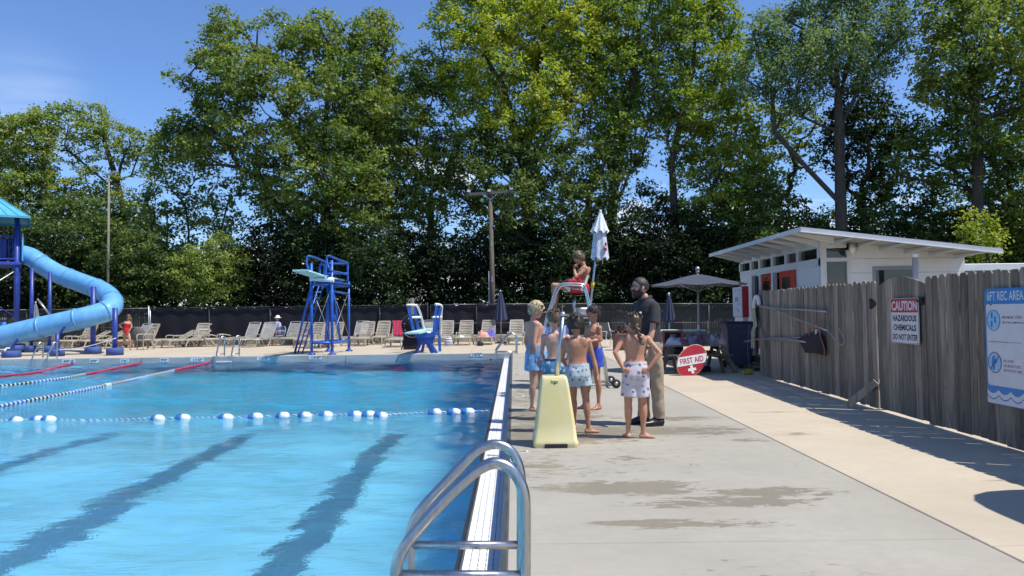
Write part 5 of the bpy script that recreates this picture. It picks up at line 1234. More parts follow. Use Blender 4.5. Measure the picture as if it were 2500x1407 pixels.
# ================================================================== LOUNGERS
M_resin = mat('beige_resin', (0.37, 0.325, 0.255), 0.6, var=.15, scale=3, objrand=.12); M_strap = mat('white_strap_vinyl', (0.42, 0.41, 0.37), 0.5, var=.1, scale=6, objrand=.1)
M_frameb = mat('lounger_frame', (0.45, 0.45, 0.43), 0.4, .2, objrand=.1)
def resin_lounger(ang=58):
    t = thing('sun_lounger', 'x', 'sun lounger'); W_, hz = .64, .33; ca, sa = math.cos(R(ang)), math.sin(R(ang)); y0 = .18   # hinge; head of the chair is +y, foot is -y
    f = MB()
    for s in (-1, 1):
        f.box((s * W_ / 2, -.45, hz), (.055, 1.28, .07), bev=.012)
    f.box((0, -1.09, hz), (W_ + .05, .07, .06), bev=.012); f.box((0, y0 + .02, hz), (W_ + .05, .06, .06), bev=.01)
    f.build('seat_frame', M_resin, t)
    for k in range(11): MB().box((0, -1.02 + k * .108, hz + .018), (W_ - .05, .078, .014), bev=.004).build('seat_slat', M_resin, t)
    bf = MB()
    for s in (-1, 1): bf.bar((s * (W_ / 2 - .01), y0, hz), (s * (W_ / 2 - .035), y0 + ca * .84, hz + sa * .84), .055, .045, up=(0, -sa, ca))
    bf.bar((-W_ / 2 + .03, y0 + ca * .84, hz + sa * .84), (W_ / 2 - .03, y0 + ca * .84, hz + sa * .84), .06, .06, up=(0, -sa, ca)); bf.build('back_frame', M_resin, t)
    for k in range(9):
        d = .06 + k * .087; c = Vector((0, y0 + ca * d, hz + sa * d))
        MB().add([c + Vector((x, -sa * (.006 + b_) + ca * e, ca * (.006 + b_) + sa * e)) for x, b_ in ((-W_ / 2 + .03, .012), (0, -.014), (W_ / 2 - .03, .012)) for e in (-.03, .03)], [(0, 1, 3, 2), (2, 3, 5, 4)]).build('back_slat', M_resin, t)
    for s in (-1, 1):
        MB().tube(smooth_path([(s * W_ / 2, -.98, hz), (s * (W_ / 2 + .01), -1.06, .16), (s * (W_ / 2 + .02), -1.10, 0)], 3), .032, 6).build('leg', M_resin, t)
        MB().tube(smooth_path([(s * W_ / 2, -.05, hz), (s * (W_ / 2 + .02), .08, .14), (s * (W_ / 2 + .03), .16, .05)], 3), .032, 6).build('leg', M_resin, t)
        MB().cyl((s * (W_ / 2 + .01), .2, .07), (s * (W_ / 2 + .05), .2, .07), .07, 10).build('wheel', M_resin, t)
        MB().tube(smooth_path([(s * (W_ / 2 + .03), -.28, hz + .01), (s * (W_ / 2 + .05), -.26, hz + .17), (s * (W_ / 2 + .05), -.1, hz + .21), (s * (W_ / 2 + .04), .10, hz + .19), (s * (W_ / 2 - .0), .24, hz + .14)], 4), .024, 6).build('armrest', M_resin, t)
    return t
def strap_lounger(ang=60):
    t = thing('sun_lounger', 'x', 'sun lounger'); W_, hz = .62, .34; ca, sa = math.cos(R(ang)), math.sin(R(ang)); y0 = .2
    for s in (-1, 1): MB().tube([(s * W_ / 2, -1.08, hz), (s * W_ / 2, y0, hz)], .016, 6).build('side_rail', M_frameb, t)
    q = [(-W_ / 2, y0, hz), (-W_ / 2, y0 + ca * .75, hz + sa * .75), (-W_ / 2 + .06, y0 + ca * .86, hz + sa * .86), (W_ / 2 - .06, y0 + ca * .86, hz + sa * .86), (W_ / 2, y0 + ca * .75, hz + sa * .75), (W_ / 2, y0, hz)]
    MB().tube(smooth_path(q, 3), .018, 6).build('back_frame', M_frameb, t)
    for k in range(16):
        d = .05 + k * .048; c = Vector((0, y0 + ca * d, hz + sa * d)); MB().bar(c - Vector((W_ / 2, 0, 0)), c + Vector((W_ / 2, 0, 0)), .034, .008, up=(0, -sa, ca)).build('back_strap', M_strap, t)
    for k in range(16): MB().box((0, -1.05 + k * .078, hz + .004), (W_, .05, .007)).build('seat_strap', M_strap, t)
    for s in (-1, 1):
        for y_ in (-.95, 0.0): MB().tube(smooth_path([(s * W_ / 2, y_ + .12, hz), (s * W_ / 2, y_ + .02, .14), (s * W_ / 2, y_ - .10, .012)], 3), .014, 5).build('leg', M_frameb, t)
    for y_ in (-1.05, -.10): MB().tube([(-W_ / 2, y_, .013), (W_ / 2, y_, .013)], .013, 5).build('ground_bar', M_frameb, t)
    return t
PR = {'R': resin_lounger(58), 'RL': resin_lounger(28), 'RF': resin_lounger(4), 'S': strap_lounger(60)}
used = set()
def lounger(kind, px, pyf, rot, label):
    """px, pyf: centre of the foot end on the deck"""
    src = PR[kind]; p = at(px, pyf)
    t = src if kind not in used else copy_tree(src); used.add(kind)
    rz = R(rot); off = Matrix.Rotation(rz, 3, 'Z') @ Vector((0, -1.05, 0))
    t.location = (p.x - off.x, min(p.y - off.y, 35.2), 0); t.rotation_euler = (0, 0, rz); t['label'] = label; t['group'] = 'sun loungers in a row across the far deck'; t['category'] = 'sun lounger'
    return t
LS = [('R', 1078, 844, -4, 'beige slatted lounger partly hidden behind the right handrail of the low diving stand'), ('R', 1128, 844, -4, 'beige slatted lounger with a small white cap, right of the low diving stand'),
      ('R', 1182, 843, -6, 'beige lounger piled with orange and purple towels'), ('R', 1258, 843, -3, 'empty beige lounger standing alone left of the blond boy'),
      ('S', 1028, 843, -8, 'pale strap lounger seen through the low diving stand'), ('R', 960, 849, -2, 'beige lounger draped with the red striped towel'),
      ('R', 915, 842, -6, 'beige lounger just left of the one with the red towel'), ('R', 873, 846, -6, 'beige slatted lounger right of the high tower'), ('S', 850, 845, -12, 'pale strap lounger directly behind the right post of the high tower'),
      ('R', 787, 849, -10, 'beige lounger seen between the tower posts, right one'), ('R', 765, 852, -12, 'beige lounger seen between the tower posts, left one'), ('R', 735, 850, -14, 'beige lounger behind the tower ladder'), ('R', 702, 845, -14, 'beige lounger left of the tower ladder, with arms showing'),
      ('S', 672, 845, -18, 'pale strap lounger left of the tower, second strap one'), ('R', 644, 842, -10, 'beige lounger in front of the person in the white hat'), ('S', 606, 849, -18, 'pale strap lounger just right of the middle ladder, higher back'), ('S', 566, 848, -18, 'pale strap lounger behind the middle ladder'),
      ('R', 545, 838, -4, 'shaded lounger with an upright back standing behind the middle ladder'), ('RF', 500, 845, -60, 'beige lounger lying flat left of the middle ladder'), ('RF', 455, 848, -64, 'beige lounger lying flat beneath the white chair'),
      ('RL', 405, 850, -40, 'low tilted beige lounger in front of the flat stack'), ('RL', 372, 850, -40, 'low tilted beige lounger nearest the walking woman'), ('S', 358, 843, -24, 'pale strap lounger behind the small resin chair'), ('R', 402, 841, -16, 'beige lounger with a wide back left of the white chair'),
      ('RL', 250, 852, -35, 'beige lounger right of the thick slide post'), ('RL', 205, 850, -35, 'beige lounger left of the thick slide post'), ('RL', 165, 850, -40, 'beige lounger under the slide, second from left'), ('RF', 115, 851, -50, 'flat beige lounger behind the left slide posts'), ('R', 262, 843, -10, 'upright beige lounger behind the slide posts')]
lo = {}
for i, (k, px, py, rot, lab) in enumerate(LS): lo[i] = lounger(k, px, py, rot, lab)
for k in PR:
    if k not in used: print('unused', k)

# ---- towels, bags, cone, chairs on the far deck
def cloth_heap(name, label, cat, c, size, m, seed=1, lumps=7, group=None):
    rr = random.Random(seed); n = 26; g = []
    ls = [(rr.uniform(-.35, .35), rr.uniform(-.35, .35), rr.uniform(.4, 1), rr.uniform(.12, .28)) for _ in range(lumps)]
    for i in range(n):
        row = []
        for j in range(n):
            u, v = i / (n - 1) * 2 - 1, j / (n - 1) * 2 - 1; r_ = max(0, 1 - (abs(u) ** 2.5 + abs(v) ** 2.5)) ** .4
            h = max([a[2] * math.exp(-((u * .5 - a[0]) ** 2 + (v * .5 - a[1]) ** 2) / (2 * a[3] ** 2)) for a in ls]) * r_
            h += .10 * mn.noise(Vector((u * 4, v * 4, seed))) * r_ + .06 * abs(mn.noise(Vector((u * 9, v * 9, seed + 3)))) * r_
            row.append((c[0] + u * size[0] / 2, c[1] + v * size[1] / 2, c[2] + max(.0, h) * size[2]))
        g.append(row)
    b = MB().sheet(g); ob = b.build(name, m); return tag(ob, label, cat, group)
def stripe_mat(name, cols, scale, axis=0, rough=.85):
    m, nt, p = new_mat(name); N = nt.nodes; L = nt.links
    g = N.new('ShaderNodeTexCoord'); s_ = N.new('ShaderNodeSeparateXYZ'); L.new(g.outputs['Object'], s_.inputs[0])
    v = node_math(N, L, 'FRACT', node_math(N, L, 'MULTIPLY', s_.outputs[axis], scale)); cr = N.new('ShaderNodeValToRGB'); cr.color_ramp.interpolation = 'CONSTANT'
    while len(cr.color_ramp.elements) < len(cols): cr.color_ramp.elements.new(0.5)
    for i, (pos_, c) in enumerate(cols): cr.color_ramp.elements[i].position = pos_; cr.color_ramp.elements[i].color = col4(c)
    L.new(v, cr.inputs[0]); L.new(cr.outputs[0], p.inputs['Base Color']); p.inputs['Roughness'].default_value = rough; return m
M_towelred = stripe_mat('red_striped_towel', [(0, (.50, .02, .05)), (.62, (.03, .03, .12)), (.78, (.50, .02, .05)), (.9, (.03, .03, .12))], 7)
# towel draped over the back of lounger 5
L5 = lo[5]; mw = Matrix.Translation(L5.location) @ Matrix.Rotation(L5.rotation_euler.z, 4, 'Z')
g = []
ca, sa = math.cos(R(58)), math.sin(R(58))
for i in range(15):
    row = []
    for j in range(13):
        u = -.36 + .72 * j / 12; s_ = i / 14
        d = .90 - s_ * .74; lift = .045 + .012 * math.sin(j * 1.7 + i * .8) + .01 * math.sin(i * 2.1)
        u2 = u * (1 - .22 * s_) + .05 * s_
        pnt = Vector((u2, .18 + ca * d - sa * lift, .33 + sa * d + ca * lift)); row.append(mw @ pnt)
    g.append(row)
top = [q + Vector((0, .10, -.22)) + Vector((0, .0, 0)) for q in g[0]]; g = [top, [q + Vector((0, .06, -.02)) for q in g[0]]] + g
oc = Vector(g[5][6]); g = [[q - oc for q in row] for row in g]
tag(MB().sheet(g).build('towel', M_towelred, loc=oc), 'red towel with dark blue stripes hanging over a lounger back', 'towel')
def on_seat(i, x, y, z=.35): return Matrix.Translation(lo[i].location) @ Matrix.Rotation(lo[i].rotation_euler.z, 4, 'Z') @ Vector((x, y, z))
M_orange = mat('orange_print_towel', (.72, .22, .10), .85, scale=9, c2=(.75, .45, .40)); M_purpt = mat('violet_towel', (.20, .17, .55), .85, scale=6, c2=(.10, .08, .30))
c = on_seat(2, -.08, -.75); cloth_heap('towel', 'orange and pink patterned towel heaped on a lounger seat', 'towel', c, (.55, .45, .30), M_orange, 3)
c = on_seat(2, .20, -.50); cloth_heap('towel', 'violet blue towel heaped beside the orange one', 'towel', c, (.50, .45, .42), M_purpt, 5)
c = on_seat(1, -.05, -.7); cloth_heap('cap', 'small white cap lying on a lounger seat', 'cap', c, (.24, .24, .12), M_buoyw, 4, 3)
M_bag = stripe_mat('black_white_bag', [(0, (.62, .62, .64)), (.4, (.03, .03, .04)), (.55, (.62, .62, .64)), (.85, (.05, .05, .06))], 5, 2, .6)
def bag(name, label, cat, p, w, h, m, lean=.15):
    o_ = MB().lathe([(w * .42, 0), (w * .5, h * .15), (w * .5, h * .5), (w * .40, h * .8), (w * .2, h * .97), (.01, h)], (0, 0, 0), 14).mesh(name)
    for v in o_.vertices: v.co.y *= .6; v.co.x += v.co.z * lean + .02 * math.sin(v.co.z * 17 + v.co.y * 20)
    o_.materials.append(m); ob = bpy.data.objects.new(name, o_); link(ob); ob.location = p; return tag(ob, label, cat)
bag('backpack', 'white and black backpack on the deck beside the low diving stand', 'backpack', tuple(at(1094, 846)), .36, .42, M_bag, .1)
bag('bag', 'crumpled white bag under the lounger with the red towel', 'bag', tuple(at(992, 846)), .3, .18, M_buoyw, .0)
bag('bag', 'dark grey bag standing behind the walking woman', 'bag', (atY(336, 800, 34.2).x, 34.2, .33), .62, .62, mat('dark_bag', (.09, .09, .095), .8, var=.2), .05)
bag('bag', 'dark duffel on the deck between two loungers right of the cone', 'bag', tuple(at(1172, 845)), .28, .22, M_black, .0)
tag(MB().lathe([(.001, .012), (.045, .012), (.06, .0), (.075, .16)], (0, 0, 0), 12).build('cup', M_buoyw, loc=tuple(at(982, 848))), 'white paper cup on the deck by the red towel lounger', 'cup')
cn = thing('traffic_cone', 'orange traffic cone standing behind the low diving stand', 'cone', tuple(at(1049, 848.5))); M_cone = mat('cone_orange', (.62, .09, .03), .5)
MB().box((0, 0, .015), (.34, .34, .03), bev=.01).build('base', M_cone, cn); MB().lathe([(.14, .03), (.035, .48), (.02, .5)], (0, 0, 0), 16).build('body', M_cone, cn)
tag(MB().box((0, 0, .07), (.55, .3, .14), bev=.03).build('kickboard_pile', mat('red_white_box', (.65, .10, .08), .5, c2=(.7, .68, .66), scale=5), loc=tuple(at(792, 848))), 'small red and white box on the deck behind the tower', 'box')
def resin_chair(label, loc, rz, m, s=1.0):
    t = thing('resin_chair', label, 'chair', loc, rz)
    MB().box((0, 0, .42), (.46, .42, .03), bev=.012).build('seat', m, t)
    for k in range(5):
        a = -.2 + k * .1; MB().bar((a * .9, .2, .43), (a * 1.1, .30, .80), .045, .012, up=(0, 1, 0)).build('back_slat', m, t)
    MB().tube(smooth_path([(-.25, .2, .42), (-.28, .27, .62), (-.2, .31, .80), (0, .33, .86), (.2, .31, .80), (.28, .27, .62), (.25, .2, .42)], 4), .022, 6).build('back_frame', m, t)
    for s_ in (-1, 1):
        MB().tube(smooth_path([(s_ * .24, -.2, .0), (s_ * .25, -.2, .42), (s_ * .28, -.2, .60), (s_ * .29, -.1, .66), (s_ * .29, .15, .66), (s_ * .27, .26, .62)], 4), .022, 6).build('armrest', m, t)
        MB().tube([(s_ * .22, .2, .42), (s_ * .24, .26, 0)], .022, 6).build('leg', m, t)
    return t
resin_chair('small white resin chair standing on the low wall', (atY(466, 818, 34.75).x, 36.35, .35), .1, M_buoyw)
resin_chair('beige resin chair next to the walking woman', (at(342, 855).x + .05, at(342, 855).y + .3, 0), -.6, M_resin)
# closed umbrellas
M_navyf = mat('navy_umbrella_cloth', (0.030, 0.040, 0.085), .8, var=.2, scale=5, sheen=.2); M_greyf = mat('grey_umbrella_cloth', (.20, .22, .25), .8, var=.15)
def closed_umbrella(name, label, base, ztop, zbot, r, m, tip=True, pole_r=.022):
    t = thing(name, label, 'umbrella', base)
    b = MB(); n = 40; rows = []
    for k in range(9):
        t_ = k / 8; z = ztop - (ztop - zbot) * t_; rr = r * (.12 + .88 * t_ ** .75); rows.append([(math.cos(a) * rr * (1 + .28 * math.cos(8 * a)), math.sin(a) * rr * (1 + .28 * math.cos(8 * a)), z + (.05 * math.cos(8 * a) if k == 8 else 0)) for a in np.linspace(0, 2 * math.pi, n + 1)])
    b.sheet(rows).build('canopy', m, t)
    MB().tube([(0, 0, 0), (0, 0, ztop)], pole_r, 8).build('pole', M_galv, t); MB().ball((0, 0, ztop + .03), .035, 8, 6).build('finial', M_buoyw, t)
    MB().lathe([(.26, 0), (.26, .06), (.05, .09)], (0, 0, 0), 16).build('base', M_black, t); return t
p = atY(1222, 712, 34.0); closed_umbrella('umbrella', 'closed navy umbrella standing against the far fence by the lounger', (p.x, 34, 0), p.z, atY(1222, 782, 34).z, .24, M_navyf)
p = atY(1633, 720, 21.5); closed_umbrella('umbrella', 'closed navy umbrella behind the picnic table', (p.x, 21.5, 0), p.z, atY(1633, 785, 21.5).z, .15, M_navyf)
p = atY(87, 740, 33.5); closed_umbrella('umbrella', 'closed grey umbrella behind the slide', (p.x, 33.5, 0), p.z, atY(87, 790, 33.5).z, .16, M_greyf)
tag(MB().box((0, 0, .35), (1.3, .6, .7), bev=.06).build('storage_box', mat('grey_box', (.13, .14, .16), .6), loc=(atY(100, 800, 33.8).x, 33.8, .34)), 'grey storage box behind the slide supports', 'box')
tag(MB().lathe([(.16, 0), (.17, .5), (.17, 1.1), (.12, 1.15)], (0, 0, 0), 14).build('blue_barrel', M_blue, loc=(atY(8, 800, 32).x, 32, .12)), 'short blue post drum behind the slide at the left edge', 'drum')
for (nm, px) in (('flowers', 2), ):
    pf = atY(0, 868, 27.3)
    tag(MB().tube(smooth_path([atY(-14, 872, 27.3), atY(8, 862, 27.3), atY(14, 852, 27.4), atY(24, 850, 27.5)], 5), .03, 8).build('hose', M_rope), 'white hose end lying by the slide foot at the left edge', 'hose')
# extra low footing in front of the tower
tag(MB().lathe([(.31, 0), (.31, .2), (.28, .24)], (0, 0, 0), 22).build('footing_block', M_block, loc=(atY(28, 870, 27.1).x, 27.1, 0)), 'low round blue footing nearest the pool under the slide end', 'footing')
tag(MB().sheet([[(x + .1 * math.sin(3 * y), y, .012 + .01 * abs(math.sin(5 * x + 3 * y))) for x in np.linspace(-.45, .45, 9)] for y in np.linspace(-.2, .2, 6)]).build('towel', mat('yellow_towel', (.50, .36, .10), .9, var=.2), loc=tuple(at(62, 868))), 'yellow towel spread on the deck by the slide foot', 'towel')
# ================================================================== YELLOW BASE WITH STEEL POLE
YB_ = 7.75
bc = at(1357, 1092); BY = bc.y
M_yel = mat('pale_yellow_plastic', (0.70, 0.60, 0.26), 0.45, var=.07, scale=2.5, c2=(0.73, 0.655, 0.37), coat=.1)
yb = thing('stanchion_base', 'pale yellow weighted plastic base with a steel pole, among the swimmers', 'stanchion base', (bc.x, BY + .18, 0)); o = Vector(yb.location)
b = MB(); wb, wt_, hb = .232, .135, .745; rows = []
def sq(w, d, z, r): 
    pts = []
    for (sx, sy) in ((1, -1), (1, 1), (-1, 1), (-1, -1)):
        for k in range(4):
            a0 = {(1, -1): -90, (1, 1): 0, (-1, 1): 90, (-1, -1): 180}[(sx, sy)] + 30 * k
            pts.append((sx * (w - r) + r * math.cos(R(a0)), sy * (d - r) + r * math.sin(R(a0)), z))
    return pts
prof = [(0.0, 1.0), (.03, 1.03), (.055, 1.035), (.075, .99), (.25, .90), (.45, .78), (.62, .68), (.66, .655), (.70, .62), (.735, .58), (.745, .54)]
for z, k in prof: rows.append(sq(wb * k, wb * k, z, .03 * k + .008))
rows = [r_ + [r_[0]] for r_ in rows]; b.sheet(rows, True)
b.f.append(tuple(range(len(b.v) - 17, len(b.v) - 1))); b.sm.append(False)
b.build('body', M_yel, yb)
MB().box((.0, -wb * 1.02, .022), (.24, .03, .046), bev=.004).build('slot_shade_block', M_ink, yb)  # black block stands for the shade inside the bottom notch
MB().box((0.0, -.138, .685), (.085, .03, .06), rot=Euler((R(10), 0, 0)).to_matrix(), bev=.01).build('recess_shade_block', mat('painted_shade_yellow', (.50, .48, .20), .5), yb)  # recess shade put into a darker yellow block
MB().cyl((0, -.150, .672), (0, -.156, .672), .008, 8).build('bolt', M_iron, yb)
p1 = atY(1374, 768, BY + .18) - o
MB().tube([(0.03, 0, .70), tuple(p1)], .0245, 14).build('pole', M_rail, yb)
MB().lathe([(.03, -.02), (.03, .01), (.012, .03), (.001, .03)], p1, 12).build('pole_cap', M_galv, yb)

# ================================================================== LIFEGUARD CHAIR
Yc = 14.2
lg = thing('lifeguard_chair', 'tall steel lifeguard stand on wheels with a white moulded seat', 'lifeguard chair', (atY(1405, 900, Yc).x, Yc, 0)); o = Vector(lg.location)
def C_(px, py, dy=0.0): return atY(px, py, Yc + dy) - o
M_alu = mat('aluminium_tube', (0.55, 0.56, 0.57), 0.3, .9, var=.08, scale=20); M_bluestrip = mat('blue_rail_strip', (.08, .30, .55), .4)
zg = 0.06
for dy in (-.36, .30):
    for j, off in enumerate((0, .085)):
        k = off * 100
        pts = [(1310 + k * .3, 905), (1322 + k * .3, 850), (1333 + k * .4, 779), (1345 + k * .5, 742), (1357 + k * .55, 706 + k * .5), (1363 + k * .5, 697 + k * .6), (1375, 692.5 + k * .55), (1400, 692.5 + k * .55), (1420 - k * .1, 694 + k * .55), (1429 - k * .4, 701 + k * .5), (1434 - k * .5, 716), (1441 - k * .5, 746), (1459 - k * .5, 820), (1484 - k * .5, 905)]
        P_ = smooth_path([C_(x, y, dy) for x, y in pts], 4); P_[0].z = zg; P_[-1].z = zg
        MB().tube(P_, .019, 8).build('side_frame', M_alu, lg)
    for z in (.55, 1.0):
        pass
base = []
zl = [C_(1310, 905, 0).x, C_(1484, 905, 0).x]
for dy in (-.36, .30):
    MB().tube([(zl[0] - .05, dy, zg), (zl[1] + .02, dy, zg)], .022, 8).build('base_rail', M_alu, lg)
for x in (zl[0], zl[1]): MB().tube([(x, -.36, zg), (x, .30, zg)], .022, 8).build('base_rail', M_alu, lg)
for dy in (-.40, .34):
    w = MB().lathe([(.022, -.018), (.078, -.02), (.086, -.010), (.086, .010), (.078, .02), (.022, .018)], (zl[1] + .10, dy, .086), 20, rot=Euler((R(90), 0, 0)).to_matrix()).build('wheel', M_black, lg)
    MB().lathe([(.001, -.024), (.034, -.022), (.034, .022), (.001, .024)], (zl[1] + .10, dy, .086), 14, rot=Euler((R(90), 0, 0)).to_matrix()).build('hub', M_galv, w)
    MB().tube([(zl[1], dy * .95, zg), (zl[1] + .10, dy, .086)], .015, 6).build('axle_arm', M_alu, lg)
for i, (py, x0, x1) in enumerate(((770, 1336, 1448), (822, 1325, 1460), (862, 1317, 1470))):
    a, b_ = C_(x0, py, -.34), C_(x1, py, -.34); MB().bar(a, Vector((b_.x, b_.y, a.z)), .10, .035).build('step', mat('grey_tread', (.30, .27, .23), .7, var=.2) if i == 0 else bpy.data.materials['grey_tread'], lg)
    MB().tube([a + Vector((0, -.05, -.06)), Vector((b_.x, b_.y - .05, a.z - .06))], .012, 6).build('step_bar', M_alu, lg)
MB().box(C_(1392, 771, 0), (.80, .56, .03), bev=.01).build('footboard', bpy.data.materials['grey_tread'], lg)
MB().tube([C_(1402, 722, 0), C_(1402, 768, 0)], .032, 12).build('seat_post', M_alu, lg)
MB().box(C_(1402, 721, 0), (.34, .34, .02), bev=.006).build('seat_plate', M_iron, lg)
# moulded seat shell: swept profile
prof = [(1376, 709), (1384, 711.5), (1395, 714.5), (1410, 715), (1420, 713.5), (1426, 708), (1429, 700), (1432, 690), (1435, 681), (1438.5, 673)]
pr = smooth_path([C_(x, y, 0) for x, y in prof], 3); g = []
for k, q in enumerate(pr):
    row = []
    for j in range(11):
        t_ = (j / 10 - .5) * 2; up_ = .085 * abs(t_) ** 3 if k < 15 else .0; fw = -.06 * abs(t_) ** 2.5 if k >= 15 else 0
        row.append(q + Vector((fw, t_ * .235 * (1 - .12 * (k / len(pr)) ** 2), up_)))
    g.append(row)
MB().sheet(g).build('seat', M_buoyw, lg)
g2 = [[v + Vector((.0, 0, -.02)) for v in row] for row in g[::-1]]; MB().sheet(g2).build('seat_underside', M_buoyw, lg)
tag(MB().box((0, 0, 0), (.27, .20, .085), bev=.02).box((.09, -.1, -.02), (.03, .02, .30)).build('rescue_bag', mat('red_vinyl', (.50, .015, .03), .4, var=.1), loc=tuple(C_(1402, 688, -.26) + o)), 'red lifeguard hip pack resting on the arm of the high chair', 'bag')
tag(MB().lathe([(.14, 0), (.15, .02), (.15, .04), (.12, .05)], (0, 0, 0), 18).lathe([(.10, -.10), (.11, 0)], (0, 0, 0), 16).build('bucket', M_buoyw, loc=tuple(C_(1418, 765, .2) + o + Vector((0, 0, .06)))), 'white lidded tub standing on the footboard of the high chair', 'tub')
# towel hanging on a low bar of the chair
M_lav = stripe_mat('lavender_towel', [(0, (.38, .42, .62)), (.5, (.55, .58, .72)), (.7, (.25, .30, .55))], 9, 0)
g = [[C_(1326 + 62 * j / 12, 797 + 3 * math.sin(j) + 26 * i / 6, -.46 + .03 * math.sin(j * 1.3)) + o for j in range(13)] for i in range(7)]
tag(MB().sheet(g).build('towel', M_lav), 'pale blue patterned towel hung low on the lifeguard stand behind the boys', 'towel')
# closed white umbrella with red print
p = atY(1466, 517, 14.9); pbm = atY(1441, 760, 14.9)
um = thing('umbrella', 'closed silvery white umbrella on a pole beside the lifeguard chair', 'umbrella', (pbm.x - .02, 14.9, 0)); o3 = Vector(um.location)
def U_(px, py, dy=0.0): return atY(px, py, 14.9 + dy) - o3
M_umw = mat('silver_white_cloth', (.52, .55, .60), .55, var=.12, scale=4, coat=.1); M_umt = mat('white_cloth', (.66, .67, .68), .7, var=.06, scale=4)
axis = (U_(1466, 517) - U_(1447, 700)).normalized()
MB().tube([Vector((0, 0, .3)), U_(1441, 760), U_(1447, 697), U_(1464, 530)], .021, 10).build('pole', M_alu, um)
MB().lathe([(.10, 0), (.10, .3), (.03, .32)], (0, 0, 0), 12).build('pole_base', M_alu, um)
MB().tube([U_(1446, 703), U_(1447.5, 688)], .036, 10).build('clamp', mat('yellow_clamp', (.70, .58, .03), .4), um)
def canopy(top, bot, r0, r1, n, amp, name, m, flare=0):
    g = []
    for k in range(9):
        t_ = k / 8; c = top.lerp(bot, t_); r_ = r0 + (r1 - r0) * t_ ** (1.0 if not flare else .8)
        g.append([c + Vector((math.cos(a) * r_ * (1 + amp * math.cos(n * a)), math.sin(a) * r_ * (1 + amp * math.cos(n * a)), (.03 * math.cos(n * a) if k == 8 else 0))) for a in np.linspace(0, 2 * math.pi, 49)])
    return MB().sheet(g).build(name, m, um)
canopy(U_(1466, 518), U_(1464, 568), .02, .175, 8, .13, 'top_cape', M_umt)
cp = canopy(U_(1464, 556), U_(1464.5, 633), .10, .172, 6, .10, 'canopy', M_umw)
for q in (0, 1): MB().box(U_(1479, 597 + q * 12, -.168), (.045, .02, .07), rot=Euler((0, 0, .9)).to_matrix()).build('red_print', M_signred, cp)
MB().ball(U_(1466, 516), .03, 8, 6).build('finial', M_umt, um)
MB().tube([U_(1471, 632, -.05), U_(1471, 645, -.05)], .008, 5).build('tie', M_umt, um)

# ================================================================== PICNIC AREA
M_pic = mat('treated_table_wood', (.13, .105, .075), .85, var=.3, scale=4, stretch=(.4, 5, 5), objrand=.2); M_pic2 = mat('painted_sunlit_table_wood', (.26, .21, .14), .85, var=.25, scale=4, stretch=(.4, 5, 5), objrand=.2)  # second wood is a paler copy, sunlight on the top put into its colour
tp = at(1703, 900); PY = 17.4
pt = thing('picnic_table', 'dark wooden picnic table loaded with towels and bags under the open umbrella', 'picnic table', (atY(1700, 900, PY).x, PY, 0)); o = Vector(pt.location); px0 = atY(1624, 840, PY - .35).x - o.x; px1 = atY(1772, 840, PY - .35).x - o.x
zt3 = atY(1700, 842, PY - .35).z
for k in range(5): MB().box(((px0 + px1) / 2, -.30 + k * .15, zt3 - .02), (px1 - px0, .14, .038), bev=.004).build('top_plank', M_pic2, pt)
for s_ in (-1, 1):
    for k in range(2): MB().box(((px0 + px1) / 2, s_ * (.62 + .15 * k), .42), (px1 - px0 + .06, .14, .038), bev=.004).build('bench_plank', M_pic, pt)
for x in (px0 + .16, px1 - .16):
    MB().bar((x, -.20, zt3 - .04), (x - .0, -.70, 0), .04, .13).build('leg', M_pic, pt); MB().bar((x, .20, zt3 - .04), (x, .70, 0), .04, .13).build('leg', M_pic, pt)
    MB().box((x, 0, .38), (.04, 1.5, .12)).build('bench_support', M_pic, pt); MB().box((x, 0, zt3 - .08), (.04, .66, .09)).build('top_support', M_pic, pt)
for i, x in enumerate((px0 + .1, px1 - .1)):
    MB().bar((x + (-.35 if i == 0 else .35) * 0, -.30, zt3 - .05), (x + (-.25 if i == 0 else .25), -.62, 0), .10, .05, up=(0, 1, 0)).build('brace', M_pic, pt)
cols = [((.50, .42, .46), (.62, .60, .63)), ((.40, .05, .07), (.25, .10, .14)), ((.05, .045, .07), (.30, .25, .30)), ((.12, .04, .06), (.35, .22, .24)), ((.5, .5, .53), (.10, .08, .12)), ((.30, .10, .12), (.55, .50, .50))]
tl_ = [((1648, 0), .42, .20, 'pale pink towel heaped at the left end of the picnic table'), ((1668, 1), .30, .16, 'red and plum towel heaped on the picnic table'), ((1690, 2), .38, .27, 'black bag with pale patches in the middle of the picnic table'), ((1716, 3), .42, .30, 'maroon towel bundle in the middle of the picnic table'), ((1738, 4), .38, .24, 'grey and black bag right of the maroon bundle'), ((1757, 5), .34, .30, 'red and white striped bag at the right end of the picnic table')]
for (px, k), w, h, lab in tl_:
    q = atY(px, 840, PY - .12); a, b_ = cols[k]
    cloth_heap('towel' if 'towel' in lab or 'bundle' in lab else 'bag', lab, 'towel' if 'towel' in lab or 'bundle' in lab else 'bag', (q.x, PY - .10, zt3), (w, .5, h), mat('cloth_%d' % k, a, .85, scale=7, c2=b_), 20 + k, 9, 'towels and bags heaped on the picnic table')
# open book / papers and jug
tag(MB().box((0, 0, .07), (.30, .02, .14), rot=Euler((R(-12), 0, .3)).to_matrix()).box((-.12, -.03, .08), (.2, .015, .16), rot=Euler((R(-10), .2, -.5)).to_matrix()).build('folded_board', M_greyf, loc=(atY(1737, 830, PY).x, PY + .15, zt3 + .10)), 'grey folded board standing behind the bags on the table', 'board')
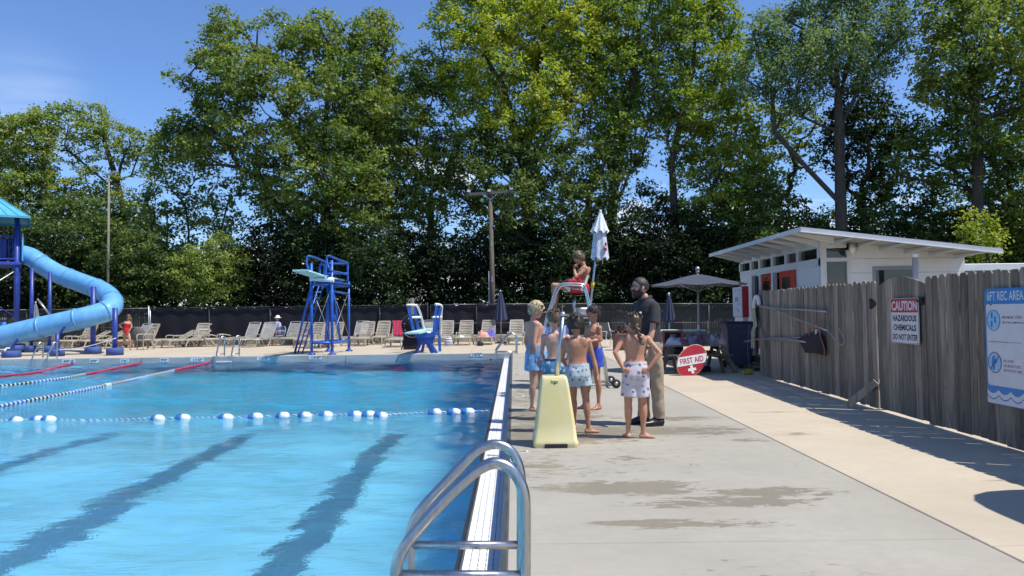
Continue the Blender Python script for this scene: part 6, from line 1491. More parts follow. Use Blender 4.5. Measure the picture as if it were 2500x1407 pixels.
# first-aid board
fa = thing('first_aid_board', 'oval red and white board reading FIRST AID leaning on the picnic table', 'sign', tuple(at(1678, 918)))
o = Vector(fa.location); tilt = math.atan2(24, 62)
cfa = atY(1689, 881, o.y + .12) - o; nrm_ = Vector((0, -1, .28)).normalized(); e1 = Vector((math.cos(R(27)), 0, 0)); 
long_ = (Vector((math.sin(R(40)), 0, math.cos(R(40))))); side_ = Vector((math.cos(R(40)), 0, -math.sin(R(40))))
tiltm = Matrix.Rotation(R(-14), 3, 'X'); long_ = tiltm @ long_; side_ = tiltm @ side_; nf = long_.cross(side_); nf = nf if nf.y < 0 else -nf
La, Lb = .40, .275
def ell(k, f=1.0): return [(math.cos(a) * Lb * f, math.sin(a) * La * f) for a in np.linspace(0, 2 * math.pi, k + 1)[:-1]]
MB().prism(ell(40), cfa, side_, long_, nf * -.03).build('board', M_signred, fa)
MB().tube([cfa + side_ * x + long_ * y - nf * .014 for x, y in ell(40)], .014, 6, closed=True).build('rim', mat('tan_edge', (.55, .38, .25), .6), fa)
# white band is horizontal in view: clip the ellipse by two parallel lines
hx = tiltm @ Vector((1, 0, .16)).normalized(); hz_ = nf.cross(hx).normalized(); hz_ = hz_ if hz_.z > 0 else -hz_
pts = []
for lvl, rev in ((.115, False), (-.085, True)):
    xs = [t for t in np.linspace(-.6, .6, 241) if (lambda v: (v.dot(side_) / Lb) ** 2 + (v.dot(long_) / La) ** 2 < .985)(hx * t + hz_ * lvl)]
    pts.append((xs[0], xs[-1], lvl))
band = []
n = 13
for i in range(n):
    lvl = -.085 + .20 * i / (n - 1); xs = [t for t in np.linspace(-.6, .6, 241) if (lambda v: (v.dot(side_) / Lb) ** 2 + (v.dot(long_) / La) ** 2 < .985)(hx * t + hz_ * lvl)]
    band.append([cfa + nf * .004 + hx * xs[0] + hz_ * lvl, cfa + nf * .004 + hx * xs[-1] + hz_ * lvl])
MB().sheet(band, False).build('white_band', M_whitepaint, fa)
text_obj('FIRST AID', .52, .125, cfa + nf * .007 + hx * -.26 + hz_ * -.05, hx, hz_, M_signred, fa, off=.012, depth=0)
cc = cfa + nf * .006 + hx * -.04 + hz_ * -.19
MB().prism([(-.03, -.09), (.03, -.09), (.03, -.03), (.09, -.03), (.09, .03), (.03, .03), (.03, .09), (-.03, .09), (-.03, .03), (-.09, .03), (-.09, -.03), (-.03, -.03)], cc, hx, hz_, nf * .002).build('cross', M_whitepaint, fa)
# menu chalkboard
q0 = at(1630, 880); q0.y = 18.3; A = atY(1618, 866, 18.3); mb = thing('chalkboard', 'red framed chalkboard menu with bunting drawn on it beside the picnic table', 'sign', (A.x, 18.3, A.z - .05)); o = Vector(mb.location)
Wd = atY(1669, 866, 18.3).x - A.x; Hd = atY(1618, 802, 18.3).z - A.z
M_coral = mat('coral_frame', (.50, .13, .11), .6, var=.15)
MB().box((Wd / 2, .03, Hd / 2), (Wd, .03, Hd)).build('slate', M_slat, mb)
for (x, z, w, h) in ((.028, Hd / 2, .056, Hd), (Wd - .028, Hd * .82, .056, Hd * .36), (Wd / 2, Hd - .028, Wd - .114, .056)): MB().box((x, .0, z), (w, .03, h), bev=.004).build('frame_bar', M_coral, mb)
for s_ in (.08, Wd - .08): MB().bar((s_, .06, 0.3), (s_, .25, -A.z + .05), .04, .04).build('easel_leg', M_coral, mb)
for k in range(4):
    x = .10 + k * .095; MB().add([(x, .012, Hd * .66), (x + .055, .012, Hd * .655), (x + .045, .012, Hd * .54), (x + .027, .012, Hd * .58), (x + .01, .012, Hd * .54)], [(0, 1, 2, 3, 4)]).build('flag', [M_coral, M_signpale][k % 2], mb)
mk_ = MB()
for k in range(6): mk_.box((Wd * .42 + random.uniform(-.04, .04), .0125, Hd * (.36 - .055 * k)), (random.uniform(.10, .2), .002, .012))
for k in range(5): mk_.bar((Wd * .38 + k * .03, .0125, Hd * .80 - .02), (Wd * .38 + k * .03 + .012, .0125, Hd * .80 + .03), .008, .002, up=(0, 1, 0))
mk_.build('chalk_marks', M_whitepaint, mb)['kind'] = 'stuff'
# open navy umbrella
uo = atY(1703, 660, 17.4); ut = thing('umbrella', 'open dark blue market umbrella over the picnic table', 'umbrella', (uo.x, 17.4, 0)); o = Vector(ut.location)
M_navyo = mat('slate_blue_canvas', (.022, .028, .046), .8, var=.12, scale=3, sheen=.2)
zt4 = uo.z - .04; re = 1.12; ze = atY(1590, 697, 17.4).z; zc = zt4 - .06; g = []
for k in range(7):
    t_ = k / 6; row = []
    for a in np.linspace(0, 2 * math.pi, 65):
        seg = (a / (math.pi / 4)) % 1.0; k8 = math.cos(math.pi / 8) / math.cos((seg - .5) * math.pi / 4)
        sag = -.035 * math.sin(math.pi * seg) * t_ + (-.03 * t_ * math.sin(math.pi * t_))
        rr = .05 + (re / .96 - .05) * t_ * 1.0
        row.append((math.cos(a + .2) * rr * k8, math.sin(a + .2) * rr * k8, zc - (zc - ze) * t_ ** 1.15 + sag))
    g.append(row)
MB().sheet(g, False).build('canopy', M_navyo, ut)
for k in range(8):
    a = k * math.pi / 4 + .2; MB().bar((math.cos(a) * .06, math.sin(a) * .06, zc - .04), (math.cos(a) * re, math.sin(a) * re, ze - .02), .02, .016).build('rib', M_galv, ut)
    MB().tube([(0, 0, zc - .42), (math.cos(a) * re * .52, math.sin(a) * re * .52, zc - (zc - ze) * .47 - .05)], .009, 5).build('strut', M_galv, ut)
MB().tube([(0, 0, .2), (0, 0, zt4)], .026, 10).build('pole', mat('grey_pole', (.28, .28, .28), .5), ut); MB().ball((0, 0, zt4 + .07), .055, 10, 8).ball((0, 0, zt4 + .0), .045, 10, 8).build('finial', M_galv, ut)
MB().box((0, 0, 1.02), (.07, .06, .16), bev=.02).build('crank', M_galv, ut); MB().lathe([(.26, .1), (.26, .2), (.05, .24)], (0, 0, -.1), 16).build('base', M_black, ut)
# turquoise table behind, bin, red and white vending box, chair, planter
t = thing('table', 'pale turquoise topped folding table behind the picnic table', 'table', (atY(1650, 800, 20.5).x, 20.5, 0)); zt5 = atY(1650, 808, 20.2).z
MB().box((0, 0, zt5), (1.5, .75, .04), bev=.01).build('top', M_board, t)
for x in (-.65, .65):
    for y_ in (-.3, .3): MB().tube([(x, y_, 0), (x, y_, zt5)], .02, 6).build('leg', M_galv, t)
tb_ = at(1800, 868); bn = thing('trash_bin', 'large dark navy wheeled bin beside the fence end', 'bin', (atY(1802, 860, 18.2).x, 18.2, 0)); wbn = 68 * 18.2 / FPX / 2; hbn = atY(1800, 790, 18.2).z
M_bin = mat('navy_bin_plastic', (.012, .022, .065), .55)
rows = []
for z, k in ((.06, .80), (.3, .84), (hbn * .9, .98), (hbn * .905, 1.06), (hbn, 1.07)):
    rr = [(p_[0], p_[1], z) for p_ in sq(wbn * k, wbn * .9 * k, z, .05)]; rows.append(rr + [rr[0]])
MB().sheet(rows, False).build('body', M_bin, bn)
MB().box((0, 0, hbn + .02), (wbn * 2.2, wbn * 2.0, .06), bev=.03).build('lid', M_bin, bn); MB().box((-wbn * .9, 0, hbn + .0), (.12, wbn * 1.5, .05), bev=.02).build('handle', M_bin, bn)
for s_ in (-1, 1): MB().cyl((s_ * wbn * .7, wbn * .7, .09), (s_ * wbn * .95, wbn * .7, .09), .09, 12).build('wheel', M_black, bn)
vb = thing('menu_cabinet', 'tall narrow cabinet with a white printed side and a red front by the building corner', 'cabinet', (5.94, 19.2, 0))
z0_, z1_ = atY(1812, 775, 19.2).z, atY(1812, 699, 19.2).z; zm, zh = (z0_ + z1_) / 2, z1_ - z0_
MB().box((.085, .41, zm), (.17, .80, zh), bev=.01).build('cabinet', M_signred, vb)
MB().box((-.006, .41, zm), (.014, .78, zh - .03)).build('white_side', M_signwhite, vb)
lm = MB()
for (y_, z, w, h) in ((.25, .88, .10, .05), (.5, .88, .06, .05), (.45, .58, .30, .12), (.3, .42, .2, .02), (.5, .30, .25, .015), (.35, .22, .12, .06)): lm.box((-.0145, y_, z0_ + zh * z), (.004, w, h))
lm.build('print', mat('grey_print', (.25, .32, .38), .5), vb)
MB().box((.09, .41, z0_ / 2), (.14, .7, z0_)).build('stand', M_whitepaint, vb)
for k, px in enumerate((1836,)):
    pass
st = thing('wooden_steps', 'low dark wooden steps in shade beside the building', 'steps', (atY(1845, 870, 17.6).x - .2, 17.8, 0))
for k in range(2): MB().box((.15 + .28 * k, 0, .10 + .17 * k), (.28, 1.2, .05)).build('tread', M_pic, st); MB().box((.03 + .28 * k, 0, .05 + .16 * k), (.03, 1.15, .12)).build('riser', M_pic, st)
# chair and planter
cp_ = at(1487, 848); t = thing('patio_chair', 'dark sling patio chair with a pale metal frame behind the swimmers', 'chair', (cp_.x, cp_.y, 0), .5)
MB().box((0, 0, .42), (.5, .45, .02)).build('seat', M_slat, t); MB().add([(-.24, .2, .42), (.24, .2, .42), (.24, .36, .95), (-.24, .36, .95)], [(0, 1, 2, 3)]).build('back', M_slat, t)
for s_ in (-1, 1):
    MB().tube(smooth_path([(s_ * .27, -.32, 0), (s_ * .27, -.18, .40), (s_ * .27, -.22, .62), (s_ * .27, .18, .62), (s_ * .26, .30, .72)], 4), .014, 6).build('arm_frame', M_whitepaint, t); MB().tube([(s_ * .25, .38, .96), (s_ * .25, .18, .42), (s_ * .27, .30, 0)], .014, 6).build('back_leg', M_whitepaint, t)
pp = at(1520, 856); pl = thing('planter', 'rust brown planter box with dark red flowers behind the girl', 'planter', (pp.x, pp.y, 0))
MB().box((0, .3, .30), (.55, .55, .60), bev=.02).build('box', mat('rust_planter', (.14, .05, .035), .7, var=.2), pl)
rg_ = np.random.default_rng(3); me = leaves_mesh('plant', [(0, .3, .68)], [.25], [260], .07, rg_, sub=.05); me.materials.append(mat('wine_leaves', (.05, .02, .03), .7, c2=(.10, .03, .05))); link(bpy.data.objects.new('plant', me), pl)['kind'] = 'stuff'
# ================================================================== THINGS HUNG ON THE WOODEN FENCE
def fpath(pts, off=-.05, k=4): return smooth_path([onfence(x, y, off) for x, y in pts], k)
M_pale = mat('aluminium_pole', (.42, .43, .45), .4, .6, var=.1, scale=10)
def pole_thing(label, pts, r=.016, off=-.06):
    P_ = fpath(pts, off); return tag(MB().tube(P_, r, 8).build('pool_pole', M_pale), label, 'pole', 'poles hung on the wooden fence')
pole_thing('upper pale pole hung level on the wooden fence', [(1850, 747), (1890, 753), (1950, 756), (2018, 761)])
cr_ = thing('shepherds_crook', 'slanting rescue pole ending in a wire hook on the wooden fence', 'rescue hook', tuple(onfence(1955, 782, -.09))); o = Vector(cr_.location)
MB().tube([q - o for q in fpath([(1890, 756), (1950, 781), (2022, 808)], -.10)], .014, 8).build('pole', M_pale, cr_)
MB().tube([q - o for q in fpath([(2022, 807), (2032, 820), (2042, 834), (2053, 842), (2060, 838), (2060, 828), (2055, 815), (2047, 802)], -.10)], .007, 6).build('hook', M_pale, cr_)
pole_thing('lower pale pole sticking out past the fence end', [(1816, 835), (1850, 829), (1905, 827), (1972, 836)], .017, -.10)
pole_thing('thin pole just under the lower one', [(1850, 829), (1910, 832), (1970, 837)], .012, -.06); pole_thing('thin pole just above the lower one', [(1880, 828), (1930, 825), (1975, 824)], .012, -.06)
nt_ = thing('leaf_net', 'black mesh skimming net hanging folded on the wooden fence', 'net', tuple(onfence(1990, 835, -.08))); o = Vector(nt_.location)
M_net = mat('black_mesh', (.012, .012, .018), .8)
V = [onfence(x, y, d) - o for x, y, d in ((1948, 827, -.08), (1968, 815, -.10), (1993, 808, -.11), (2003, 828, -.12), (2013, 869, -.08), (1995, 863, -.14), (1966, 862, -.09), (1975, 838, -.13), (1990, 840, -.15))]
MB().add(V, [(0, 1, 7), (1, 2, 8, 7), (2, 3, 8), (3, 4, 5, 8), (8, 5, 6, 7), (0, 7, 6)]).build('mesh_bag', M_net, nt_)
V2 = [v + Vector((.04, 0, 0)) for v in V]; MB().add(V2, [(7, 1, 0), (7, 8, 2, 1), (8, 3, 2), (8, 5, 4, 3), (7, 6, 5, 8), (6, 7, 0)]).build('mesh_back', M_net, nt_)
MB().tube([q - o for q in fpath([(1976, 820), (1976, 802), (1985, 795), (1997, 797), (2003, 822), (2012, 850), (2013, 868)], -.11)], .010, 6).build('net_frame', mat('red_net_frame', (.45, .10, .07), .5), nt_)
MB().prism([(0, 0), (.09, 0), (.075, .12), (.02, .12)], onfence(1992, 822, -.10) - o, (0, -1, 0), (0, 0, 1), (-.02, 0, 0)).build('white_bag', M_umw, nt_)
rb = thing('rescue_tube', 'white and red rescue float hung over the near end of the fence', 'rescue float', tuple(onfence(1841, 735, -.05))); o = Vector(rb.location); o.y += .12
MB().tube([q - o for q in smooth_path([onfence(1836, 752, -.12), onfence(1838, 735, -.12), onfence(1842, 725, -.10), onfence(1847, 730, -.08), onfence(1849, 745, -.07)], 4)], .045, 8).build('float', M_umt, rb)
MB().tube([q - o for q in smooth_path([onfence(1846, 727, -.05), onfence(1850, 732, -.04), onfence(1851, 742, -.04)], 3)], .03, 6).build('red_end', M_signred, rb)
MB().sheet([[onfence(1829 + 2 * i * (1 if i < 4 else 0) + a, 752 + i * 14, -.12) - o for a in (0, 4 + 5 * math.sin(i * .45 + .3), 9)] for i in range(8)]).build('strap', mat('canvas_strap', (.38, .34, .25), .85, var=.2), rb)
for q, (a, b_) in enumerate((((1858, 803), (1866, 853)),)):
    tag(MB().tube([onfence(a[0], a[1], -.07), onfence(b_[0], b_[1], -.07)], .022, 8).build('wooden_bar', M_wood), 'short grey wooden bar hung upright near the fence end', 'bar')
yl = at(1846, 918); tag(MB().box((0, 0, .04), (.22, .12, .08), bev=.015).box((0, 0, .10), (.2, .06, .05), bev=.01).build('deck_brush', mat('yellow_brush', (.55, .45, .03), .5, c2=(.08, .07, .03), scale=12), loc=(5.12, 16.3, 0)), 'yellow deck brush head on the ground at the fence end', 'brush')
tag(MB().tube(smooth_path([(5.16, 16.25, .09), (5.1, 16.2, .6), (5.14, 16.15, 1.1)], 4), .004, 5).build('cord', M_greyf), 'thin cord hanging down to the yellow brush', 'cord')
# unseen umbrella added right of the frame, shaped to cast the deck shadow
t = thing('umbrella', 'unseen market umbrella added beyond the fence to cast the shadow on the deck', 'umbrella', (5.74, 4.23, 0)); g = []
for k in range(5):
    t_ = k / 4; row = []
    for a in np.linspace(0, 2 * math.pi, 49):
        q = (abs(math.cos(a)) ** 5 + abs(math.sin(a)) ** 5) ** -.2; row.append((math.cos(a) * q * (.03 + 1.17 * t_), math.sin(a) * q * (.03 + 1.17 * t_), 2.62 - .38 * t_))
    g.append(row)
MB().sheet(g, False).build('canopy', M_navyo, t); MB().tube([(0, 0, 0), (0, 0, 2.62)], .024, 8).build('pole', M_galv, t)
# ================================================================== PEOPLE
def skin_mat(name, c, red=(1.12, .86, .80)):
    m, nt, p = new_mat(name); N = nt.nodes; L = nt.links; g = N.new('ShaderNodeTexCoord').outputs['Object']
    a = mixcol(N, L, maprange(N, L, noise_tex(N, L, g, 7, 4), .35, .65), c, tuple(x * y for x, y in zip(c, red)))
    a = mixcol(N, L, maprange(N, L, noise_tex(N, L, g, 45, 3), .5, .8, 0, .25), a, tuple(x * .8 for x in c))
    L.new(a, p.inputs['Base Color']); p.inputs['Roughness'].default_value = .48; p.inputs['Specular IOR Level'].default_value = .42
    p.inputs['Subsurface Weight'].default_value = .12; p.inputs['Subsurface Radius'].default_value = (.012, .004, .002); return m
def hair_mat(name, a, b, rough=.45):
    m, nt, p = new_mat(name); N = nt.nodes; L = nt.links; g = N.new('ShaderNodeTexCoord').outputs['Object']
    w = noise_tex(N, L, g, 60, 4, .6, 1.0, (1, 1, .18)); L.new(mixcol(N, L, maprange(N, L, w, .38, .64), a, b), p.inputs['Base Color'])
    b_ = N.new('ShaderNodeBump'); b_.inputs['Strength'].default_value = .9; b_.inputs['Distance'].default_value = .006; L.new(w, b_.inputs['Height']); L.new(b_.outputs[0], p.inputs['Normal'])
    p.inputs['Roughness'].default_value = rough; return m
def cone(b, p, q, r0, r1, n=14):
    p, q = Vector(p), Vector(q)
    b.tube([p, q], [r0, r1], n); b.ball(p, r0, n, 8); b.ball(q, r1, n, 8)
def limb(b, pts, rs):
    P_ = smooth_path(pts, 4) if len(pts) > 2 else [Vector(p) for p in pts]
    k = (len(P_) - 1) / (len(rs) - 1); R_ = []
    for i in range(len(P_)):
        t = i / k; j = min(int(t), len(rs) - 2); R_.append(rs[j] + (rs[j + 1] - rs[j]) * (t - j))
    b.tube(P_, R_, 14); b.ball(P_[0], R_[0], 14, 8); b.ball(P_[-1], R_[-1], 14, 8)
def loft(b, secs, n=20):
    """secs: (centre, right vector, forward vector, half width, half depth)"""
    vs = []
    for (c, r_, f_, w, d) in secs:
        for j in range(n):
            a = 2 * math.pi * j / n; ca, sa = math.cos(a), math.sin(a); e = .82
            vs.append(Vector(c) + r_ * (w * math.copysign(abs(ca) ** e, ca)) + f_ * (d * math.copysign(abs(sa) ** e, sa)))
    m = len(secs); fs = [(i * n + j, i * n + (j + 1) % n, (i + 1) * n + (j + 1) % n, (i + 1) * n + j) for i in range(m - 1) for j in range(n)]
    fs += [tuple(range(n - 1, -1, -1)), tuple((m - 1) * n + j for j in range(n))]; b.add(vs, fs)
def voxelise(b, name, vox=.007, it=4, disp=None):
    me = b.mesh('tmp'); ob = bpy.data.objects.new('tmp', me)
    m = ob.modifiers.new('r', 'REMESH'); m.mode = 'VOXEL'; m.voxel_size = vox; m.use_smooth_shade = True
    if it: s_ = ob.modifiers.new('s', 'SMOOTH'); s_.factor = .5; s_.iterations = it
    out = evaluated(ob); out.name = name; bpy.data.meshes.remove(me)
    if disp:
        amp, fr, st = disp; out.update(); n = len(out.vertices); co = np.empty(n * 3, np.float32); out.vertices.foreach_get('co', co); nr = np.empty(n * 3, np.float32); out.vertex_normals.foreach_get('vector', nr)
        co = co.reshape(-1, 3); nr = nr.reshape(-1, 3)
        k = np.array([mn.noise(Vector((float(c[0]) * fr, float(c[1]) * fr, float(c[2]) * fr * st))) + .5 * mn.noise(Vector((float(c[0]) * fr * 2.3 + 3, float(c[1]) * fr * 2.3 + 1, float(c[2]) * fr * st * 2.3 + 2))) for c in co])
        co += nr * (amp * k)[:, None]; out.vertices.foreach_set('co', co.ravel())
    out.polygons.foreach_set('use_smooth', [True] * len(out.polygons)); out.update(); return out
def hand(b, wr, d, nrm, s=1.0, curl=.35, thumb=1):
    """wr wrist, d hand direction, nrm palm normal"""
    d = d.normalized(); side = d.cross(nrm).normalized(); nrm = side.cross(d).normalized()
    for k in range(4):
        u = (k - 1.5) * .0185 * s; base = wr + d * .078 * s + side * u; ln = (.062, .072, .068, .052)[k] * s
        cone(b, wr + side * u * .5, base, .0135 * s, .0105 * s, 8)
        d1 = (d * math.cos(curl) + nrm * math.sin(curl) + side * (k - 1.5) * .07).normalized(); d2 = (d * math.cos(curl * 2.2) + nrm * math.sin(curl * 2.2)).normalized()
        m_ = base + d1 * ln * .55; cone(b, base, m_, .0092 * s, .0085 * s, 8); cone(b, m_, m_ + d2 * ln * .5, .0085 * s, .0070 * s, 8)
    t0 = wr + d * .022 * s - side * thumb * .020 * s; t1 = t0 + (d * .7 - side * thumb * .75 + nrm * .3).normalized() * .040 * s
    cone(b, t0, t1, .013 * s, .010 * s, 8); cone(b, t1, t1 + (d * .95 - side * thumb * .2 + nrm * .2).normalized() * .032 * s, .010 * s, .0085 * s, 8)
def foot(b, ank, toe, s=1.0, bare=True):
    """ank ankle joint; toe tip direction point on the ground"""
    g = Vector((ank.x, ank.y, 0)); d = Vector((toe.x - ank.x, toe.y - ank.y, 0)).normalized(); sd = Vector((-d.y, d.x, 0)); L_ = .175 * s
    heel = g - d * .035 * s + Vector((0, 0, .030 * s)); cone(b, ank, heel + d * .01, .030 * s, .031 * s); 
    cone(b, ank + Vector((0, 0, -.01)), g + d * .07 * s + Vector((0, 0, .034 * s)), .029 * s, .026 * s)
    for k in (-1, 0, 1): cone(b, heel + sd * k * .006, g + d * .125 * s + sd * k * .026 * s + Vector((0, 0, .019 * s)), .027 * s, .019 * s)
    if bare:
        for k in range(5):
            u = (k - 2) * .0165 * s; p_ = g + d * .130 * s + sd * u + Vector((0, 0, .013 * s)); cone(b, p_, p_ + d * (.036 - .004 * abs(k - 1.0)) * s, .0115 * s, .0095 * s, 8)
def head(root, b, c, fwd, up, s, hm, hair='short', face=True, glasses=False, beard=False, skin=None, eyes=True):
    """adds the skull to the body collector, returns hair and face meshes as children"""
    fwd = fwd.normalized(); up = (up - fwd * up.dot(fwd)).normalized(); sd = fwd.cross(up).normalized(); m = Matrix((sd, fwd, up)).transposed()
    h = .112 * s
    b.ball(c + up * .018 * s, (.074 * s, .092 * s, .092 * s), 22, 16, rot=m)
    b.ball(c + fwd * .022 * s - up * .040 * s, (.056 * s, .066 * s, .070 * s), 18, 14, rot=m)
    b.ball(c + fwd * .062 * s - up * .086 * s, (.026 * s, .022 * s, .020 * s), 12, 8, rot=m)
    b.ball(c + fwd * .070 * s + up * .030 * s, (.048 * s, .024 * s, .016 * s), 12, 8, rot=m)
    cone(b, c + fwd * .086 * s + up * .012 * s, c + fwd * .106 * s - up * .020 * s, .0085 * s, .0125 * s, 8)
    b.ball(c + fwd * .085 * s - up * .050 * s, (.022 * s, .012 * s, .007 * s), 10, 6, rot=m); b.ball(c + fwd * .083 * s - up * .062 * s, (.020 * s, .012 * s, .007 * s), 10, 6, rot=m)
    for k in (-1, 1):
        b.ball(c + sd * k * .047 * s + fwd * .055 * s - up * .018 * s, (.022 * s, .024 * s, .020 * s), 10, 8, rot=m)
        mm = m @ Matrix.Rotation(R(25) * k, 3, 'Z'); b.ball(c + sd * k * .078 * s - fwd * .008 * s - up * .012 * s, (.009 * s, .019 * s, .031 * s), 12, 10, rot=mm)
    kids = []
    if hair:
        hb = MB(); n, mm_ = 56, 34; rr = random.Random(int(c.x * 999)); vs = []
        lo_ = {'short': -.10, 'buzz': .16, 'long': -.3, 'mop': -.22}[hair]; th = {'short': .013, 'buzz': .008, 'long': .012, 'mop': .022}[hair] * s
        for i in range(mm_ + 1):
            t = math.pi * i / mm_
            for j in range(n):
                a = 2 * math.pi * j / n; v = Vector((math.sin(t) * math.cos(a), math.sin(t) * math.sin(a), math.cos(t)))
                line = lo_ - .55 + 1.0 * max(0, v.y + .15) * (1.05 if hair != 'mop' else .8) + (.30 * max(0, 1 - abs(v.y - .1) * 3.0) if abs(v.x) > .7 and hair != 'buzz' else 0)
                f = min(1, max(0, (v.z - line) / .10)); nz_ = mn.noise(Vector((v.x * 7, v.y * 7, v.z * 2.2)) + c * 9)
                ex = -.012 * s + (th + .012 * s + .010 * s * nz_ * (1.5 if hair == 'mop' else .45) + .004 * s * mn.noise(v * 24)) * f
                vs.append(c + up * .016 * s + m @ Vector((v.x * (.074 * s + ex), v.y * (.092 * s + ex), v.z * (.094 * s + ex) - (.012 * s if v.z < 0 else 0))))
        fs = [(i * n + j, (i + 1) * n + j, (i + 1) * n + (j + 1) % n, i * n + (j + 1) % n) for i in range(mm_) for j in range(n)]
        hb.add(vs, fs, True); kids.append(('hair', hb, hm))
        # loose locks break the outline
        lk = MB()
        for q in range(70 if hair != 'buzz' else 0):
            a = rr.uniform(0, 6.283); t = rr.uniform(.1, 1.25); v = Vector((math.sin(t) * math.cos(a), math.sin(t) * math.sin(a) - .12, math.cos(t)))
            p0 = c + up * .016 * s + m @ Vector((v.x * .080 * s, v.y * .098 * s, v.z * .100 * s)); dr = (m @ Vector((v.x, v.y + rr.uniform(-.6, .6), v.z * .3 - .5)) + Vector((rr.uniform(-.4, .4), rr.uniform(-.4, .4), 0))).normalized()
            lk.tube([p0, p0 + dr * .018 * s + m @ v * .008 * s, p0 + dr * .038 * s], [.0065 * s, .006 * s, .0015], 5)
        if lk.v: kids.append(('hair_locks', lk, hm))
    if eyes:
        for k in (-1, 1):
            e = MB().ball(c + sd * k * .031 * s + fwd * .0795 * s + up * .008 * s, (.012 * s, .008 * s, .008 * s), 10, 8, rot=m); kids.append(('eye', e, M_eye))
            e = MB().ball(c + sd * k * .031 * s + fwd * .087 * s + up * .007 * s, (.0055 * s, .003 * s, .0055 * s), 8, 6, rot=m); kids.append(('iris', e, M_ink))
            e = MB().tube([c + sd * k * .016 * s + fwd * .092 * s + up * .024 * s, c + sd * k * .034 * s + fwd * .089 * s + up * .030 * s, c + sd * k * .050 * s + fwd * .076 * s + up * .025 * s], .0042 * s, 5); kids.append(('eyebrow', e, hm))
        kids.append(('mouth', MB().tube([c + sd * -.022 * s + fwd * .088 * s - up * .056 * s, c + fwd * .098 * s - up * .056 * s, c + sd * .022 * s + fwd * .088 * s - up * .056 * s], .0030 * s, 5), M_lip))
    if glasses:
        g_ = MB()
        for k in (-1, 1):
            g_.ball(c + sd * k * .033 * s + fwd * .094 * s + up * .008 * s, (.022 * s, .004 * s, .014 * s), 12, 8, rot=m); g_.tube([c + sd * k * .058 * s + fwd * .088 * s + up * .014 * s, c + sd * k * .080 * s + fwd * .01 * s + up * .008 * s], .0034, 5)
        g_.tube([c + sd * -.012 * s + fwd * .099 * s + up * .012 * s, c + sd * .012 * s + fwd * .099 * s + up * .012 * s], .0034, 5); kids.append(('sunglasses', g_, M_ink))
    if beard:
        bb = MB(); bb.ball(c + fwd * .030 * s - up * .058 * s, (.064 * s, .070 * s, .060 * s), 18, 12, rot=m); bb.ball(c + fwd * .070 * s - up * .092 * s, (.034 * s, .030 * s, .036 * s), 14, 10, rot=m)
        bb.tube([c + sd * -.03 * s + fwd * .086 * s - up * .046 * s, c + fwd * .102 * s - up * .040 * s, c + sd * .03 * s + fwd * .086 * s - up * .046 * s], .009 * s, 6)
        for k in (-1, 1): cone(bb, c + sd * k * .072 * s + fwd * .012 * s - up * .0 * s, c + sd * k * .058 * s + fwd * .03 * s - up * .055 * s, .008 * s, .02 * s, 8)
        kids.append(('beard', bb, hm))
    return kids
M_eye = mat('eye_white', (.65, .63, .6), .3); M_lip = mat('lip', (.33, .12, .10), .5)
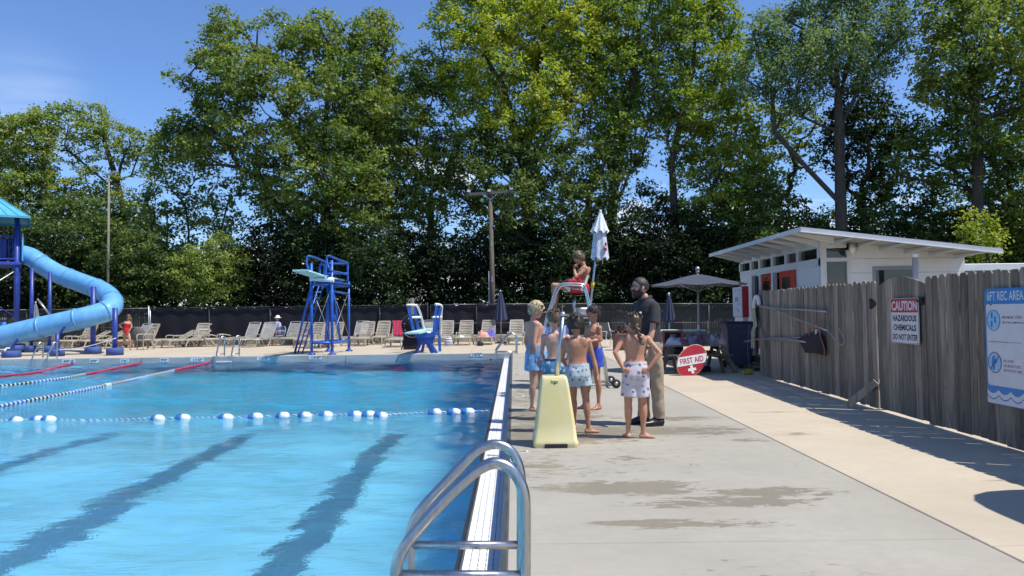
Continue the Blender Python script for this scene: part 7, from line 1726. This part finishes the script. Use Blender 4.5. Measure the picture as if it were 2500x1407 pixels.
class Fig:
    """figure laid out from joints given in the photograph's pixels and a distance"""
    def __init__(s, label, Y, gx, gy, sc, skin):
        s.Y = Y; s.root = thing('person', label, 'person', (atY(gx, gy, Y).x, Y, 0)); s.o = Vector(s.root.location); s.b = MB(); s.s = sc; s.skin = skin; s.kids = []
    def J(s, px, py, dy=0.0): return atY(px, py, s.Y + dy) - s.o
    def torso(s, hip, chest, neck, fwd, sw, belly=1.0, lean=None):
        """hip, chest(shoulder line), neck base points; sw half shoulder width"""
        f = Vector(fwd).normalized(); up = (chest - hip).normalized(); r_ = f.cross(up).normalized(); f = up.cross(r_).normalized(); L_ = (chest - hip).length; P_ = lambda t, d=0.0: hip.lerp(chest, t) + f * d
        s.r, s.f, s.up = r_, f, up
        loft(s.b, [(P_(-.22), r_, f, sw * .50, sw * .42), (P_(-.10), r_, f, sw * .76, sw * .56), (P_(.04), r_, f, sw * .80, sw * .58 * belly), (P_(.22, .004), r_, f, sw * .68, sw * .50 * belly), (P_(.38, .006), r_, f, sw * .67, sw * .49 * belly), (P_(.58, .01), r_, f, sw * .78, sw * .56), (P_(.78, .01), r_, f, sw * .88, sw * .60), (P_(.92, .0), r_, f, sw * .86, sw * .50), (P_(1.02, -.004), r_, f, sw * .62, sw * .38), (P_(1.10, -.004), r_, f, sw * .34, sw * .30)])
        cone(s.b, P_(1.0, -.01), neck + up * .03 * s.s, .050 * s.s, .046 * s.s)
        for k in (-1, 1):
            s.b.ball(P_(.90, -sw * .38) + r_ * k * sw * .42, (sw * .34, sw * .16, sw * .42), 12, 10, rot=Matrix((r_, f, up)).transposed())      # shoulder blades
            s.b.ball(P_(.80, sw * .44) + r_ * k * sw * .40, (sw * .36, sw * .16, sw * .24), 12, 10, rot=Matrix((r_, f, up)).transposed())     # chest
            s.b.ball(P_(-.12, -sw * .24) + r_ * k * sw * .36, (sw * .38, sw * .34, sw * .40), 12, 10)
    def arm(s, sh, el, wr, hd=None, nrm=(0, 1, 0), curl=.35, k=1.0, thumb=1, hs=1.0):
        c = s.s * k; u = (el - sh)
        limb(s.b, [sh, sh.lerp(el, .5) + (sh - el).cross(wr - el).cross(el - sh).normalized() * 0.0, el], [.049 * c, .043 * c, .038 * c, .034 * c]); limb(s.b, [el, el.lerp(wr, .5), wr], [.035 * c, .037 * c, .029 * c, .022 * c])
        s.b.ball(sh, .055 * c, 14, 10)
        hand(s.b, wr, (hd if hd is not None else (wr - el)), Vector(nrm), s.s * hs, curl, thumb)
    def leg(s, hp, kn, an, toe, k=1.0, bare=True):
        c = s.s * k; back = -s.f
        limb(s.b, [hp, hp.lerp(kn, .5) + s.f * .012, kn], [.082 * c, .078 * c, .064 * c, .053 * c])
        limb(s.b, [kn, kn.lerp(an, .28) + back * .014 * c, kn.lerp(an, .6) + back * .008 * c, an], [.051 * c, .055 * c, .051 * c, .036 * c, .031 * c]); foot(s.b, an, toe, s.s, bare)
    def build(s, vox=.0082):
        me = voxelise(s.b, 'body', vox, 4); me.materials.append(s.skin); o = bpy.data.objects.new('body', me); link(o, s.root); s.body = o
        for nm, mb, m in s.kids: mb.build(nm, m, s.root)
        return s
    def cloth(s, nm, mb, m, vox=.008, it=3, disp=(.006, 9, .35)):
        me = voxelise(mb, nm, vox, it, disp); me.materials.append(m); o = bpy.data.objects.new(nm, me); link(o, s.root); return o
    def shorts(s, hip, top, legs, sw, m, hem=.0, band=None, flare=1.12):
        """legs: list of (hip point, hem point, radius at hem)"""
        b = MB(); up, r_, f = s.up, s.r, s.f
        loft(b, [(hip - up * .20 * s.s, r_, f, sw * .70, sw * .50), (hip - up * .11 * s.s - f * .008, r_, f, sw * .93, sw * .70), (hip - up * .04 - f * .012, r_, f, sw * .98, sw * .73), (hip + up * .02 - f * .008, r_, f, sw * .95, sw * .70), (top - up * .015, r_, f, sw * .88, sw * .66), (top + up * .012, r_, f, sw * .85, sw * .64)])
        for (a, q, rad) in legs: b.tube([a, a.lerp(q, .5), q], [sw * .62, rad * 1.04, rad * flare], 20)
        o = s.cloth('shorts', b, m, .008, 7, (.011, 10, .35))
        wb = MB(); loft(wb, [(top - up * .012, r_, f, sw * .895, sw * .675), (top + up * .014, r_, f, sw * .865, sw * .65)]); wb.build('waistband', band or m, s.root); return o
def print_mat(name, base, spots, scale=22, thr=.30, c2=None):
    m, nt, p = new_mat(name); N = nt.nodes; L = nt.links; g = N.new('ShaderNodeTexCoord').outputs['Object']
    v = N.new('ShaderNodeTexVoronoi'); v.inputs['Scale'].default_value = scale; L.new(g, v.inputs['Vector'])
    n_ = noise_tex(N, L, g, scale * 2.2, 3, .6, .8); d = node_math(N, L, 'ADD', v.outputs['Distance'], node_math(N, L, 'MULTIPLY', n_, .45))
    c = mixcol(N, L, maprange(N, L, noise_tex(N, L, g, 5, 3), .4, .6), base, c2 or tuple(x * .88 for x in base))
    c = mixcol(N, L, maprange(N, L, d, thr, thr + .05, 1, 0), c, spots); L.new(c, p.inputs['Base Color']); p.inputs['Roughness'].default_value = .7; p.inputs['Sheen Weight'].default_value = .15; return m
SK1 = skin_mat('light_skin', (.50, .315, .225)); SK2 = skin_mat('tan_skin', (.40, .225, .145)); SK3 = skin_mat('warm_skin', (.45, .26, .175)); SK4 = skin_mat('pale_skin', (.55, .37, .29))
HB = hair_mat('blond_hair', (.24, .17, .09), (.62, .50, .30)); HD = hair_mat('dark_brown_hair', (.012, .009, .007), (.045, .032, .022), .55); HM = hair_mat('brown_hair', (.05, .032, .018), (.20, .13, .07), .4); HW = hair_mat('wet_brown_hair', (.022, .014, .008), (.12, .075, .04), .3)
V3 = Vector

# girl with the braid, seen from behind, hands on hips
f = Fig('girl seen from behind with a wet brown braid, hands on hips, white patterned shorts', 8.42, 1552, 1068, .80, SK3); J = f.J
hp, ch, nk = J(1551, 893), J(1549, 822), J(1549, 806)
f.torso(hp, ch, nk, (-.10, 1, .02), .158)
f.kids += head(f.root, f.b, J(1545, 789), V3((-.72, .70, -.16)), V3((-.02, 0, 1)), 1.03, HW, 'long')
f.arm(J(1520, 828), J(1501.5, 861, -.08), J(1521, 901, -.10), V3((.55, -.1, -.35)), (.4, .8, -.1), .45, .98, -1); f.arm(J(1581, 828), J(1612, 863, -.08), J(1582, 901, -.10), V3((-.55, -.1, -.3)), (-.4, .8, -.1), .45, .98, 1)
f.leg(J(1538, 905), J(1533.5, 984, .01), J(1533.5, 1056, .03), J(1537, 1068, -.3) + V3((.0, .5, 0)), 1.06); f.leg(J(1565, 905), J(1570, 984, .01), J(1570, 1056, .0), J(1580, 1068) + V3((.12, -.02, 0)), 1.06)
f.build()
MW = print_mat('white_print_shorts', (.58, .53, .58), (.16, .13, .18), 15, .50)
f.shorts(J(1552, 906), J(1551, 886), [(J(1540, 905), J(1535.5, 969), .088), (J(1564, 905), J(1568.5, 969), .088)], .152, MW)
br = MB(); bp_ = smooth_path([J(1553, 794, -.08), J(1557, 806, -.10), J(1560, 818, -.10), J(1564, 828, -.095), J(1567, 838, -.10), J(1568, 841, -.11)], 5)
for i, q in enumerate(bp_): 
    r_ = .028 * (1 - .6 * i / len(bp_)); a = i * 1.3; br.ball(q + V3((math.cos(a) * .010, 0, math.sin(a) * .004)), (r_, r_ * .8, r_ * .8), 10, 8)
br.ball(J(1552, 795, -.06), (.045, .035, .05), 12, 10); br.build('braid', HW, f.root)

# boy in pale patterned shorts, dark hair
f = Fig('boy seen from behind with wet dark hair and pale blue patterned shorts', 8.81, 1415, 1056, .82, SK2); J = f.J
f.torso(J(1411, 897), J(1408, 830), J(1407, 812), (-.08, 1, .03), .158)
f.kids += head(f.root, f.b, J(1405.5, 791), V3((.15, 1, -.22)), V3((0, 0, 1)), 1.06, HD, 'mop')
f.arm(J(1436, 834), J(1450, 880, .0), J(1459, 916, -.04), None, (-1, .2, 0), .3, .98, 1); f.arm(J(1382, 833), J(1372, 876, .10), J(1392, 905, .30), None, (0, 1, 0), .4, .98, -1)
f.leg(J(1425, 908), J(1430, 972, .02), J(1436.5, 1043, .0), J(1460, 1056) + V3((.1, .06, 0)), 1.04); f.leg(J(1398, 908), J(1399, 972, .1), J(1402, 1036, .3), J(1400, 1040) + V3((0, .9, 0)), 1.04)
f.build()
f.shorts(J(1411, 909), J(1411, 891), [(J(1399, 908), J(1400, 943), .088), (J(1423, 908), J(1428, 943), .090)], .150, print_mat('pale_print_shorts', (.36, .45, .52), (.06, .08, .12), 20, .44, (.42, .50, .54)))

# boy with brown hair half hidden by the steel pole
f = Fig('boy with short brown hair seen from behind, half hidden by the steel pole', 9.9, 1357, 1025, .86, SK4); J = f.J
f.torso(J(1357, 884), J(1354, 818), J(1353, 803), (.10, 1, .02), .158, 1.08)
f.kids += head(f.root, f.b, J(1352.5, 779), V3((-.30, .9, -.30)), V3((.05, 0, 1)), 1.10, HM, 'short')
f.arm(J(1328, 823), J(1322, 862, .08), J(1333, 893, .25), None, (0, 1, 0), .3, .90, -1); f.arm(J(1385, 824), J(1391, 860, .10), J(1384, 880, .32), None, (0, 1, 0), .3, .90, 1)
f.leg(J(1345, 895), J(1345, 955), J(1345, 1012), J(1345, 1000) + V3((0, 1, 0))); f.leg(J(1369, 895), J(1369, 955), J(1369, 1012), J(1369, 1000) + V3((0, 1, 0)))
f.build()
f.shorts(J(1357, 895), J(1357, 878), [(J(1345, 894), J(1344, 938), .105), (J(1370, 894), J(1372, 938), .105)], .170, print_mat('ocean_print_shorts', (.10, .27, .42), (.42, .58, .66), 12, .50, (.06, .18, .32)), band=mat('navy_band', (.02, .03, .12), .6))

# blond boy at the left
f = Fig('blond boy standing at the left of the group in light blue swim shorts', 10.79, 1307, 1003, .90, SK1); J = f.J
f.torso(J(1307, 851), J(1302, 789), J(1303, 777), (.65, .70, .02), .168)
f.kids += head(f.root, f.b, J(1308.5, 757), V3((.85, .50, -.18)), V3((0, 0, 1)), 1.08, HB, 'mop')
f.arm(J(1310, 793, -.10), J(1304, 838, -.15), J(1308, 866, -.13), V3((.20, -.05, -1)), (-1, .2, 0), .25, 1.02, -1); f.arm(J(1289, 794, .10), J(1285, 835, .15), J(1291, 860, .2), None, (1, 0, 0), .3, 1.02, 1)
f.leg(J(1299, 862, -.05), J(1302, 936, -.04), J(1299.5, 988, .0), J(1302, 1003) + V3((.14, -.06, 0)), 1.08); f.leg(J(1318, 862, .06), J(1323, 935, .08), J(1325, 985, .12), J(1330, 1000) + V3((.3, .4, 0)), 1.08)
f.build()
f.shorts(J(1308, 862), J(1308, 845), [(J(1300, 862, -.05), J(1299, 905, -.05), .102), (J(1318, 862, .06), J(1322, 904, .06), .102)], .165, print_mat('sky_blue_shorts', (.16, .34, .58), (.46, .58, .74), 13, .36, (.10, .24, .46)))
g_ = MB(); cg = J(1313, 750) ; g_.tube([J(1324, 748, -.07), J(1322, 746, -.11), J(1312, 748, -.10)], .006, 5); g_.ball(J(1324, 748, -.05), (.02, .025, .018), 10, 8); g_.build('goggles', M_ink, f.root)

# boy with crossed arms
f = Fig('dark haired boy facing left with crossed arms and royal blue shorts', 10.92, 1453, 998, .88, SK2); J = f.J
f.torso(J(1452, 856), J(1449, 799), J(1450, 786), (-.85, -.25, .0), .150, 1.12)
f.kids += head(f.root, f.b, J(1449.5, 766), V3((-.97, -.18, -.20)), V3((0, 0, 1)), 1.04, HD, 'short')
f.arm(J(1463, 802, -.11), J(1467, 830, -.13), J(1444, 833, -.24), V3((-1, -.1, .05)), (0, 1, 0), .3, .92, 1); f.arm(J(1435, 801, .10), J(1428, 826, .08), J(1446, 826, -.17), V3((1, -.3, .1)), (0, 1, 0), .3, .92, -1)
f.leg(J(1457, 868, -.06), J(1459, 930, -.05), J(1461.5, 985, -.02), J(1440, 998) + V3((0, -.12, 0)), .95); f.leg(J(1444, 868, .07), J(1436, 930, .05), J(1428, 984, .10), J(1405, 996) + V3((0, 0, 0)), .95)
f.build()
f.shorts(J(1452, 868), J(1452, 851), [(J(1457, 868, -.05), J(1458, 896, -.05), .098), (J(1446, 868, .07), J(1441, 896, .06), .098)], .158, mat('royal_blue_shorts', (.02, .06, .42), .55, var=.2, scale=10, sheen=.2))

# man in dark polo and khakis
f = Fig('bearded man in a dark polo shirt, khaki trousers and black shoes', 9.37, 1585, 1036, 1.02, SK1); J = f.J
f.torso(J(1585, 843), J(1577, 743), J(1574, 730), (-.80, -.42, .0), .185, 1.1)
f.kids += head(f.root, f.b, J(1563, 702), V3((-.98, -.12, .0)), V3((0.02, 0, 1)), 1.10, HD, 'buzz', glasses=True, beard=True)
f.arm(J(1597, 752, -.13), J(1593, 806, -.20), J(1580, 852, -.26), V3((-.12, -.1, -1)), (-1, 0, 0), .35, 1.02, 1, .95); f.arm(J(1556, 752, .15), J(1550, 806, .20), J(1545, 850, .12), None, (1, 0, 0), .3, 1.0, -1, .95)
for (a, kn, an) in ((J(1593, 850, -.08), J(1604, 925, -.06), J(1609, 1018, -.05)), (J(1576, 850, .10), J(1572, 925, .08), J(1572, 1012, .12))):
    limb(f.b, [a, a.lerp(kn, .5), kn], [.09, .085, .07, .06]); limb(f.b, [kn, an], [.055, .04])
f.build()
MP = mat('charcoal_polo', (.020, .021, .025), .85, var=.25, scale=6, sheen=.1, bump=.01); MK = mat('khaki_cotton', (.34, .27, .19), .85, var=.12, scale=8, bump=.01); M_shoe = mat('black_shoe_leather', (.012, .012, .013), .35)
b = MB(); r_, fw, up = f.r, f.f, f.up; hip, chs = J(1585, 843), J(1577, 743); P_ = lambda t, d=0.0: hip.lerp(chs, t) + fw * d
loft(b, [(P_(.02), r_, fw, .178, .146), (P_(.14), r_, fw, .172, .142), (P_(.40, .01), r_, fw, .166, .138), (P_(.62, .01), r_, fw, .178, .138), (P_(.82, .005), r_, fw, .186, .134), (P_(.95), r_, fw, .178, .112), (P_(1.06, -.006), r_, fw, .138, .088), (P_(1.14, -.008), r_, fw, .080, .078)])
b.tube([J(1597, 750, -.13), J(1597, 770, -.16), J(1595, 791, -.19)], [.075, .078, .082], 18); b.ball(J(1597, 750, -.13), .075, 14, 10)
b.tube([J(1556, 750, .15), J(1552, 790, .19)], [.072, .08], 18); b.ball(J(1556, 750, .15), .072, 14, 10)
f.cloth('polo_shirt', b, MP, .009, 3, (.009, 7, .5))
cl_ = MB(); cl_.tube([P_(1.12) + (r_ * math.cos(a) * .072 + fw * (math.sin(a) * .070 + .004) + V3((0, 0, .018 * -math.sin(a) + .014))) for a in np.linspace(0, 2 * math.pi, 21)[:-1]], .017, 8, closed=True); cl_.build('collar', MP, f.root)
MB().ball(P_(.80, .150) + r_ * -.065, (.018, .006, .018), 10, 8).build('badge', M_signwhite, f.root)
b = MB(); loft(b, [(P_(-.16), r_, fw, .165, .135), (P_(-.04), r_, fw, .180, .150), (P_(.08), r_, fw, .178, .145)])
for (a, kn, an) in ((J(1594, 850, -.08), J(1604, 925, -.06), J(1609, 1022, -.05)), (J(1577, 850, .10), J(1572, 925, .08), J(1573, 1018, .12))): b.tube([a, a.lerp(kn, .5), kn, kn.lerp(an, .5), an], [.102, .100, .088, .080, .080], 20)
f.cloth('trousers', b, MK, .009, 3, (.014, 8, .75))
for (hl, to) in ((J(1614, 1032, -.06), J(1586, 1033, -.10)), (J(1578, 1028, .10), J(1550, 1029, .08))):
    hl.z = to.z = 0; b = MB(); d = (to - hl).normalized(); sd = V3((-d.y, d.x, 0)); b.ball(hl + V3((0, 0, .055)), (.045, .042, .055), 14, 10)
    for k in (-1, 0, 1): cone(b, hl + V3((0, 0, .045)) + sd * k * .008, hl + d * .235 + sd * k * .022 + V3((0, 0, .032)), .042, .030)
    cone(b, hl + d * .05 + V3((0, 0, .08)), hl + d * .15 + V3((0, 0, .045)), .042, .038); f.cloth('shoe', b, M_shoe, .007, 2, None)
    MB().tube([hl + d * -.02 + V3((0, 0, .012)), hl + d * .12 + V3((0, 0, .012)), hl + d * .245 + V3((0, 0, .012))], [.045, .048, .042], 12, flat=.25).build('sole', M_black, f.root)
MB().tube([J(1581, 848, -.255) + V3((math.cos(a) * .033, math.sin(a) * .033, 0)) for a in np.linspace(0, 6.283, 17)[:-1]], .010, 6, closed=True).build('watch', M_ink, f.root)
# lifeguard on the high chair
f = Fig('shirtless lifeguard in red shorts sitting on the high chair, hand at chin', 14.2, 1412, 760, .98, SK2); J = f.J; f.o.z = 0
f.torso(J(1420, 701), J(1426, 655), J(1422, 646), (-.92, -.22, -.25), .185)
f.kids += head(f.root, f.b, J(1413, 630), V3((-.85, -.42, -.42)), V3((-.1, 0, 1)), 1.10, HM, 'mop')
f.arm(J(1430, 657, -.17), J(1406, 677, -.25), J(1401.5, 657, -.16), V3((.15, .1, 1)), (.8, .3, 0), .9, .98, 1, .95); f.arm(J(1420, 659, .17), J(1400, 683, .20), J(1387, 682, .08), V3((-1, -.2, -.4)), (0, 0, -1), .4, .98, -1, .95)
def sleg(hp_, kn_, an_, toe_):
    c = .98; limb(f.b, [hp_, kn_], [.088 * c, .060 * c]); limb(f.b, [kn_, kn_.lerp(an_, .3) + V3((.012, 0, 0)), an_], [.056 * c, .058 * c, .048 * c, .034 * c])
    d = (toe_ - an_); d.z = 0; d.normalize(); sd = V3((-d.y, d.x, 0)); g = an_ - V3((0, 0, .065))
    for k in (-1, 0, 1): cone(f.b, g - d * .03 + sd * k * .008, g + d * .15 + sd * k * .03 - V3((0, 0, .01)), .03, .018)
    cone(f.b, an_, g + d * .06, .034, .03)
    for k in range(5): q = g + d * .15 + sd * (k - 2) * .019 - V3((0, 0, .012)); cone(f.b, q, q + d * .04, .012, .010, 8)
sleg(J(1417, 705, -.10), J(1352, 698, -.17), J(1351, 753, -.16), J(1325, 755, -.2)); sleg(J(1417, 705, .12), J(1358, 698, .20), J(1356, 754, .2), J(1330, 756, .2))
f.build()
b = MB(); hip = J(1420, 704); loft(b, [(hip + V3((0, 0, -.07)), f.r, f.f, .15, .14), (hip, f.r, f.f, .175, .145), (hip + f.up * .09, f.r, f.f, .165, .13)])
b.tube([J(1418, 706, -.10), J(1391, 703, -.14)], [.105, .098], 18); b.tube([J(1418, 706, .12), J(1393, 703, .16)], [.105, .098], 18)
f.cloth('shorts', b, mat('lifeguard_red', (.50, .012, .03), .6, var=.1, scale=8), .008, 3, (.007, 9, .6))
# woman in red suit walking far off
f = Fig('woman with long hair and sunglasses walking in a red swimsuit', 31.9, 312, 855, .92, SK3); J = f.J
f.torso(J(309, 809), J(312, 786), J(313, 781), (.55, -.8, 0), .165)
f.kids += head(f.root, f.b, J(314, 774.5), V3((.5, -.85, -.05)), V3((0, 0, 1)), 1.0, HM, 'long', glasses=True)
f.arm(J(305, 787, -.05), J(291, 794, .0), J(300, 803, -.05), None, (1, 0, 0), .4, .85, 1); f.arm(J(318, 787, .02), J(322, 797, .0), J(317, 806, -.12), None, (-1, 0, 0), .4, .85, -1)
f.leg(J(313, 813), J(317, 832, -.12), J(318.5, 851, -.05), J(330, 855) + V3((0, -.2, 0)), .92)
limb(f.b, [J(306, 813), J(304, 834, .1)], [.08, .05]); limb(f.b, [J(304, 834, .1), J(290, 848, .25)], [.05, .032]); cone(f.b, J(290, 848, .25), J(286, 853, .3), .03, .022)
f.build(.011)
b = MB(); hip, chs = J(309, 809), J(312, 786); P_ = lambda t, d=0.0: hip.lerp(chs, t) + f.f * d
loft(b, [(P_(-.22), f.r, f.f, .10, .085), (P_(-.06), f.r, f.f, .150, .115), (P_(.1), f.r, f.f, .142, .108), (P_(.36), f.r, f.f, .122, .096), (P_(.62), f.r, f.f, .138, .112), (P_(.82, .01), f.r, f.f, .130, .110)])
f.cloth('swimsuit', b, mat('scarlet_suit', (.55, .01, .02), .5), .011, 2, (.01, 9, .8))
b = MB()
for k in range(9): q = J(309 + k * 1.15, 775, .09 if 2 < k < 7 else .03); b.tube([q + V3((0, 0, .02)), q + V3((math.sin(k) * .03, .02, -.15)), q + V3((math.sin(k * 2) * .05, .0, -.38 + .04 * math.sin(k * 3)))], [.035, .035, .012], 6)
b.build('hair_length', HM, f.root)
# seated person with white hat, far back
f = Fig('person in a white hat and pale blue shirt sitting behind the loungers', 34.9, 676, 842, .95, SK2); J = f.J
f.torso(J(676, 808), J(676, 787), J(677, 783), (-.8, -.6, 0), .18)
f.kids += head(f.root, f.b, J(678, 778), V3((-.9, -.4, -.1)), V3((0, 0, 1)), 1.05, HD, 'buzz')
f.arm(J(682, 789, -.1), J(683, 800, -.2), J(672, 797, -.4), None, (0, 0, 1), .5); f.arm(J(670, 789, .05), J(664, 799, 0), J(660, 795, -.3), None, (0, 0, 1), .5)
for dx in (0, 6):
    a, k_, n_ = J(675 + dx, 812), J(660 + dx, 812, -.3), J(659 + dx, 838, -.3); limb(f.b, [a, k_], [.09, .06]); limb(f.b, [k_, n_], [.055, .035]); foot(f.b, V3((n_.x, n_.y, .07)), n_ + V3((-1, 0, 0)))
f.build(.012)
b = MB(); hip, chs = J(676, 808), J(676, 787); P_ = lambda t, d=0.0: hip.lerp(chs, t) + f.f * d
loft(b, [(P_(-.05), f.r, f.f, .18, .14), (P_(.5), f.r, f.f, .18, .14), (P_(.9), f.r, f.f, .19, .13), (P_(1.1), f.r, f.f, .10, .09)]); b.tube([J(682, 789, -.1), J(683, 799, -.18)], [.075, .08], 12)
f.cloth('shirt', b, mat('pale_blue_shirt', (.30, .36, .62), .8, var=.2, scale=6), .012, 2)
hb = MB(); hb.lathe([(.001, .10), (.06, .095), (.095, .05), (.105, 0), (.17, -.02), (.17, -.028), (.10, -.01)], J(678, 775), 18); hb.build('hat', M_buoyw, f.root)
resin_chair('blue resin chair under the person in the white hat', (J(677, 842).x + f.o.x, 34.9, .02), -.8, mat('pale_blue_resin', (.25, .32, .45), .6))

if bpy.data.scenes.get('scratch'): bpy.data.scenes.remove(bpy.data.scenes['scratch'])
